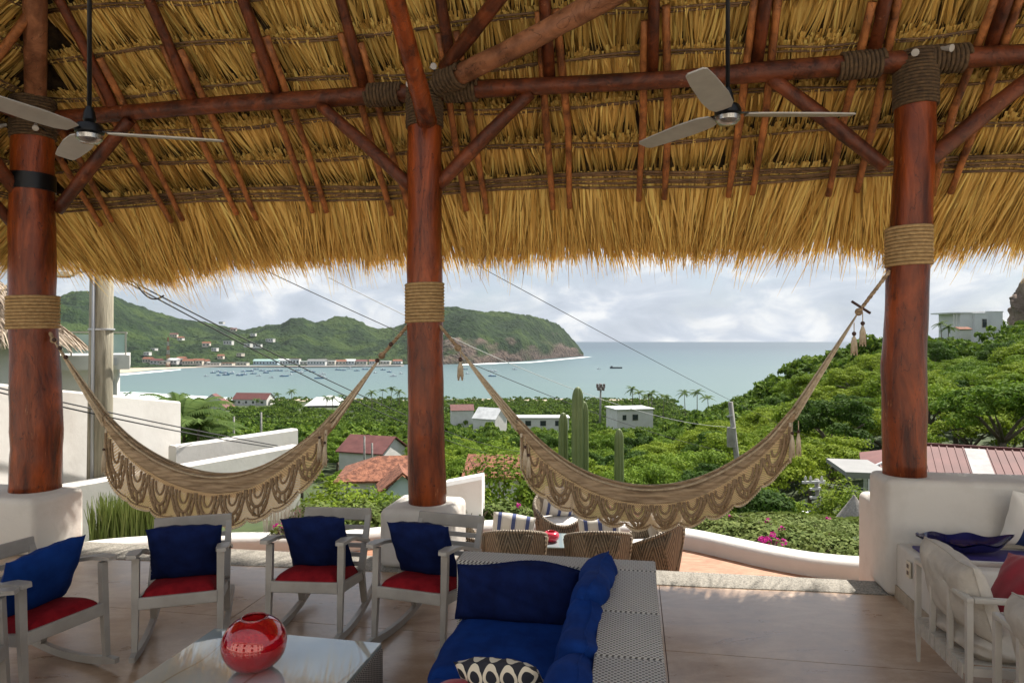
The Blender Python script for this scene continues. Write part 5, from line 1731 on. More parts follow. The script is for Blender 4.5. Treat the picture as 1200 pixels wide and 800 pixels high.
for e0, e1, f in ((A1, ea, 0.10), (A1, ea, 0.20), (A1, ea, 0.31), (B1, eb, 0.22), (B1, eb, 0.40)):
    mb = MB(); mb.ball(Vector(e0).lerp(e1, f) + fr1 * 0.03 + Vector((0.01, 0, 0.015)), 0.022, 8, 5); mb.build('bead', bead_m, H1, 'all', local=False)
# ================================================================== VEGETATION
def leaf_np(centers, normals, size, aspect=0.55, r=rng):
    n = len(centers)
    nr = normals + r.normal(0, 0.45, (n, 3))
    nr /= np.linalg.norm(nr, axis=1)[:, None] + 1e-9
    a = np.cross(nr, r.normal(0, 1, (n, 3)))
    a /= np.linalg.norm(a, axis=1)[:, None] + 1e-9
    b = np.cross(nr, a)
    s = size[:, None]
    V = np.stack([centers - a * s * 0.5, centers - b * s * aspect * 0.5 + a * s * 0.05, centers + a * s * 0.5, centers + b * s * aspect * 0.5 + a * s * 0.05], 1)
    F = np.arange(n * 4).reshape(n, 4)
    return V.reshape(-1, 3), F
def sphere_dirs(n, r=rng):
    d = r.normal(0, 1, (n, 3))
    return d / np.linalg.norm(d, axis=1)[:, None]
def crown_np(rad, height, nclump, nleaf, leaf, flat=0.6, r=rng, base=0.0):
    """leaf clumps spread through a domed crown; z from base upward"""
    C, NRM_, S = [], [], []
    k = 0
    for i in range(nclump):
        a = r.uniform(0, 2 * math.pi); q = math.sqrt(r.uniform(0, 1))
        dome = math.sqrt(max(0.0, 1 - q * q * 0.95))
        x, y = rad * 0.82 * q * math.cos(a), rad * 0.82 * q * math.sin(a)
        z = base + height * (0.25 + 0.75 * dome) * r.uniform(0.50, 1.0)
        cr = rad * r.uniform(0.13, 0.30)
        m = nleaf // nclump
        d = sphere_dirs(m, r)
        d[:, 2] = np.where(d[:, 2] < -0.35, -d[:, 2], d[:, 2])
        f = r.uniform(0.55, 1.05, m)[:, None]
        C.append(np.array([x, y, z]) + d * f * np.array([cr, cr, cr * flat]))
        NRM_.append(d * np.array([1, 1, 1.4])); S.append(leaf * r.uniform(0.65, 1.35, m))
    return leaf_np(np.concatenate(C), np.concatenate(NRM_), np.concatenate(S), 0.6, r)
def trunk_mesh(name, h, r0, limbs, rad, seed):
    rr = random.Random(seed)
    mb = MB()
    top = Vector((rr.uniform(-.3, .3), rr.uniform(-.3, .3), h * 0.55))
    mb.tube([Vector((0, 0, -1.5)), Vector((0.05, 0, h * 0.25)), top], [r0 * 1.2, r0, r0 * 0.75], 7)
    for k in range(limbs):
        a = 2 * math.pi * k / limbs + rr.uniform(-.4, .4)
        e = Vector((math.cos(a) * rad * 0.6, math.sin(a) * rad * 0.6, h * rr.uniform(0.78, 0.95)))
        mb.tube([top - Vector((0, 0, 0.1)), top.lerp(e, 0.5) + Vector((0, 0, 0.25)), e], [r0 * 0.6, r0 * 0.4, r0 * 0.15], 5)
    return mb.mesh(name, bark, 'all')
TREE = []
kinds_ = [(4.2, 2.9, 52, 10400, 0.23, 0.60, leaf_bright, 'bright green'), (3.6, 3.2, 46, 9700, 0.22, 0.7, leaf_mid, 'mid green'), (4.6, 2.6, 60, 11400, 0.23, 0.5, leaf_mid, 'mid green'),
          (3.4, 3.4, 40, 9600, 0.22, 0.75, leaf_dark, 'dark green'), (3.9, 2.8, 54, 10300, 0.22, 0.55, leaf_bright, 'yellow-green'), (3.0, 3.0, 38, 8700, 0.21, 0.7, leaf_mid, 'mid green')]
for i, (rad, hh, nc_, nl, lf, fl_, mt, word) in enumerate(kinds_):
    V, F = crown_np(rad, hh, nc_, nl, lf, fl_, base=3.4)
    TREE.append((np_mesh('crown', V, F, mt), trunk_mesh('trunk', 5.6, 0.20, 5, rad, 300 + i), rad, word))
def tree_label(w, x, y):
    px = 600 + x / y * 800
    if px > 1090: z = 'on the hillside right of the bench-wall column'
    elif px > 940: z = 'on the hillside left of the bench-wall column'
    elif px > 840: z = 'on the slope above the right hammock end'
    elif px > 735: z = 'in the valley between cactus and leaning pole'
    elif px > 640: z = 'in the valley around the tall cacti'
    elif px > 510: z = 'in the valley right of the middle column'
    elif px > 400: z = 'in the valley left of the middle column'
    else: z = 'in the valley above the left hammock'
    r = 'low down' if y < 60 else 'midway up' if y < 105 else 'farther back'
    return '%s leafy tree %s, %s' % (w, z, r)

# footprints and sight lines kept free: photo boxes at a depth
KEEP = [(386, 458, 512, 541, 88), (388, 522, 540, 582, 43), (545, 640, 540, 556, 43), (720, 770, 474, 497, 178), (598, 668, 486, 503, 215), (550, 584, 476, 493, 245),
        (990, 1200, 524, 556, 27), (233, 262, 460, 480, 600), (268, 316, 460, 476, 610), (356, 400, 463, 478, 620), (1112, 1180, 365, 384, 158), (950, 1004, 560, 610, 36)]
placed = []
def blocked(x, y, ztop, rad):
    px0, px1 = 600 + (x - rad) / y * 800, 600 + (x + rad) / y * 800
    pyt = 400 - (ztop - 2) / y * 800
    for a, b, c, d, dd in KEEP:
        if y < dd + 4 and px1 > a and px0 < b:
            if abs(y - dd) < rad + 3.5 or pyt < d - 3:
                return True
    return False
cands = []
for _ in range(26000):
    y = 22 + (190 - 22) * rnd.random() ** 0.75
    th = rnd.uniform(-0.60, 0.86)
    cands.append((th * y, y))
cands.sort(key=lambda c: c[1])
grid_ = {}
def near_ok(x, y, dmin):
    gx, gy = int(x // 6), int(y // 6)
    for i in range(-1, 2):
        for j in range(-1, 2):
            for (a, b) in grid_.get((gx + i, gy + j), ()):
                if (a - x) ** 2 + (b - y) ** 2 < dmin * dmin:
                    return False
    grid_.setdefault((gx, gy), []).append((x, y))
    return True
trees, over = [], []
for x, y in cands:
    th = x / y
    px = 600 + th * 800
    if th < -0.24 and y < 75: continue
    if th < 0.26 and y < 33: continue
    if y < 24: continue
    gz = float(ground_h(x, y))
    s = rnd.uniform(0.62, 1.1) * (0.75 if y < 45 else 1.0)
    rad = 3.9 * s
    top = gz + 6.4 * s
    if th > 0.2 and y > 172: continue
    lim = 400 - (top - 2) / y * 800
    if th < 0.2 and lim < 478: continue
    if blocked(x, y, top, rad): continue
    if not near_ok(x, y, 4.6 if th > 0.2 else 5.2): continue
    (trees if len(trees) < 285 else over).append((x, y, gz, s))
for i, (x, y, gz, s) in enumerate(trees):
    th = x / y
    k = rnd.choice([0, 0, 1, 2, 3, 4, 4, 5] if th > 0.2 else [0, 1, 1, 2, 3, 4, 5])
    cr, tr, rad, w = TREE[k]
    t = thing('tree', tree_label(w, x, y), 'tree', (x, y, gz - 0.3), rnd.uniform(0, 6.28), 'trees of the valley and hillside')
    t.scale = (s * rnd.uniform(0.9, 1.15), s * rnd.uniform(0.9, 1.15), s * rnd.uniform(0.85, 1.1))
    link('trunk', tr, t); link('crown', cr, t)
# the woods farther off: one mass
def far_woods():
    r = np.random.default_rng(5)
    pts = [(x, y) for x, y, gz, s in over]
    g2 = {}
    n = 0
    for _ in range(60000):
        y = 185 + (672 - 185) * r.random() ** 0.9
        th = r.uniform(-0.60, 0.34)
        x = th * y
        key = (int(x // 7.5), int(y // 9))
        if key in g2: continue
        g2[key] = 1
        pts.append((x, y))
    pts = [p for p in pts]
    VS, FS, nb = [], [], 0
    protos = []
    for k in range(8):
        V, F = crown_np(r.uniform(3.6, 5.2), r.uniform(2.8, 4.2), 16, 240, 1.2, 0.65, r, base=1.5)
        protos.append((V, F))
    protos_n = []
    for k in range(6):
        V, F = crown_np(r.uniform(3.4, 4.4), r.uniform(2.8, 3.6), 24, 640, 0.8, 0.65, r, base=2.5)
        protos_n.append((V, F))
    cnt = 0
    for x, y in pts:
        gz = float(ground_h(x, y))
        if gz < -57.6: continue
        s = r.uniform(0.75, 1.35)
        ztop = gz + 6.5 * s
        if blocked(x, y, ztop, 4.2 * s): continue
        if 400 - (ztop - 2) / y * 800 < 466 and x / y < 0.22: s *= 0.7
        pr = protos_n if y < 215 else protos
        V, F = pr[r.integers(len(pr))]
        a = r.uniform(0, 6.28); c, q = math.cos(a), math.sin(a)
        W = V * s
        W = np.stack([W[:, 0] * c - W[:, 1] * q + x, W[:, 0] * q + W[:, 1] * c + y, W[:, 2] * r.uniform(0.85, 1.2) + gz], 1)
        VS.append(W); FS.append(F + nb); nb += len(W); cnt += 1
    me = np_mesh('distant_woods', np.concatenate(VS), np.concatenate(FS), leaf_far)
    tag(link('distant_woods', me), 'far woodland between the hillside trees and the beach, one leafy mass', 'woods', None, 'stuff')
far_woods()

# ---- palms
def palm_mesh(seed, h, fr_len, nfr, droop):
    rr = random.Random(seed)
    mb = MB()
    lean = Vector((rr.uniform(-.1, .1), rr.uniform(-.1, .1), 1)) 
    mb.tube([Vector((0, 0, -1)), Vector((lean.x * h * .3, lean.y * h * .3, h * .4)), Vector((lean.x * h, lean.y * h, h))], [h * 0.022, h * 0.016, h * 0.012], 6)
    tr = mb.mesh('trunk', bark, 'all')
    top = Vector((lean.x * h, lean.y * h, h))
    mb = MB()
    for k in range(nfr):
        a = 2 * math.pi * k / nfr + rr.uniform(-.2, .2)
        el = rr.uniform(-0.1, 1.1)
        d = Vector((math.cos(a), math.sin(a), 0))
        pts = []
        for i in range(8):
            f = i / 7
            pts.append(top + d * (fr_len * f * math.cos(el * (1 - f * 0.3))) + Vector((0, 0, fr_len * (math.sin(el) * f - droop * f * f))))
        side = d.cross(Vector((0, 0, 1)))
        for i in range(7):
            p, q = pts[i], pts[i + 1]
            for j in range(3):
                m = p.lerp(q, j / 3.0)
                ln = fr_len * 0.26 * (1 - (i / 7.5) ** 2) * (0.5 if i == 0 else 1)
                for s in (-1, 1):
                    tip = m + side * (s * ln) + (q - p) * 0.9 + Vector((0, 0, -ln * 0.45))
                    wv = (q - p) * 0.22
                    mb.add([m - wv, m + wv, tip], [(0, 1, 2)])
    return mb.mesh('fronds', leaf_palm), tr
PALMS = [palm_mesh(400 + i, h, fl_, 13, dr) for i, (h, fl_, dr) in enumerate([(9.5, 3.4, 0.55), (11.5, 3.6, 0.6), (8.0, 3.2, 0.5)])]
palm_px = [(325, 466, 600), (342, 462, 590), (352, 470, 600), (382, 470, 560), (390, 470, 570), (400, 468, 560), (409, 470, 570), (436, 464, 520), (447, 462, 530), (458, 460, 515), (468, 463, 520), (300, 472, 600), (216, 466, 600),
           (741, 461, 420), (751, 466, 410), (760, 469, 400), (764, 466, 415), (777, 470, 395), (803, 466, 400), (817, 465, 405), (831, 472, 380), (520, 472, 520), (533, 474, 500), (676, 474, 450), (1104, 379, 150), (1111, 383, 148), (150, 466, 500)]
for i, (px, py, d) in enumerate(palm_px):
    p = P(px, py, d)
    fr, tr = PALMS[i % 3]
    h = [9.5, 11.5, 8.0][i % 3]
    p.z += 3.0 if d > 300 else 0
    s = 1.5 if d > 300 else 0.55
    lab = 'slim coconut palm ' + ('left of the white beach pavilion' if px < 360 else 'between the beach pavilion and the middle column' if px < 480 else 'just right of the middle column' if px < 600 else 'left of the floodlight mast' if px < 690 else 'behind the white flat-roofed house' if px < 785 else 'on the treetops right of the white flat-roofed house') if d > 300 else 'small palm beside the white house on the ridge'
    t = thing('palm_tree', lab, 'palm', (p.x, p.y, p.z - h * s), rnd.uniform(0, 6.28), 'palms along the shore' if d > 300 else 'palms on the ridge')
    t.scale = (s, s, s)
    link('trunk', tr, t); link('fronds', fr, t)
# clump of feathery palms by the garden wall
pc = PALMS[0]
for i, (px, py, d, s) in enumerate([(222, 487, 19, 0.42), (238, 482, 20, 0.40), (212, 478, 21, 0.42), (230, 500, 17.5, 0.36), (246, 505, 19, 0.34), (200, 486, 22, 0.40)]):
    p = P(px, py, d)
    fr, tr = PALMS[(0, 2)[i % 2]]
    h = (9.5, 8.0)[i % 2]
    t = thing('palm_tree', 'lush feathery palm crown in the clump behind the low garden wall', 'palm', (p.x, p.y, p.z - h * s), rnd.uniform(0, 6.28), 'feathery palms behind the garden wall')
    t.scale = (s, s, s)
    link('trunk', tr, t); link('fronds', fr, t)

# ---- hedge of bougainvillea behind the kerb: separate shrubs
def shrub(label, x, y, z, rx, ry, h, nleaf, leaf, nflow, mat=leaf_hedge, name='flowering_shrub', rz=0.0, group='flowering shrubs behind the kerb'):
    t = thing(name, label, 'shrub', (x, y, z), rz, group)
    n = nleaf
    u = sphere_dirs(n); u[:, 2] = np.abs(u[:, 2])
    f = rng.uniform(0.55, 1.0, n)[:, None] ** 0.6
    bump = (0.86 + 0.32 * vnoise(u[:, 0] * 4 + x, u[:, 1] * 4 + y, 3))[:, None]
    c = u * f * bump * np.array([rx, ry, h])
    V, F = leaf_np(c, u * np.array([1, 1, 1.5]), leaf * rng.uniform(0.6, 1.3, n), 0.62)
    link('foliage', np_mesh('foliage', V, F, mat), t)
    mb = MB()
    for k in range(7):
        a = rnd.uniform(0, 6.28)
        mb.tube([Vector((0.05 * k - .15, 0, -0.3)), Vector((math.cos(a) * rx * .4, math.sin(a) * ry * .4, h * .4)), Vector((math.cos(a) * rx * .7, math.sin(a) * ry * .7, h * .8))], [0.014, 0.01, 0.005], 5)
    mb.build('stems', bark, t)
    for k in range(nflow):
        a = rng.uniform(0, 2 * math.pi); e = rng.uniform(0.25, 1.2)
        cen = np.array([math.cos(a) * math.cos(e) * rx, math.sin(a) * math.cos(e) * ry, math.sin(e) * h]) * 1.0
        m = 16
        d = sphere_dirs(m)
        V, F = leaf_np(cen + d * 0.035, d, np.full(m, 0.045), 0.8)
        link('flower', np_mesh('flower', V, F, flower_mat), t)
    return t
hl = 'green bougainvillea shrub behind the low kerb, '
def at_kerb(f, off):
    i = f * (len(kp) - 1); k = int(min(i, len(kp) - 2)); g = i - k
    a, b = Vector(kp[k]), Vector(kp[k + 1])
    d = (b - a).normalized()
    p = a.lerp(b, g) + Vector((-d.y, d.x)) * off
    return p
for px, ptop, d, rx, ry, nf, where in [
        (372, 590, 8.85, 0.42, 0.35, 3, 'with a magenta bloom beside the white wall end'), (425, 588, 9.35, 0.5, 0.4, 3, 'between the second and third rocking chairs'), (470, 585, 9.6, 0.45, 0.4, 3, 'behind the middle column'),
        (545, 586, 9.75, 0.5, 0.45, 3, 'just right of the middle pedestal'), (590, 588, 9.85, 0.5, 0.45, 3, 'left of the tub chair that faces the camera'), (715, 596, 9.8, 0.6, 0.5, 5, 'right of the tub chair that faces the camera'),
        (790, 602, 9.7, 0.65, 0.55, 4, 'under the right hammock where pink blooms show'), (845, 606, 9.4, 0.65, 0.6, 4, 'where the kerb starts to curve'), (895, 612, 9.0, 0.65, 0.65, 4, 'with one large magenta bloom over the kerb'),
        (945, 622, 8.6, 0.60, 0.65, 2, 'halfway to the bench wall'), (990, 630, 8.45, 0.50, 0.65, 2, 'pressed against the bench wall end'), (920, 606, 10.4, 0.9, 0.6, 1, 'in the second row of the slope'), (985, 612, 10.2, 0.8, 0.6, 1, 'in the second row by the bench wall')]:
    top = P(px, ptop, d)
    z0 = -0.80
    n_ = int(3400 * rx * 2)
    shrub(hl + where, top.x, top.y, z0, rx * 1.15, ry, (top.z - z0), n_, 0.075, nf)
p = P(905, 640, 8.25)
shrub('compact magenta bougainvillea bloom cluster hanging over the kerb wall', p.x, p.y, -0.50, 0.16, 0.14, 0.16, 40, 0.06, 7, name='bougainvillea', group=None)
p = P(330, 622, 8.5)
shrub('pink-flowered bougainvillea sprig on the kerb next to the white wall end', p.x, p.y, -0.42, 0.14, 0.14, 0.14, 60, 0.06, 3, name='bougainvillea', group=None)
for px, ptop, d, rx, h, lab in [(985, 566, 23.0, 1.3, 2.4, 'leafy green bush below the grey canopy roof by the bench wall end'), (1006, 575, 21.0, 0.9, 2.2, 'leafy green bush hugging the bench wall end under the canopy'), (590, 520, 12.0, 0.85, 1.4, 'tall airy green bush rising left of the tub chairs, before the tiled roof'), (545, 560, 11.2, 0.5, 0.9, 'airy green bush right of the middle column base'),
                                (635, 556, 12.5, 0.6, 0.9, 'small bush behind the tub chair that faces the camera'), (395, 566, 13.0, 0.9, 0.9, 'bright green bush at the end of the white boundary wall'), (440, 575, 13.5, 0.8, 0.7, 'bright green bush below the tiled-roof house')]:
    top = P(px, ptop, d)
    shrub(lab, top.x, top.y, top.z - h, rx, rx * 0.8, h, 2600 if d < 20 else 5200, 0.085 if d < 20 else 0.12, 0, leaf_bright, 'bush', group=None)
# reeds between the pedestal and the wall
t = thing('reed_bed', 'dense row of upright green reeds between the white pedestal and boundary wall', 'reeds', (-5.0, 8.6, -0.75), 0)
n = 1500
bx = rng.uniform(-5.35, -4.05, n); by = 8.75 + (bx + 5.35) * 0.18 + rng.uniform(-0.16, 0.24, n)
hh = rng.uniform(0.52, 0.80, n)
off = np.array([-5.0, 8.6, -0.75])
b0 = np.stack([bx, by, np.full(n, -0.75)], 1) - off
V, F = strands(b0, np.broadcast_to([0, 0, 1.0], (n, 3)), np.broadcast_to([1.0, 0, 0], (n, 3)), np.broadcast_to([0, 1.0, 0], (n, 3)), hh, rng.uniform(0.014, 0.024, n), rng.normal(0, 0.04, n), rng.normal(0, 0.10, n), rng.uniform(-1.2, 1.2, n))
tag(link('stems', np_mesh('stems', V, F, leaf_reed), t), kind='stuff')
# pale stems at the wall end
t = thing('reed_bed', 'thin row of pale dry canes at the end of the white boundary wall', 'reeds', (-3.0, 8.9, -0.75), 0)
n = 130
bx = rng.uniform(-3.15, -2.55, n); by = 8.75 + rng.uniform(-0.05, 0.05, n)
b0 = np.stack([bx, by, np.full(n, -0.75)], 1) - np.array([-3.0, 8.9, -0.75])
V, F = strands(b0, np.broadcast_to([0, 0, 1.0], (n, 3)), np.broadcast_to([1.0, 0, 0], (n, 3)), np.broadcast_to([0, 1.0, 0], (n, 3)), rng.uniform(0.55, 0.68, n), rng.uniform(0.014, 0.022, n), rng.normal(0, 0.03, n), rng.normal(0, 0.06, n), rng.uniform(-1, 1, n))
tag(link('stems', np_mesh('stems', V, F, M_('dry_cane', (0.42, 0.40, 0.32), 0.8, (0.55, 0.53, 0.45), 9)), t), kind='stuff')

# ---- cacti
def cactus(label, stems):
    b = P(stems[0][0], stems[0][2], stems[0][3])
    t = thing('column_cactus', label, 'cactus', (b.x, b.y, b.z - 3.0))
    for px, ytop, ybot, d, w in stems:
        a, c = P(px, ybot, d), P(px, ytop, d)
        r = w / 800 * d / 2
        mb = MB()
        nr_, ns_ = 16, 40
        z0, z1 = a.z - 3.0, c.z
        fl_ = [i / 16 * 0.93 for i in range(17)] + [0.95, 0.965, 0.978, 0.988, 0.995, 1.0]
        rows = len(fl_) - 1
        for i, f in enumerate(fl_):
            z = z0 + (z1 - z0) * f
            rr_ = r * (1.0 if f < 0.93 else math.sqrt(max(0.0, 1 - ((f - 0.93) / 0.07) ** 2)) * 0.98 + 0.02) * (1 + 0.03 * math.sin(f * 19))
            for j in range(ns_):
                an = 2 * math.pi * j / ns_
                q = rr_ * (1 + 0.18 * math.cos(an * 8))
                mb.V.append(Vector((a.x + q * math.cos(an), a.y + q * math.sin(an), z)))
        for i in range(rows):
            for j in range(ns_):
                j2 = (j + 1) % ns_
                mb.F.append([i * ns_ + j, i * ns_ + j2, (i + 1) * ns_ + j2, (i + 1) * ns_ + j])
        mb.F.append([rows * ns_ + j for j in range(ns_)])
        mb.build('stem', cactus_mat, t, 'all', local=False)
cactus('tallest ribbed column cactus with a second stem against it, above the right hammock', [(677, 453, 535, 15.0, 12), (684.5, 470, 530, 15.1, 9)])
cactus('shorter ribbed column cactus left of the tallest cactus', [(660, 483, 525, 15.4, 9.5)])
cactus('short lone column cactus right of the tallest, above the hammock edge', [(725.5, 502, 550, 15.2, 9.5)])

# ================================================================== HOUSES NEAR AND FAR
def house(name, label, cat, px0, px1, yeave, yridge, d, zbot, wall, roof, kind='gable', depth=6.0, yaw=0.0, over=0.35, windows=(), flat_par=0.3, group=None):
    a, b = P(px0, yeave, d), P(px1, yeave, d)
    w = b.x - a.x
    zt = a.z; zr = P(px0, yridge, d).z
    t = thing(name, label, cat, ((a.x + b.x) / 2, d, zbot), R(yaw), group)
    H = zt - zbot
    mb = MB(); mb.box((0, depth / 2, H / 2), (w - 2 * over, depth - 2 * over, H)); mb.build('wall', wall, t)
    rise = zr - zt
    if kind == 'gable':          # ridge along x
        mb = MB()
        th = 0.14
        for sg in (0, 1):
            y0, y1 = (0, depth / 2) if sg == 0 else (depth, depth / 2)
            vs = [(-w / 2, y0, H - 0.05), (w / 2, y0, H - 0.05), (w / 2, y1, H + rise), (-w / 2, y1, H + rise)]
            vs += [(x, y, z + th) for x, y, z in vs]
            mb.add(vs, [(0, 1, 2, 3), (7, 6, 5, 4), (0, 4, 5, 1), (1, 5, 6, 2), (2, 6, 7, 3), (3, 7, 4, 0)])
        mb.build('roof', roof, t)
        for s in (-1, 1):
            mb = MB(); mb.add([(s * (w / 2 - over - 0.01), y, z) for y, z in ((over, H), (depth - over, H), (depth / 2, H + rise - 0.05))], [(0, 1, 2)]); mb.build('gable', wall, t)
    elif kind == 'side':         # ridge along y: gable faces the camera
        mb = MB(); th = 0.14
        for s in (-1, 1):
            vs = [(s * w / 2, 0, H - 0.05), (s * w / 2, depth, H - 0.05), (0, depth, H + rise), (0, 0, H + rise)]
            vs += [(x, y, z + th) for x, y, z in vs]
            mb.add(vs, [(0, 1, 2, 3), (7, 6, 5, 4), (0, 4, 5, 1), (1, 5, 6, 2), (2, 6, 7, 3), (3, 7, 4, 0)])
        mb.build('roof', roof, t)
        mb = MB(); mb.add([(-w / 2 + over, over, H), (w / 2 - over, over, H), (0, over, H + rise - 0.1)], [(0, 1, 2)]); mb.build('gable', wall, t)
    elif kind == 'hip':
        mb = MB(); k = min(w, depth) * 0.45
        lo = [(-w / 2, 0), (w / 2, 0), (w / 2, depth), (-w / 2, depth)]
        vs = [(x, y, H) for x, y in lo] + [(-w / 2 + k, depth / 2, H + rise), (w / 2 - k, depth / 2, H + rise)]
        mb.add(vs + [(x, y, H - 0.12) for x, y in lo], [(0, 1, 5, 4), (1, 2, 5), (2, 3, 4, 5), (3, 0, 4), (6, 7, 1, 0), (7, 8, 2, 1), (8, 9, 3, 2), (9, 6, 0, 3), (9, 8, 7, 6)])
        mb.build('roof', roof, t)
    else:
        mb = MB(); mb.box((0, depth / 2, H + 0.12), (w, depth, 0.24)); mb.build('roof', roof, t)
    for (fx, fz, ww, wh) in windows:
        x = -w / 2 + fx * w
        z = H * 0 + (zt - zbot) - fz
        mb = MB(); mb.box((x, over - 0.02, z), (ww + 0.16, 0.08, wh + 0.16)); f = mb.build('window', white_metal, t)
        mb = MB(); mb.box((x, over - 0.065, z), (ww, 0.03, wh)); mb.build('pane', dark_glass, f)
    return t
# red-roofed house and its white gable
house('village_house', 'white village house with a red sheet-metal roof and white gable, left of the middle column', 'house', 388, 452, 531, 515, 88, -19, plaster_far, roof_red, 'gable', 7, -20, windows=((0.8, 1.3, 0.7, 0.7),))
h_ = house('village_house', 'long low house with brown clay-tile roof and pale walls below the middle column', 'house', 392, 522, 563, 542, 43, -11.5, plaster_far, roof_tile, 'hip', 5.5, 6, windows=((0.52, 0.75, 0.55, 0.7), (0.8, 0.8, 0.5, 0.7)))
house('village_house', 'house wing with clay-tile roof over pale blue wall beside the middle column', 'house', 444, 500, 578, 556, 40.5, -11.5, wall_blue, roof_tile, 'side', 3.0, 14)
house('village_house', 'clay-tile roofed house showing through leaves right of the middle column', 'house', 540, 645, 561, 543, 42, -12, plaster_far, roof_tile, 'gable', 5.0, -6)
house('village_house', 'white flat-roofed house with two small dark windows among trees by the sea', 'house', 721, 769, 480, 476, 178, -32, plaster_far, roof_white, 'flat', 9, 12, windows=((0.22, 2.0, 1.0, 1.3), (0.50, 2.0, 1.5, 1.5)))
house('village_villa', 'long white villa with a terrace railing behind the tall cactus', 'house', 598, 668, 490, 487, 215, -36, plaster_far, roof_white, 'flat', 8, 0, windows=((0.3, 1.6, 1.8, 1.6), (0.55, 1.6, 1.8, 1.6), (0.8, 1.6, 1.8, 1.6)))
house('village_house', 'small house with a plain white sheet roof sloping to the right', 'house', 550, 583, 491, 479, 245, -42, plaster_far, roof_white, 'gable', 9, -30)
house('village_house', 'small red-roofed house half hidden behind trees right of the middle column', 'house', 528, 556, 481, 475, 300, -50, plaster_far, roof_red, 'gable', 9, 8)
house('beach_hotel', 'white beach house with two red gables, leftmost on the near shore', 'house', 235, 262, 471, 462, 605, -60, plaster_far, roof_red, 'side', 14, 10, 0.6)
house('beach_hotel', 'red-roofed beach house just below the two-gabled one', 'house', 243, 266, 478, 470, 560, -60, plaster_far, roof_red, 'side', 14, -10, 0.6)
house('beach_hotel', 'long red-roofed white beach hotel on the near shore', 'house', 270, 314, 468, 461, 615, -60, plaster_far, roof_red, 'gable', 16, -8, 0.6, windows=((0.2, 2.5, 2, 2), (0.4, 2.5, 2, 2), (0.6, 2.5, 2, 2), (0.85, 2.5, 2, 2)))
house('beach_pavilion', 'open beach pavilion with wide white tent-like roof, front one', 'pavilion', 357, 396, 475, 466, 590, -60, wall_shade, roof_white, 'hip', 20, 10, 4)
house('beach_pavilion', 'smaller white-roofed beach pavilion behind the front one', 'pavilion', 372, 398, 470, 464, 620, -60, wall_shade, roof_white, 'hip', 16, 0, 3)
# red sheet-roofed house below the bench wall
t = house('neighbour_house', 'house with wide red corrugated hip roof and one white sheet, right behind the bench wall', 'house', 1010, 1335, 553, 527, 27, -9, plaster_far, roof_red, 'hip', 5.4, -26)
a_ = P(1010, 553, 27); b_ = P(1335, 553, 27)
w2 = b_.x - a_.x; k2 = min(w2, 5.4) * 0.45; H2 = a_.z + 9; rise2 = P(0, 527, 27).z - a_.z
t.location.x = a_.x + w2 / 2 * math.cos(R(26)); t.location.y = 27 - w2 / 2 * math.sin(R(26))
def roof_y(f):
    return f * 2.7, H2 + f * rise2
for k in range(40):
    x = -w2 / 2 + 0.12 + (w2 - 0.24) * k / 39
    f = min(1.0, (w2 / 2 - abs(x)) / k2)
    y, z = roof_y(f)
    mb = MB(); mb.bar((x, 0.0, H2 + 0.02), (x, y, z + 0.02), 0.04, 0.035); mb.build('roof_rib', roof_red, t)
mb = MB()
q = []
for x in (-1.75, -1.05):
    for f in (0.15, 0.92):
        y, z = roof_y(f); q.append((x, y, z + 0.05))
mb.add(q, [(0, 2, 3, 1)]); mb.build('white_sheet', M_('faded_sheet', (0.20, 0.19, 0.185), 0.7, (0.30, 0.285, 0.28), 2.0), t)
mb = MB(); mb.tube([(-w2 / 2 + k2, 2.7, H2 + rise2 + 0.03), (w2 / 2 - k2, 2.7, H2 + rise2 + 0.03)], 0.06, 6); mb.build('ridge_cap', roof_red, t)
for s in (-1, 1):
    mb = MB(); mb.tube([(s * w2 / 2, 0, H2 + 0.02), (s * (w2 / 2 - k2), 2.7, H2 + rise2 + 0.03)], 0.055, 6); mb.build('hip_cap', roof_white if s < 0 else roof_red, t)
c = P(1005, 548, 25.5)
t = thing('carport', 'pale grey flat canopy roof projecting left of the red roof', 'canopy', (c.x, c.y, c.z - 3.0), R(-12))
mb = MB(); mb.box((0, 0, 3.0), (1.5, 3.0, 0.16)); mb.build('roof', roof_grey, t)
mb = MB(); mb.box((0, -1.52, 3.0), (1.6, 0.06, 0.22)); mb.build('fascia', roof_grey, t)
for sx in (0.62,):
    for sy in (-1.3, 1.3):
        mb = MB(); mb.box((sx, sy, 0.4), (0.10, 0.10, 5.0)); mb.build('post', galv, t)
c = P(984, 626, 15.5)
t = thing('blue_roof', 'pale blue sheet roof just above the hedge beside the bench wall', 'roof', (c.x, c.y, c.z - 2.6), R(-8))
mb = MB(); mb.box((0.3, 0, 2.6), (2.2, 1.6, 0.06)); mb.build('sheet', M_('pale_blue_sheet', (0.42, 0.52, 0.66), 0.5, (0.52, 0.60, 0.72), 1), t)
for k in range(10):
    mb = MB(); mb.box((-0.75 + 0.23 * k, 0, 2.64), (0.03, 1.6, 0.03)); mb.build('rib', roof_white, t)
for sx in (-0.7, 1.3):
    mb = MB(); mb.box((sx, 0, 1.0), (0.08, 0.08, 3.2)); mb.build('post', galv, t)
c = P(1001, 606, 17)
t = thing('thatched_hut', 'small grey thatched hut roof peeping out beside the bench wall end', 'hut', (c.x, c.y, c.z - 2.2))
mb = MB(); mb.lathe([(0.55, 1.85), (0.40, 2.2), (0.02, 2.75)], 14); mb.build('roof', M_('grey_thatch', (0.20, 0.18, 0.16), 0.95, (0.32, 0.29, 0.26), 20, bump=0.8), t, True)
mb = MB(); mb.tube([(0, 0, -1.5), (0, 0, 2.2)], 0.06, 8); mb.build('post', pole_wood, t)
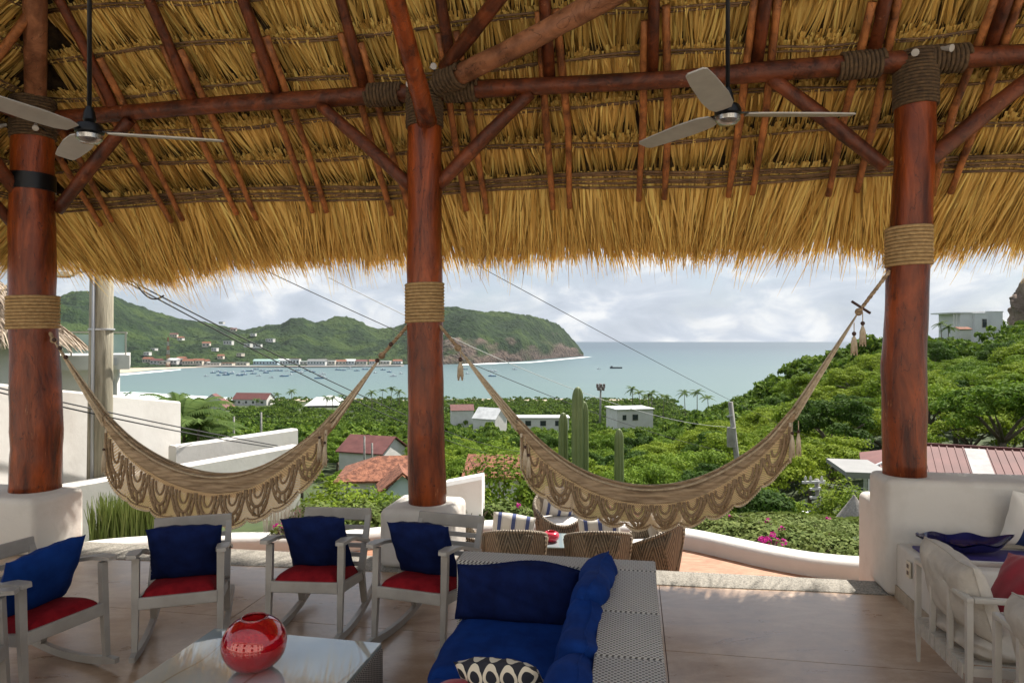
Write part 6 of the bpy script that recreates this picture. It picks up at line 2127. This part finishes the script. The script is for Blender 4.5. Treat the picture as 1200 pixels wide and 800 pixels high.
# modern white house on the ridge
c0 = P(1147, 381, 158)
t = thing('ridge_house', 'modern white flat-roofed house standing on the green ridge at the upper right', 'house', (c0.x, c0.y, c0.z - 1.5), R(8))
def wbox(name, x0, x1, z0, z1, y0, y1, mat, par):
    mb = MB(); mb.box(((x0 + x1) / 2, (y0 + y1) / 2, (z0 + z1) / 2), (x1 - x0, y1 - y0, z1 - z0)); return mb.build(name, mat, par)
wbox('wall', -4.4, -1.2, -3, 4.2, 0.4, 7, wall_shade, t); wbox('wall', -1.2, 2.2, -3, 4.1, -0.2, 6, wall_shade, t); wbox('wall', 2.2, 6.8, -3, 4.6, 0.6, 7, wall_shade, t)
wbox('roof', -6.4, -1.1, 4.2, 4.5, 0.2, 7.2, roof_white, t); wbox('roof', -1.3, 2.3, 4.1, 4.3, -0.3, 6.1, roof_white, t); wbox('roof', 2.1, 7.0, 4.6, 4.8, 0.5, 7.1, roof_white, t)
for x in (-6.1, -5.4):
    wbox('post', x, x + 0.2, -1, 4.2, 0.4, 0.6, plaster_far, t)
w_ = wbox('window', 0.6, 1.9, 0.9, 3.0, -0.26, -0.18, white_metal, t); wbox('pane', 0.7, 1.8, 1.0, 2.9, -0.30, -0.25, dark_glass, w_)
house('ridge_annex', 'little tiled-roof annex below the white ridge house', 'house', 1124, 1140, 386, 383.5, 150, 0, plaster_far, roof_tile, 'gable', 3, 0, 0.2)
# rock crag
rr_ = np.random.default_rng(3)
cr_ = P(1219, 358, 300)
bm = bmesh.new(); bmesh.ops.create_icosphere(bm, subdivisions=5, radius=1.0)
for v in bm.verts:
    q = v.co.copy()
    nz_ = float(fbm(q.x * 2.3 + q.z * 1.7 + 5, q.y * 2.3 - q.z * 2.1 + 5, 4, 5)) - 0.5
    v.co = Vector((q.x * 13, q.y * 12, q.z * 17)) * (1 + nz_ * 0.85)
me = bpy.data.meshes.new('rock_crag'); bm.to_mesh(me); bm.free(); me.materials.append(rock_mat)
o = link('rock_crag', me); o.location = (cr_.x, cr_.y, cr_.z - 6)
tag(o, 'brown rock crag behind the ridge at the upper right edge', 'rock')

# neighbouring house on the left: thatched round roof, balcony block
t = thing('neighbour_house', 'white neighbouring house on the left with a glass balcony rail and grey thatched roof', 'house', (-18, 28, -4))
c_ = P(152, 416, 27.6)
t.location = (c_.x, c_.y, -4.0); t.rotation_euler = (0, 0, R(29))
def nb_box(name, x0, x1, y0, y1, z0, z1, mat, par=t):
    mb = MB(); mb.box(((x0 + x1) / 2, (y0 + y1) / 2, (z0 + z1) / 2 + 4), (x1 - x0, y1 - y0, z1 - z0)); return mb.build(name, mat, par)
nb_box('wall', -9, -0.45, 0.5, 7, -7, 0.87, plaster_far)
nb_box('floor_slab', -9.2, 0, 0, 7.2, 0.88, 1.45, plaster_far)
w_ = nb_box('window', -0.95, -0.55, 0.44, 0.52, -1.25, 0.42, galv); nb_box('pane', -0.90, -0.60, 0.42, 0.46, -1.2, 0.37, M_('green_glass', (0.20, 0.34, 0.32), 0.1), w_)
m, tt, b = newmat('green_rail_glass')
b.inputs['Base Color'].default_value = (0.50, 0.66, 0.64, 1); b.inputs['Roughness'].default_value = 0.05; b.inputs['Alpha'].default_value = 0.6
for i in range(7):
    nb_box('rail_glass', -0.72 - i * 0.62, -0.18 - i * 0.62, 0.12, 0.14, 1.52, 2.28, m)
for i in range(8):
    nb_box('rail_post', -0.17 - i * 0.62, -0.11 - i * 0.62, 0.10, 0.16, 1.45, 2.34, white_metal)
nb_box('hand_rail', -5.0, -0.1, 0.08, 0.18, 2.34, 2.39, white_metal)
nb_box('rail_glass', -0.14, -0.12, 0.2, 3.0, 1.52, 2.28, m); nb_box('hand_rail', -0.18, -0.1, 0.18, 3.0, 2.34, 2.39, white_metal)
nb_box('wall_lamp', -0.62, -0.45, -0.16, 0.0, 1.05, 1.35, galv)
tc_ = Vector((-19.5, 23.0, 0))
th_ = thing('thatched_hut', 'grey weathered conical thatch roof on a white round room by the wooden pole', 'hut', (tc_.x, tc_.y, -3))
mb = MB(); mb.lathe([(4.0, 5.13), (1.9, 6.93), (0.05, 8.55)], 40); mb.build('roof', M_('grey_packed_thatch', (0.15, 0.12, 0.09), 0.95, (0.27, 0.22, 0.17), 8, bump=1.0, bscale=30), th_, False)
n = 9000
a = rng.uniform(0, 2 * math.pi, n); q = np.sqrt(rng.uniform(0.02, 1.02, n))
rad = 4.1 * q
o_ = np.stack([np.cos(a), np.sin(a), np.zeros(n)], 1)
base = o_ * rad[:, None]; base[:, 2] = 8.62 - rad * 0.86 + rng.uniform(0, 0.06, n)
dn = o_ + np.array([0, 0, -0.86]); dn /= np.linalg.norm(dn, axis=1)[:, None]
sd = np.stack([-np.sin(a), np.cos(a), np.zeros(n)], 1)
V, F = strands(base, dn, sd, np.cross(dn, sd) * -1, rng.uniform(0.35, 0.75, n), rng.uniform(0.03, 0.07, n), rng.uniform(0.0, 0.08, n), rng.normal(0, 0.2, n), rng.normal(0, 0.5, n), sag=rng.uniform(0, 0.12, n))
tag(link('thatch', np_mesh('thatch', V, F, thatch_grey), th_), kind='stuff')
mb = MB(); mb.lathe([(3.1, -2.0), (3.1, 5.2)], 32); mb.build('wall', plaster_far, th_, True)

# ================================================================== POLES AND CABLES
def pole(name, label, p0, p1, r0, r1, mat, group=None):
    t = thing(name, label, 'pole', p0, 0, group)
    mb = MB(); mb.tube([Vector(p0), Vector(p0).lerp(Vector(p1), 0.5), Vector(p1)], [r0, (r0 + r1) / 2, r1], 14); mb.build('pole', mat, t, 'all', local=False)
    return t
b = P(116, 640, 10.0); e = P(120, 250, 10.0)
t = pole('utility_pole', 'weathered wooden utility pole between the thick column and the palm clump', b, e, 0.170, 0.150, pole_wood)
q0, q1 = P(107.5, 600, 9.83), P(110, 300, 9.83)
mb = MB(); mb.tube([q0, q1], 0.022, 8); mb.build('conduit', galv, t, 'all', local=False)
mb = MB(); mb.tube([P(104, 620, 9.88), P(106, 480, 9.86), P(108, 330, 9.88)], 0.012, 6); mb.build('cable', cable_mat, t, 'all', local=False)
mb = MB(); mb.lathe([(0.172, -0.015), (0.177, 0.0), (0.172, 0.015)], 16, P(119, 386, 10.0)); mb.build('strap', galv, t, True, local=False)
lp = P(74, 321, 9.4)
t = thing('street_lamp', 'small street lamp head beside the top of the wooden pole', 'lamp', lp)
mb = MB(); mb.bevbox((0, 0, 0), (0.26, 0.16, 0.07), 0.025, 3); mb.build('head', M_('lamp_housing', (0.5, 0.48, 0.42), 0.5), t, True)
mb = MB(); mb.bevbox((0, 0, -0.042), (0.16, 0.10, 0.02), 0.008, 2); mb.build('lens', M_('amber_lens', (0.45, 0.25, 0.10), 0.2), t, True)
mb = MB(); mb.tube([(0.1, 0, 0.0), (0.3, 0.1, 0.06), (0.42, 0.18, 0.05)], 0.018, 8); mb.build('arm', galv, t, 'all')
t = pole('utility_pole', 'leaning grey concrete pole right of the right hammock end, rising from the valley', P(876, 650, 25), P(856, 471, 25), 0.11, 0.085, pole_conc)
c = P(861, 512, 24.9)
mb = MB(); mb.lathe([(0.16, -0.35), (0.17, 0.0), (0.16, 0.35)], 12, c + Vector((-0.12, 0, 0))); mb.build('transformer', pole_conc, t, True, local=False)
mb = MB(); mb.bar(P(852, 488, 24.9), P(858, 486, 24.9), 0.05, 0.05); mb.build('bracket', galv, t, local=False)
t = pole('utility_pole', 'concrete pole with cross-arms and a street light in front of the bench wall end', P(961, 625, 36), P(957, 561, 36), 0.14, 0.12, pole_conc)
for y, l in ((564, 17), (572, 8), (582, 8)):
    mb = MB(); mb.bar(P(957 - l, y + 1, 35.8), P(957 + l * 0.6, y, 35.8), 0.10, 0.12); mb.build('cross_arm', galv, t, local=False)
for x in (944, 950, 963):
    mb = MB(); mb.lathe([(0.05, 0), (0.08, 0.1), (0.03, 0.25)], 8, P(x, 563, 35.8)); mb.build('insulator', M_('insulator_ceramic', (0.55, 0.52, 0.48), 0.3), t, local=False)
mb = MB(); mb.tube([P(958, 590, 35.9), P(950, 598, 35.2), P(944, 600, 34.8)], 0.04, 6); mb.ball(P(941, 600.5, 34.6), (0.32, 0.16, 0.09), 8, 5); mb.build('street_light', galv, t, True, local=False)
pole('utility_pole', 'thin concrete pole above the hedge left of the cross-armed pole', P(904, 640, 30), P(900, 586, 30), 0.09, 0.08, pole_conc)
for i, (px, y0, y1, d, lab) in enumerate([(255, 530, 490, 60, 'thin grey pole behind the low garden wall, left of the others'), (274, 525, 488, 62, 'thin grey pole behind the low garden wall, with a pair'), (306, 515, 483, 70, 'thin grey pole right of the palm clump, tallest there'),
                                          (427, 545, 511, 80, 'thin pole before the red-roofed house gable'), (436, 545, 519, 80, 'shorter thin pole before the red-roofed house gable'), (617, 580, 510, 16, 'slim dark post left of the cacti under the hammock end')]):
    pole('street_pole', lab, P(px, y0 + 25, d), P(px, y1, d), 0.0011 * d + 0.03, 0.0011 * d + 0.02, pole_conc)
# light mast with a cluster of lamps on top
t = pole('light_mast', 'tall slim mast with a cluster of floodlights on top, against the sea', P(703, 500, 330), P(704, 455, 330), 0.55, 0.42, pole_conc)
for k in range(8):
    a = k * 0.785
    c = P(704, 452 + (k % 2) * 3, 330) + Vector((math.cos(a) * 1.6, math.sin(a) * 1.6, 0))
    mb = MB(); mb.bevbox(c, (1.1, 1.1, 2.0), 0.2, 2); mb.build('floodlight', M_('mast_lamp_metal', (0.16, 0.12, 0.11), 0.6), t, local=False)
# radio mast at the far shore
c = P(197, 424, 1560)
t = thing('radio_mast', 'red and white lattice radio mast above the town on the far shore', 'mast', (c.x, c.y, -57))
Hm = P(197, 395, 1560).z + 57
for k in range(7):
    z0, z1 = Hm * k / 7, Hm * (k + 1) / 7
    s0, s1 = 2.6 * (1 - k / 7) + 0.9, 2.6 * (1 - (k + 1) / 7) + 0.9
    mb = MB()
    for i, j in ((-1, -1), (1, -1), (1, 1), (-1, 1)):
        mb.bar((i * s0, j * s0, z0), (i * s1, j * s1, z1), 0.5, 0.5)
    for q in range(4):
        c4 = [(-1, -1), (1, -1), (1, 1), (-1, 1)]
        i0, i1 = c4[q], c4[(q + 1) % 4]
        mb.bar((i0[0] * s0, i0[1] * s0, z0), (i1[0] * s1, i1[1] * s1, z1), 0.3, 0.3); mb.bar((i1[0] * s0, i1[1] * s0, z0), (i0[0] * s1, i0[1] * s1, z1), 0.3, 0.3)
    o = mb.build('section', roof_tile if k % 2 == 0 else roof_grey, t)
def cable(label, a, b, sag, r, mat=cable_mat):
    a, b = Vector(a), Vector(b)
    t0 = a
    pts = []
    for i in range(41):
        f = i / 40
        p = a.lerp(b, f); p.z -= sag * 4 * f * (1 - f)
        pts.append(p - t0)
    mb = MB(); mb.tube(pts, r, 6)
    o = mb.build('power_cable', mat, None, 'all'); o.location = t0
    return tag(o, label, 'cable')
PT = P(119, 318, 9.6)
cable('dark power cable from the wooden pole across the bay, upper of the close pair', P(140, 322, 9.6), P(640, 530, 46), 0.75, 0.011)
cable('dark power cable from the wooden pole across the bay, lower of the close pair', P(140, 326, 9.6), P(640, 538, 46), 0.85, 0.011)
cable('thin cable from the thatch edge across the sky and sea to the leaning pole', P(288, 306, 9.6), P(856, 530, 25), 0.35, 0.007)
cable('thin pale cable from the thatch edge, higher than the one to the leaning pole', P(385, 325, 9.8), P(856, 500, 25), 0.5, 0.006, cable_pale)
cable('thin cable crossing the sky right of the middle column', P(545, 303, 10), P(1000, 530, 60), 0.4, 0.006)
cable('dark cable along the white walls on the left, upper of two', P(-20, 450, 8.0), P(325, 522, 13.2), 0.03, 0.010)
cable('dark cable along the white walls on the left, lower of two', P(-20, 455, 8.0), P(320, 524, 13.2), 0.05, 0.010)
for i, (y0, y1) in enumerate(((564, 572), (565, 578), (573, 572), (582, 586))):
    cable(['topmost', 'second', 'third', 'lowest'][i] + ' street cable running from the cross-armed pole toward the bench wall', P(958, y0, 35.8), P(1040, y1, 30), 0.12, 0.009, cable_pale)
cable('dark slack cable from the cross-armed pole down into the trees', P(945, 564, 35.8), P(840, 536, 60), 1.4, 0.025)
cable('loose looped black cable hanging from the thatch edge by the wooden pole', P(160, 332, 9.5), P(192, 346, 9.5), 0.12, 0.012)

# ================================================================== THE BAY: town, villas, boats
town = []
def town_box(px, py, w, h, dep, wall, roof, kind, label, rz=0.0, cat='building', group='town buildings on the far shore', Y=None):
    """small far building standing where the hill or shore is seen at that pixel"""
    p = hill_at(px, py)
    Y = p.y - 14 if Y is None else Y
    c = P(px, py, Y)
    t = thing('town_house', label, cat, (c.x, c.y, c.z - 2), rz, group)
    mb = MB(); mb.box((0, 0, (h + 2) / 2), (w, dep, h + 2)); mb.build('wall', wall, t)
    mb = MB()
    if kind == 'gable':
        vs = [(-w / 2 - 1, -dep / 2 - 1, h + 2), (w / 2 + 1, -dep / 2 - 1, h + 2), (w / 2 + 1, dep / 2 + 1, h + 2), (-w / 2 - 1, dep / 2 + 1, h + 2), (-w / 2 - 1, 0, h + 2 + dep * 0.28), (w / 2 + 1, 0, h + 2 + dep * 0.28)]
        mb.add(vs, [(0, 1, 5, 4), (2, 3, 4, 5), (1, 2, 5), (3, 0, 4), (3, 2, 1, 0)])
    else:
        mb.box((0, 0, h + 2.4), (w + 1, dep + 1, 0.8))
    mb.build('roof', roof, t)
    nwin = max(2, int(w / 7))
    for i in range(nwin):
        x = -w / 2 + (i + 0.5) * w / nwin
        mb = MB(); mb.box((x, -dep / 2 - 0.1, 2 + h * 0.5), (w / nwin * 0.45, 0.3, h * 0.4)); mb.build('window', dark_glass, t)
    return t
TW = [(174, 424.5, 22, 9, wall_cream, roof_tile, 'gable'), (184, 426, 26, 8, plaster_far, roof_red, 'gable'), (193, 426.5, 20, 7, wall_cream, roof_grey, 'flat'), (204, 426, 24, 9, plaster_far, roof_white, 'gable'), (213, 425.5, 18, 12, plaster_far, roof_tile, 'gable'),
      (222, 426.5, 28, 8, wall_cream, roof_tile, 'gable'), (233, 426.5, 24, 9, wall_cream, roof_tile, 'gable'), (241, 426.8, 16, 8, plaster_far, roof_tile, 'gable'), (252, 427.6, 30, 5, wall_cream, roof_grey, 'flat'), (266, 427.6, 34, 5, wall_cream, roof_tile, 'flat'),
      (283, 427.6, 34, 6, wall_cream, roof_grey, 'flat'), (307, 427.2, 40, 10, wall_blue, roof_green, 'gable'), (320, 427.2, 30, 10, wall_blue, roof_green, 'gable'), (334, 427, 36, 11, plaster_far, roof_white, 'gable'), (346, 427, 26, 15, plaster_far, roof_red, 'flat'),
      (358, 427, 26, 8, wall_cream, roof_white, 'flat'), (372, 427, 46, 9, plaster_far, roof_grey, 'gable'), (388, 426.6, 24, 8, wall_cream, roof_white, 'flat'), (400, 426.6, 26, 7, wall_cream, roof_tile, 'gable'), (411, 426.4, 24, 8, plaster_far, roof_white, 'gable'), (424, 426.4, 26, 7, wall_cream, roof_red, 'gable'), (438, 426.2, 22, 7, plaster_far, roof_tile, 'gable'), (452, 426.2, 26, 7, wall_cream, roof_white, 'flat'), (466, 426.0, 22, 7, plaster_far, roof_tile, 'gable')]
word = {id(roof_tile): 'brown-tiled', id(roof_red): 'red', id(roof_grey): 'grey', id(roof_white): 'white', id(roof_green): 'pale green'}
ORD = ['first', 'second', 'third', 'fourth', 'fifth', 'sixth', 'seventh', 'eighth', 'ninth', 'tenth']
def ordinal(rows, i, rf):
    same = sorted(r[0] for r in rows if r[5] is rf)
    return ORD[same.index(rows[i][0])]
for i, (px, py, w, h, wl, rf, kd) in enumerate(TW):
    town_box(px, py, w, h, 16, wl, rf, kd, '%s of the %s-roofed harbour town buildings, counted from the left' % (ordinal(TW, i, rf), word[id(rf)]), rnd.uniform(-0.15, 0.15))
VL = [(204, 393.0, 22, 8, wall_cream, roof_red), (212, 396.5, 16, 6, plaster_far, roof_tile), (242, 404.5, 20, 10, wall_cream, roof_tile), (268, 402.0, 26, 11, plaster_far, roof_grey), (291, 404.5, 20, 9, plaster_far, roof_grey), (302, 405.5, 22, 9, plaster_far, roof_grey),
      (274, 386.5, 20, 8, wall_cream, roof_red), (317, 398.5, 24, 8, plaster_far, roof_white), (297, 391.5, 16, 6, plaster_far, roof_white), (260, 377.5, 18, 6, plaster_far, roof_white), (173, 414, 14, 6, plaster_far, roof_white), (181, 409, 12, 5, plaster_far, roof_white), (259, 418, 14, 6, wall_cream, roof_tile), (282, 415.0, 16, 6, wall_cream, roof_grey), (252, 409.0, 14, 6, plaster_far, roof_white)]
for i, (px, py, w, h, wl, rf) in enumerate(VL):
    town_box(px, py + 1.5, w, h, 14, wl, rf, 'gable' if rf in (roof_tile, roof_red) else 'flat', '%s of the %s-roofed villas on the far hillside, counted from the left' % (ordinal(VL, i, rf), word[id(rf)]), rnd.uniform(-0.3, 0.3), 'villa', 'villas on the far hillside')
# quay
mb = MB()
q = [(230, 430.0), (300, 430.6), (380, 430.6), (470, 429.6)]
fr_q = [P(x, y, 60 * 800 / (y - 400)) for x, y in q]
poly = [(p.x, p.y) for p in fr_q] + [(p.x, p.y + 40) for p in fr_q[::-1]]
mb.prism(poly, -60, -55.0)
tag(mb.build('quay', M_('quay_concrete', (0.20, 0.18, 0.16), 0.9, (0.32, 0.29, 0.26), 0.1)), 'long low harbour quay at the foot of the town', 'quay')

hull_w = M_('white_hull_paint', (0.62, 0.64, 0.66), 0.4)
hull_b = M_('blue_hull_paint', (0.10, 0.20, 0.34), 0.4)
def boat_parts(L, B, Hh, mat, cabin, mast):
    out = []
    mb = MB()
    st = [(-0.5, 0.75, 0.0), (-0.3, 0.95, 0.0), (0.0, 1.0, 0.02), (0.28, 0.75, 0.08), (0.45, 0.3, 0.2), (0.5, 0.03, 0.3)]
    vs = []
    for x, w, sh in st:
        for y, z in ((-w * B / 2, Hh * (1 + sh)), (-w * B * 0.3, -0.3), (w * B * 0.3, -0.3), (w * B / 2, Hh * (1 + sh))):
            vs.append((x * L, y, z))
    fs = [(0, 1, 2, 3), (23, 22, 21, 20)]
    for i in range(5):
        for j in range(4):
            fs.append((i * 4 + j, (i + 1) * 4 + j, (i + 1) * 4 + (j + 1) % 4, i * 4 + (j + 1) % 4))
    mb.add(vs, fs); out.append(('hull', mb.mesh('hull', mat)))
    mb = MB(); mb.box((cabin * L, 0, Hh + 0.9), (L * 0.26, B * 0.6, 1.8)); mb.box((cabin * L, 0, Hh + 1.9), (L * 0.32, B * 0.7, 0.2)); out.append(('cabin', mb.mesh('cabin', hull_w)))
    if mast:
        mb = MB(); mb.tube([(0.05 * L, 0, Hh), (0.05 * L, 0, Hh + mast)], 0.16, 6); mb.bar((0.05 * L, 0, Hh + mast * 0.4), (-0.3 * L, 0, Hh + mast * 0.32), 0.15, 0.15); out.append(('mast', mb.mesh('mast', hull_w)))
    return out
BT = [boat_parts(12, 3.6, 1.3, hull_b, -0.1, 6), boat_parts(9, 2.8, 1.0, hull_w, -0.15, 0), boat_parts(15, 4.2, 1.6, hull_b, -0.2, 7), boat_parts(13, 4.0, 1.5, hull_w, 0.0, 9)]
BW = ['blue-hulled fishing boat with short mast', 'small white open boat', 'larger blue-hulled fishing boat with mast', 'white cabin boat with tall mast']
boats = [(242, 441, 1), (250, 437, 0), (256, 435.5, 0), (262, 437, 2), (265, 439.5, 2), (270, 438, 0), (281, 440, 2), (286, 439, 0), (285, 435.5, 0), (293, 435, 2), (297, 438, 0), (303, 440.5, 1), (307, 434.5, 0), (312, 437, 2), (318, 442.5, 1), (322, 434.5, 0),
         (328, 434.5, 2), (333, 441, 2), (336, 435, 1), (344, 436, 0), (349, 434, 0), (353, 437, 3), (360, 434.5, 0), (374, 443.5, 2), (376, 441, 3), (378, 438.8, 3), (381, 443, 1), (396, 433.5, 2), (402, 434, 0), (410, 432, 3), (418, 434.5, 0), (428, 433, 2),
         (440, 437, 1), (449, 433.5, 0), (456, 436, 0), (461, 441, 3), (470, 438, 1), (575, 435, 3), (580, 435.5, 3), (577, 441, 2), (603, 433, 3), (545, 433, 0), (548, 438, 1), (702, 432.5, 1), (256, 440, 0), (272, 436.5, 1), (300, 433, 0), (316, 435, 0), (340, 439, 1), (366, 436, 0)]
for i, (px, py, k) in enumerate(boats):
    d = 60 * 800 / (py - 400)
    c = P(px, py, d)
    t = thing('fishing_boat', BW[k] + ' moored in the bay', 'boat', (c.x, c.y, -57.9), rnd.uniform(-0.6, 0.6) + (math.pi if rnd.random() < 0.5 else 0), 'boats moored in the bay')
    for nm_, me in BT[k]:
        link(nm_, me, t)
d = 60 * 800 / 31.5
c = P(722, 431.5, d)
t = thing('barge', 'long dark low barge lying alone on the open water', 'barge', (c.x, c.y, -58))
dk = M_('dark_hull_paint', (0.03, 0.035, 0.045), 0.6)
mb = MB(); mb.add([(-14, -3, 3.2), (14, -3, 3.0), (12.5, -2, -0.5), (-13, -2, -0.5), (-14, 3, 3.2), (14, 3, 3.0), (12.5, 2, -0.5), (-13, 2, -0.5)], [(3, 2, 1, 0), (4, 5, 6, 7), (0, 1, 5, 4), (2, 3, 7, 6), (1, 2, 6, 5), (3, 0, 4, 7)]); mb.build('hull', dk, t)
mb = MB(); mb.box((-10, 0, 4.2), (4, 3.4, 2.2)); mb.build('wheelhouse', dk, t)
# ================================================================== SEA AIR
m = bpy.data.materials.new('pale_air')
m.use_nodes = True
t = m.node_tree
for n in list(t.nodes):
    t.nodes.remove(n)
pv = N(t, 'ShaderNodeVolumePrincipled', {'Color': (0.80, 0.87, 0.95, 1), 'Density': 0.000022, 'Anisotropy': 0.2})
N(t, 'ShaderNodeOutputMaterial', {'Volume': pv.outputs[0]})
mb = MB(); mb.box((0, 1500, 70), (5200, 4800, 262))
o = mb.build('haze', m)
tag(o, kind='stuff')
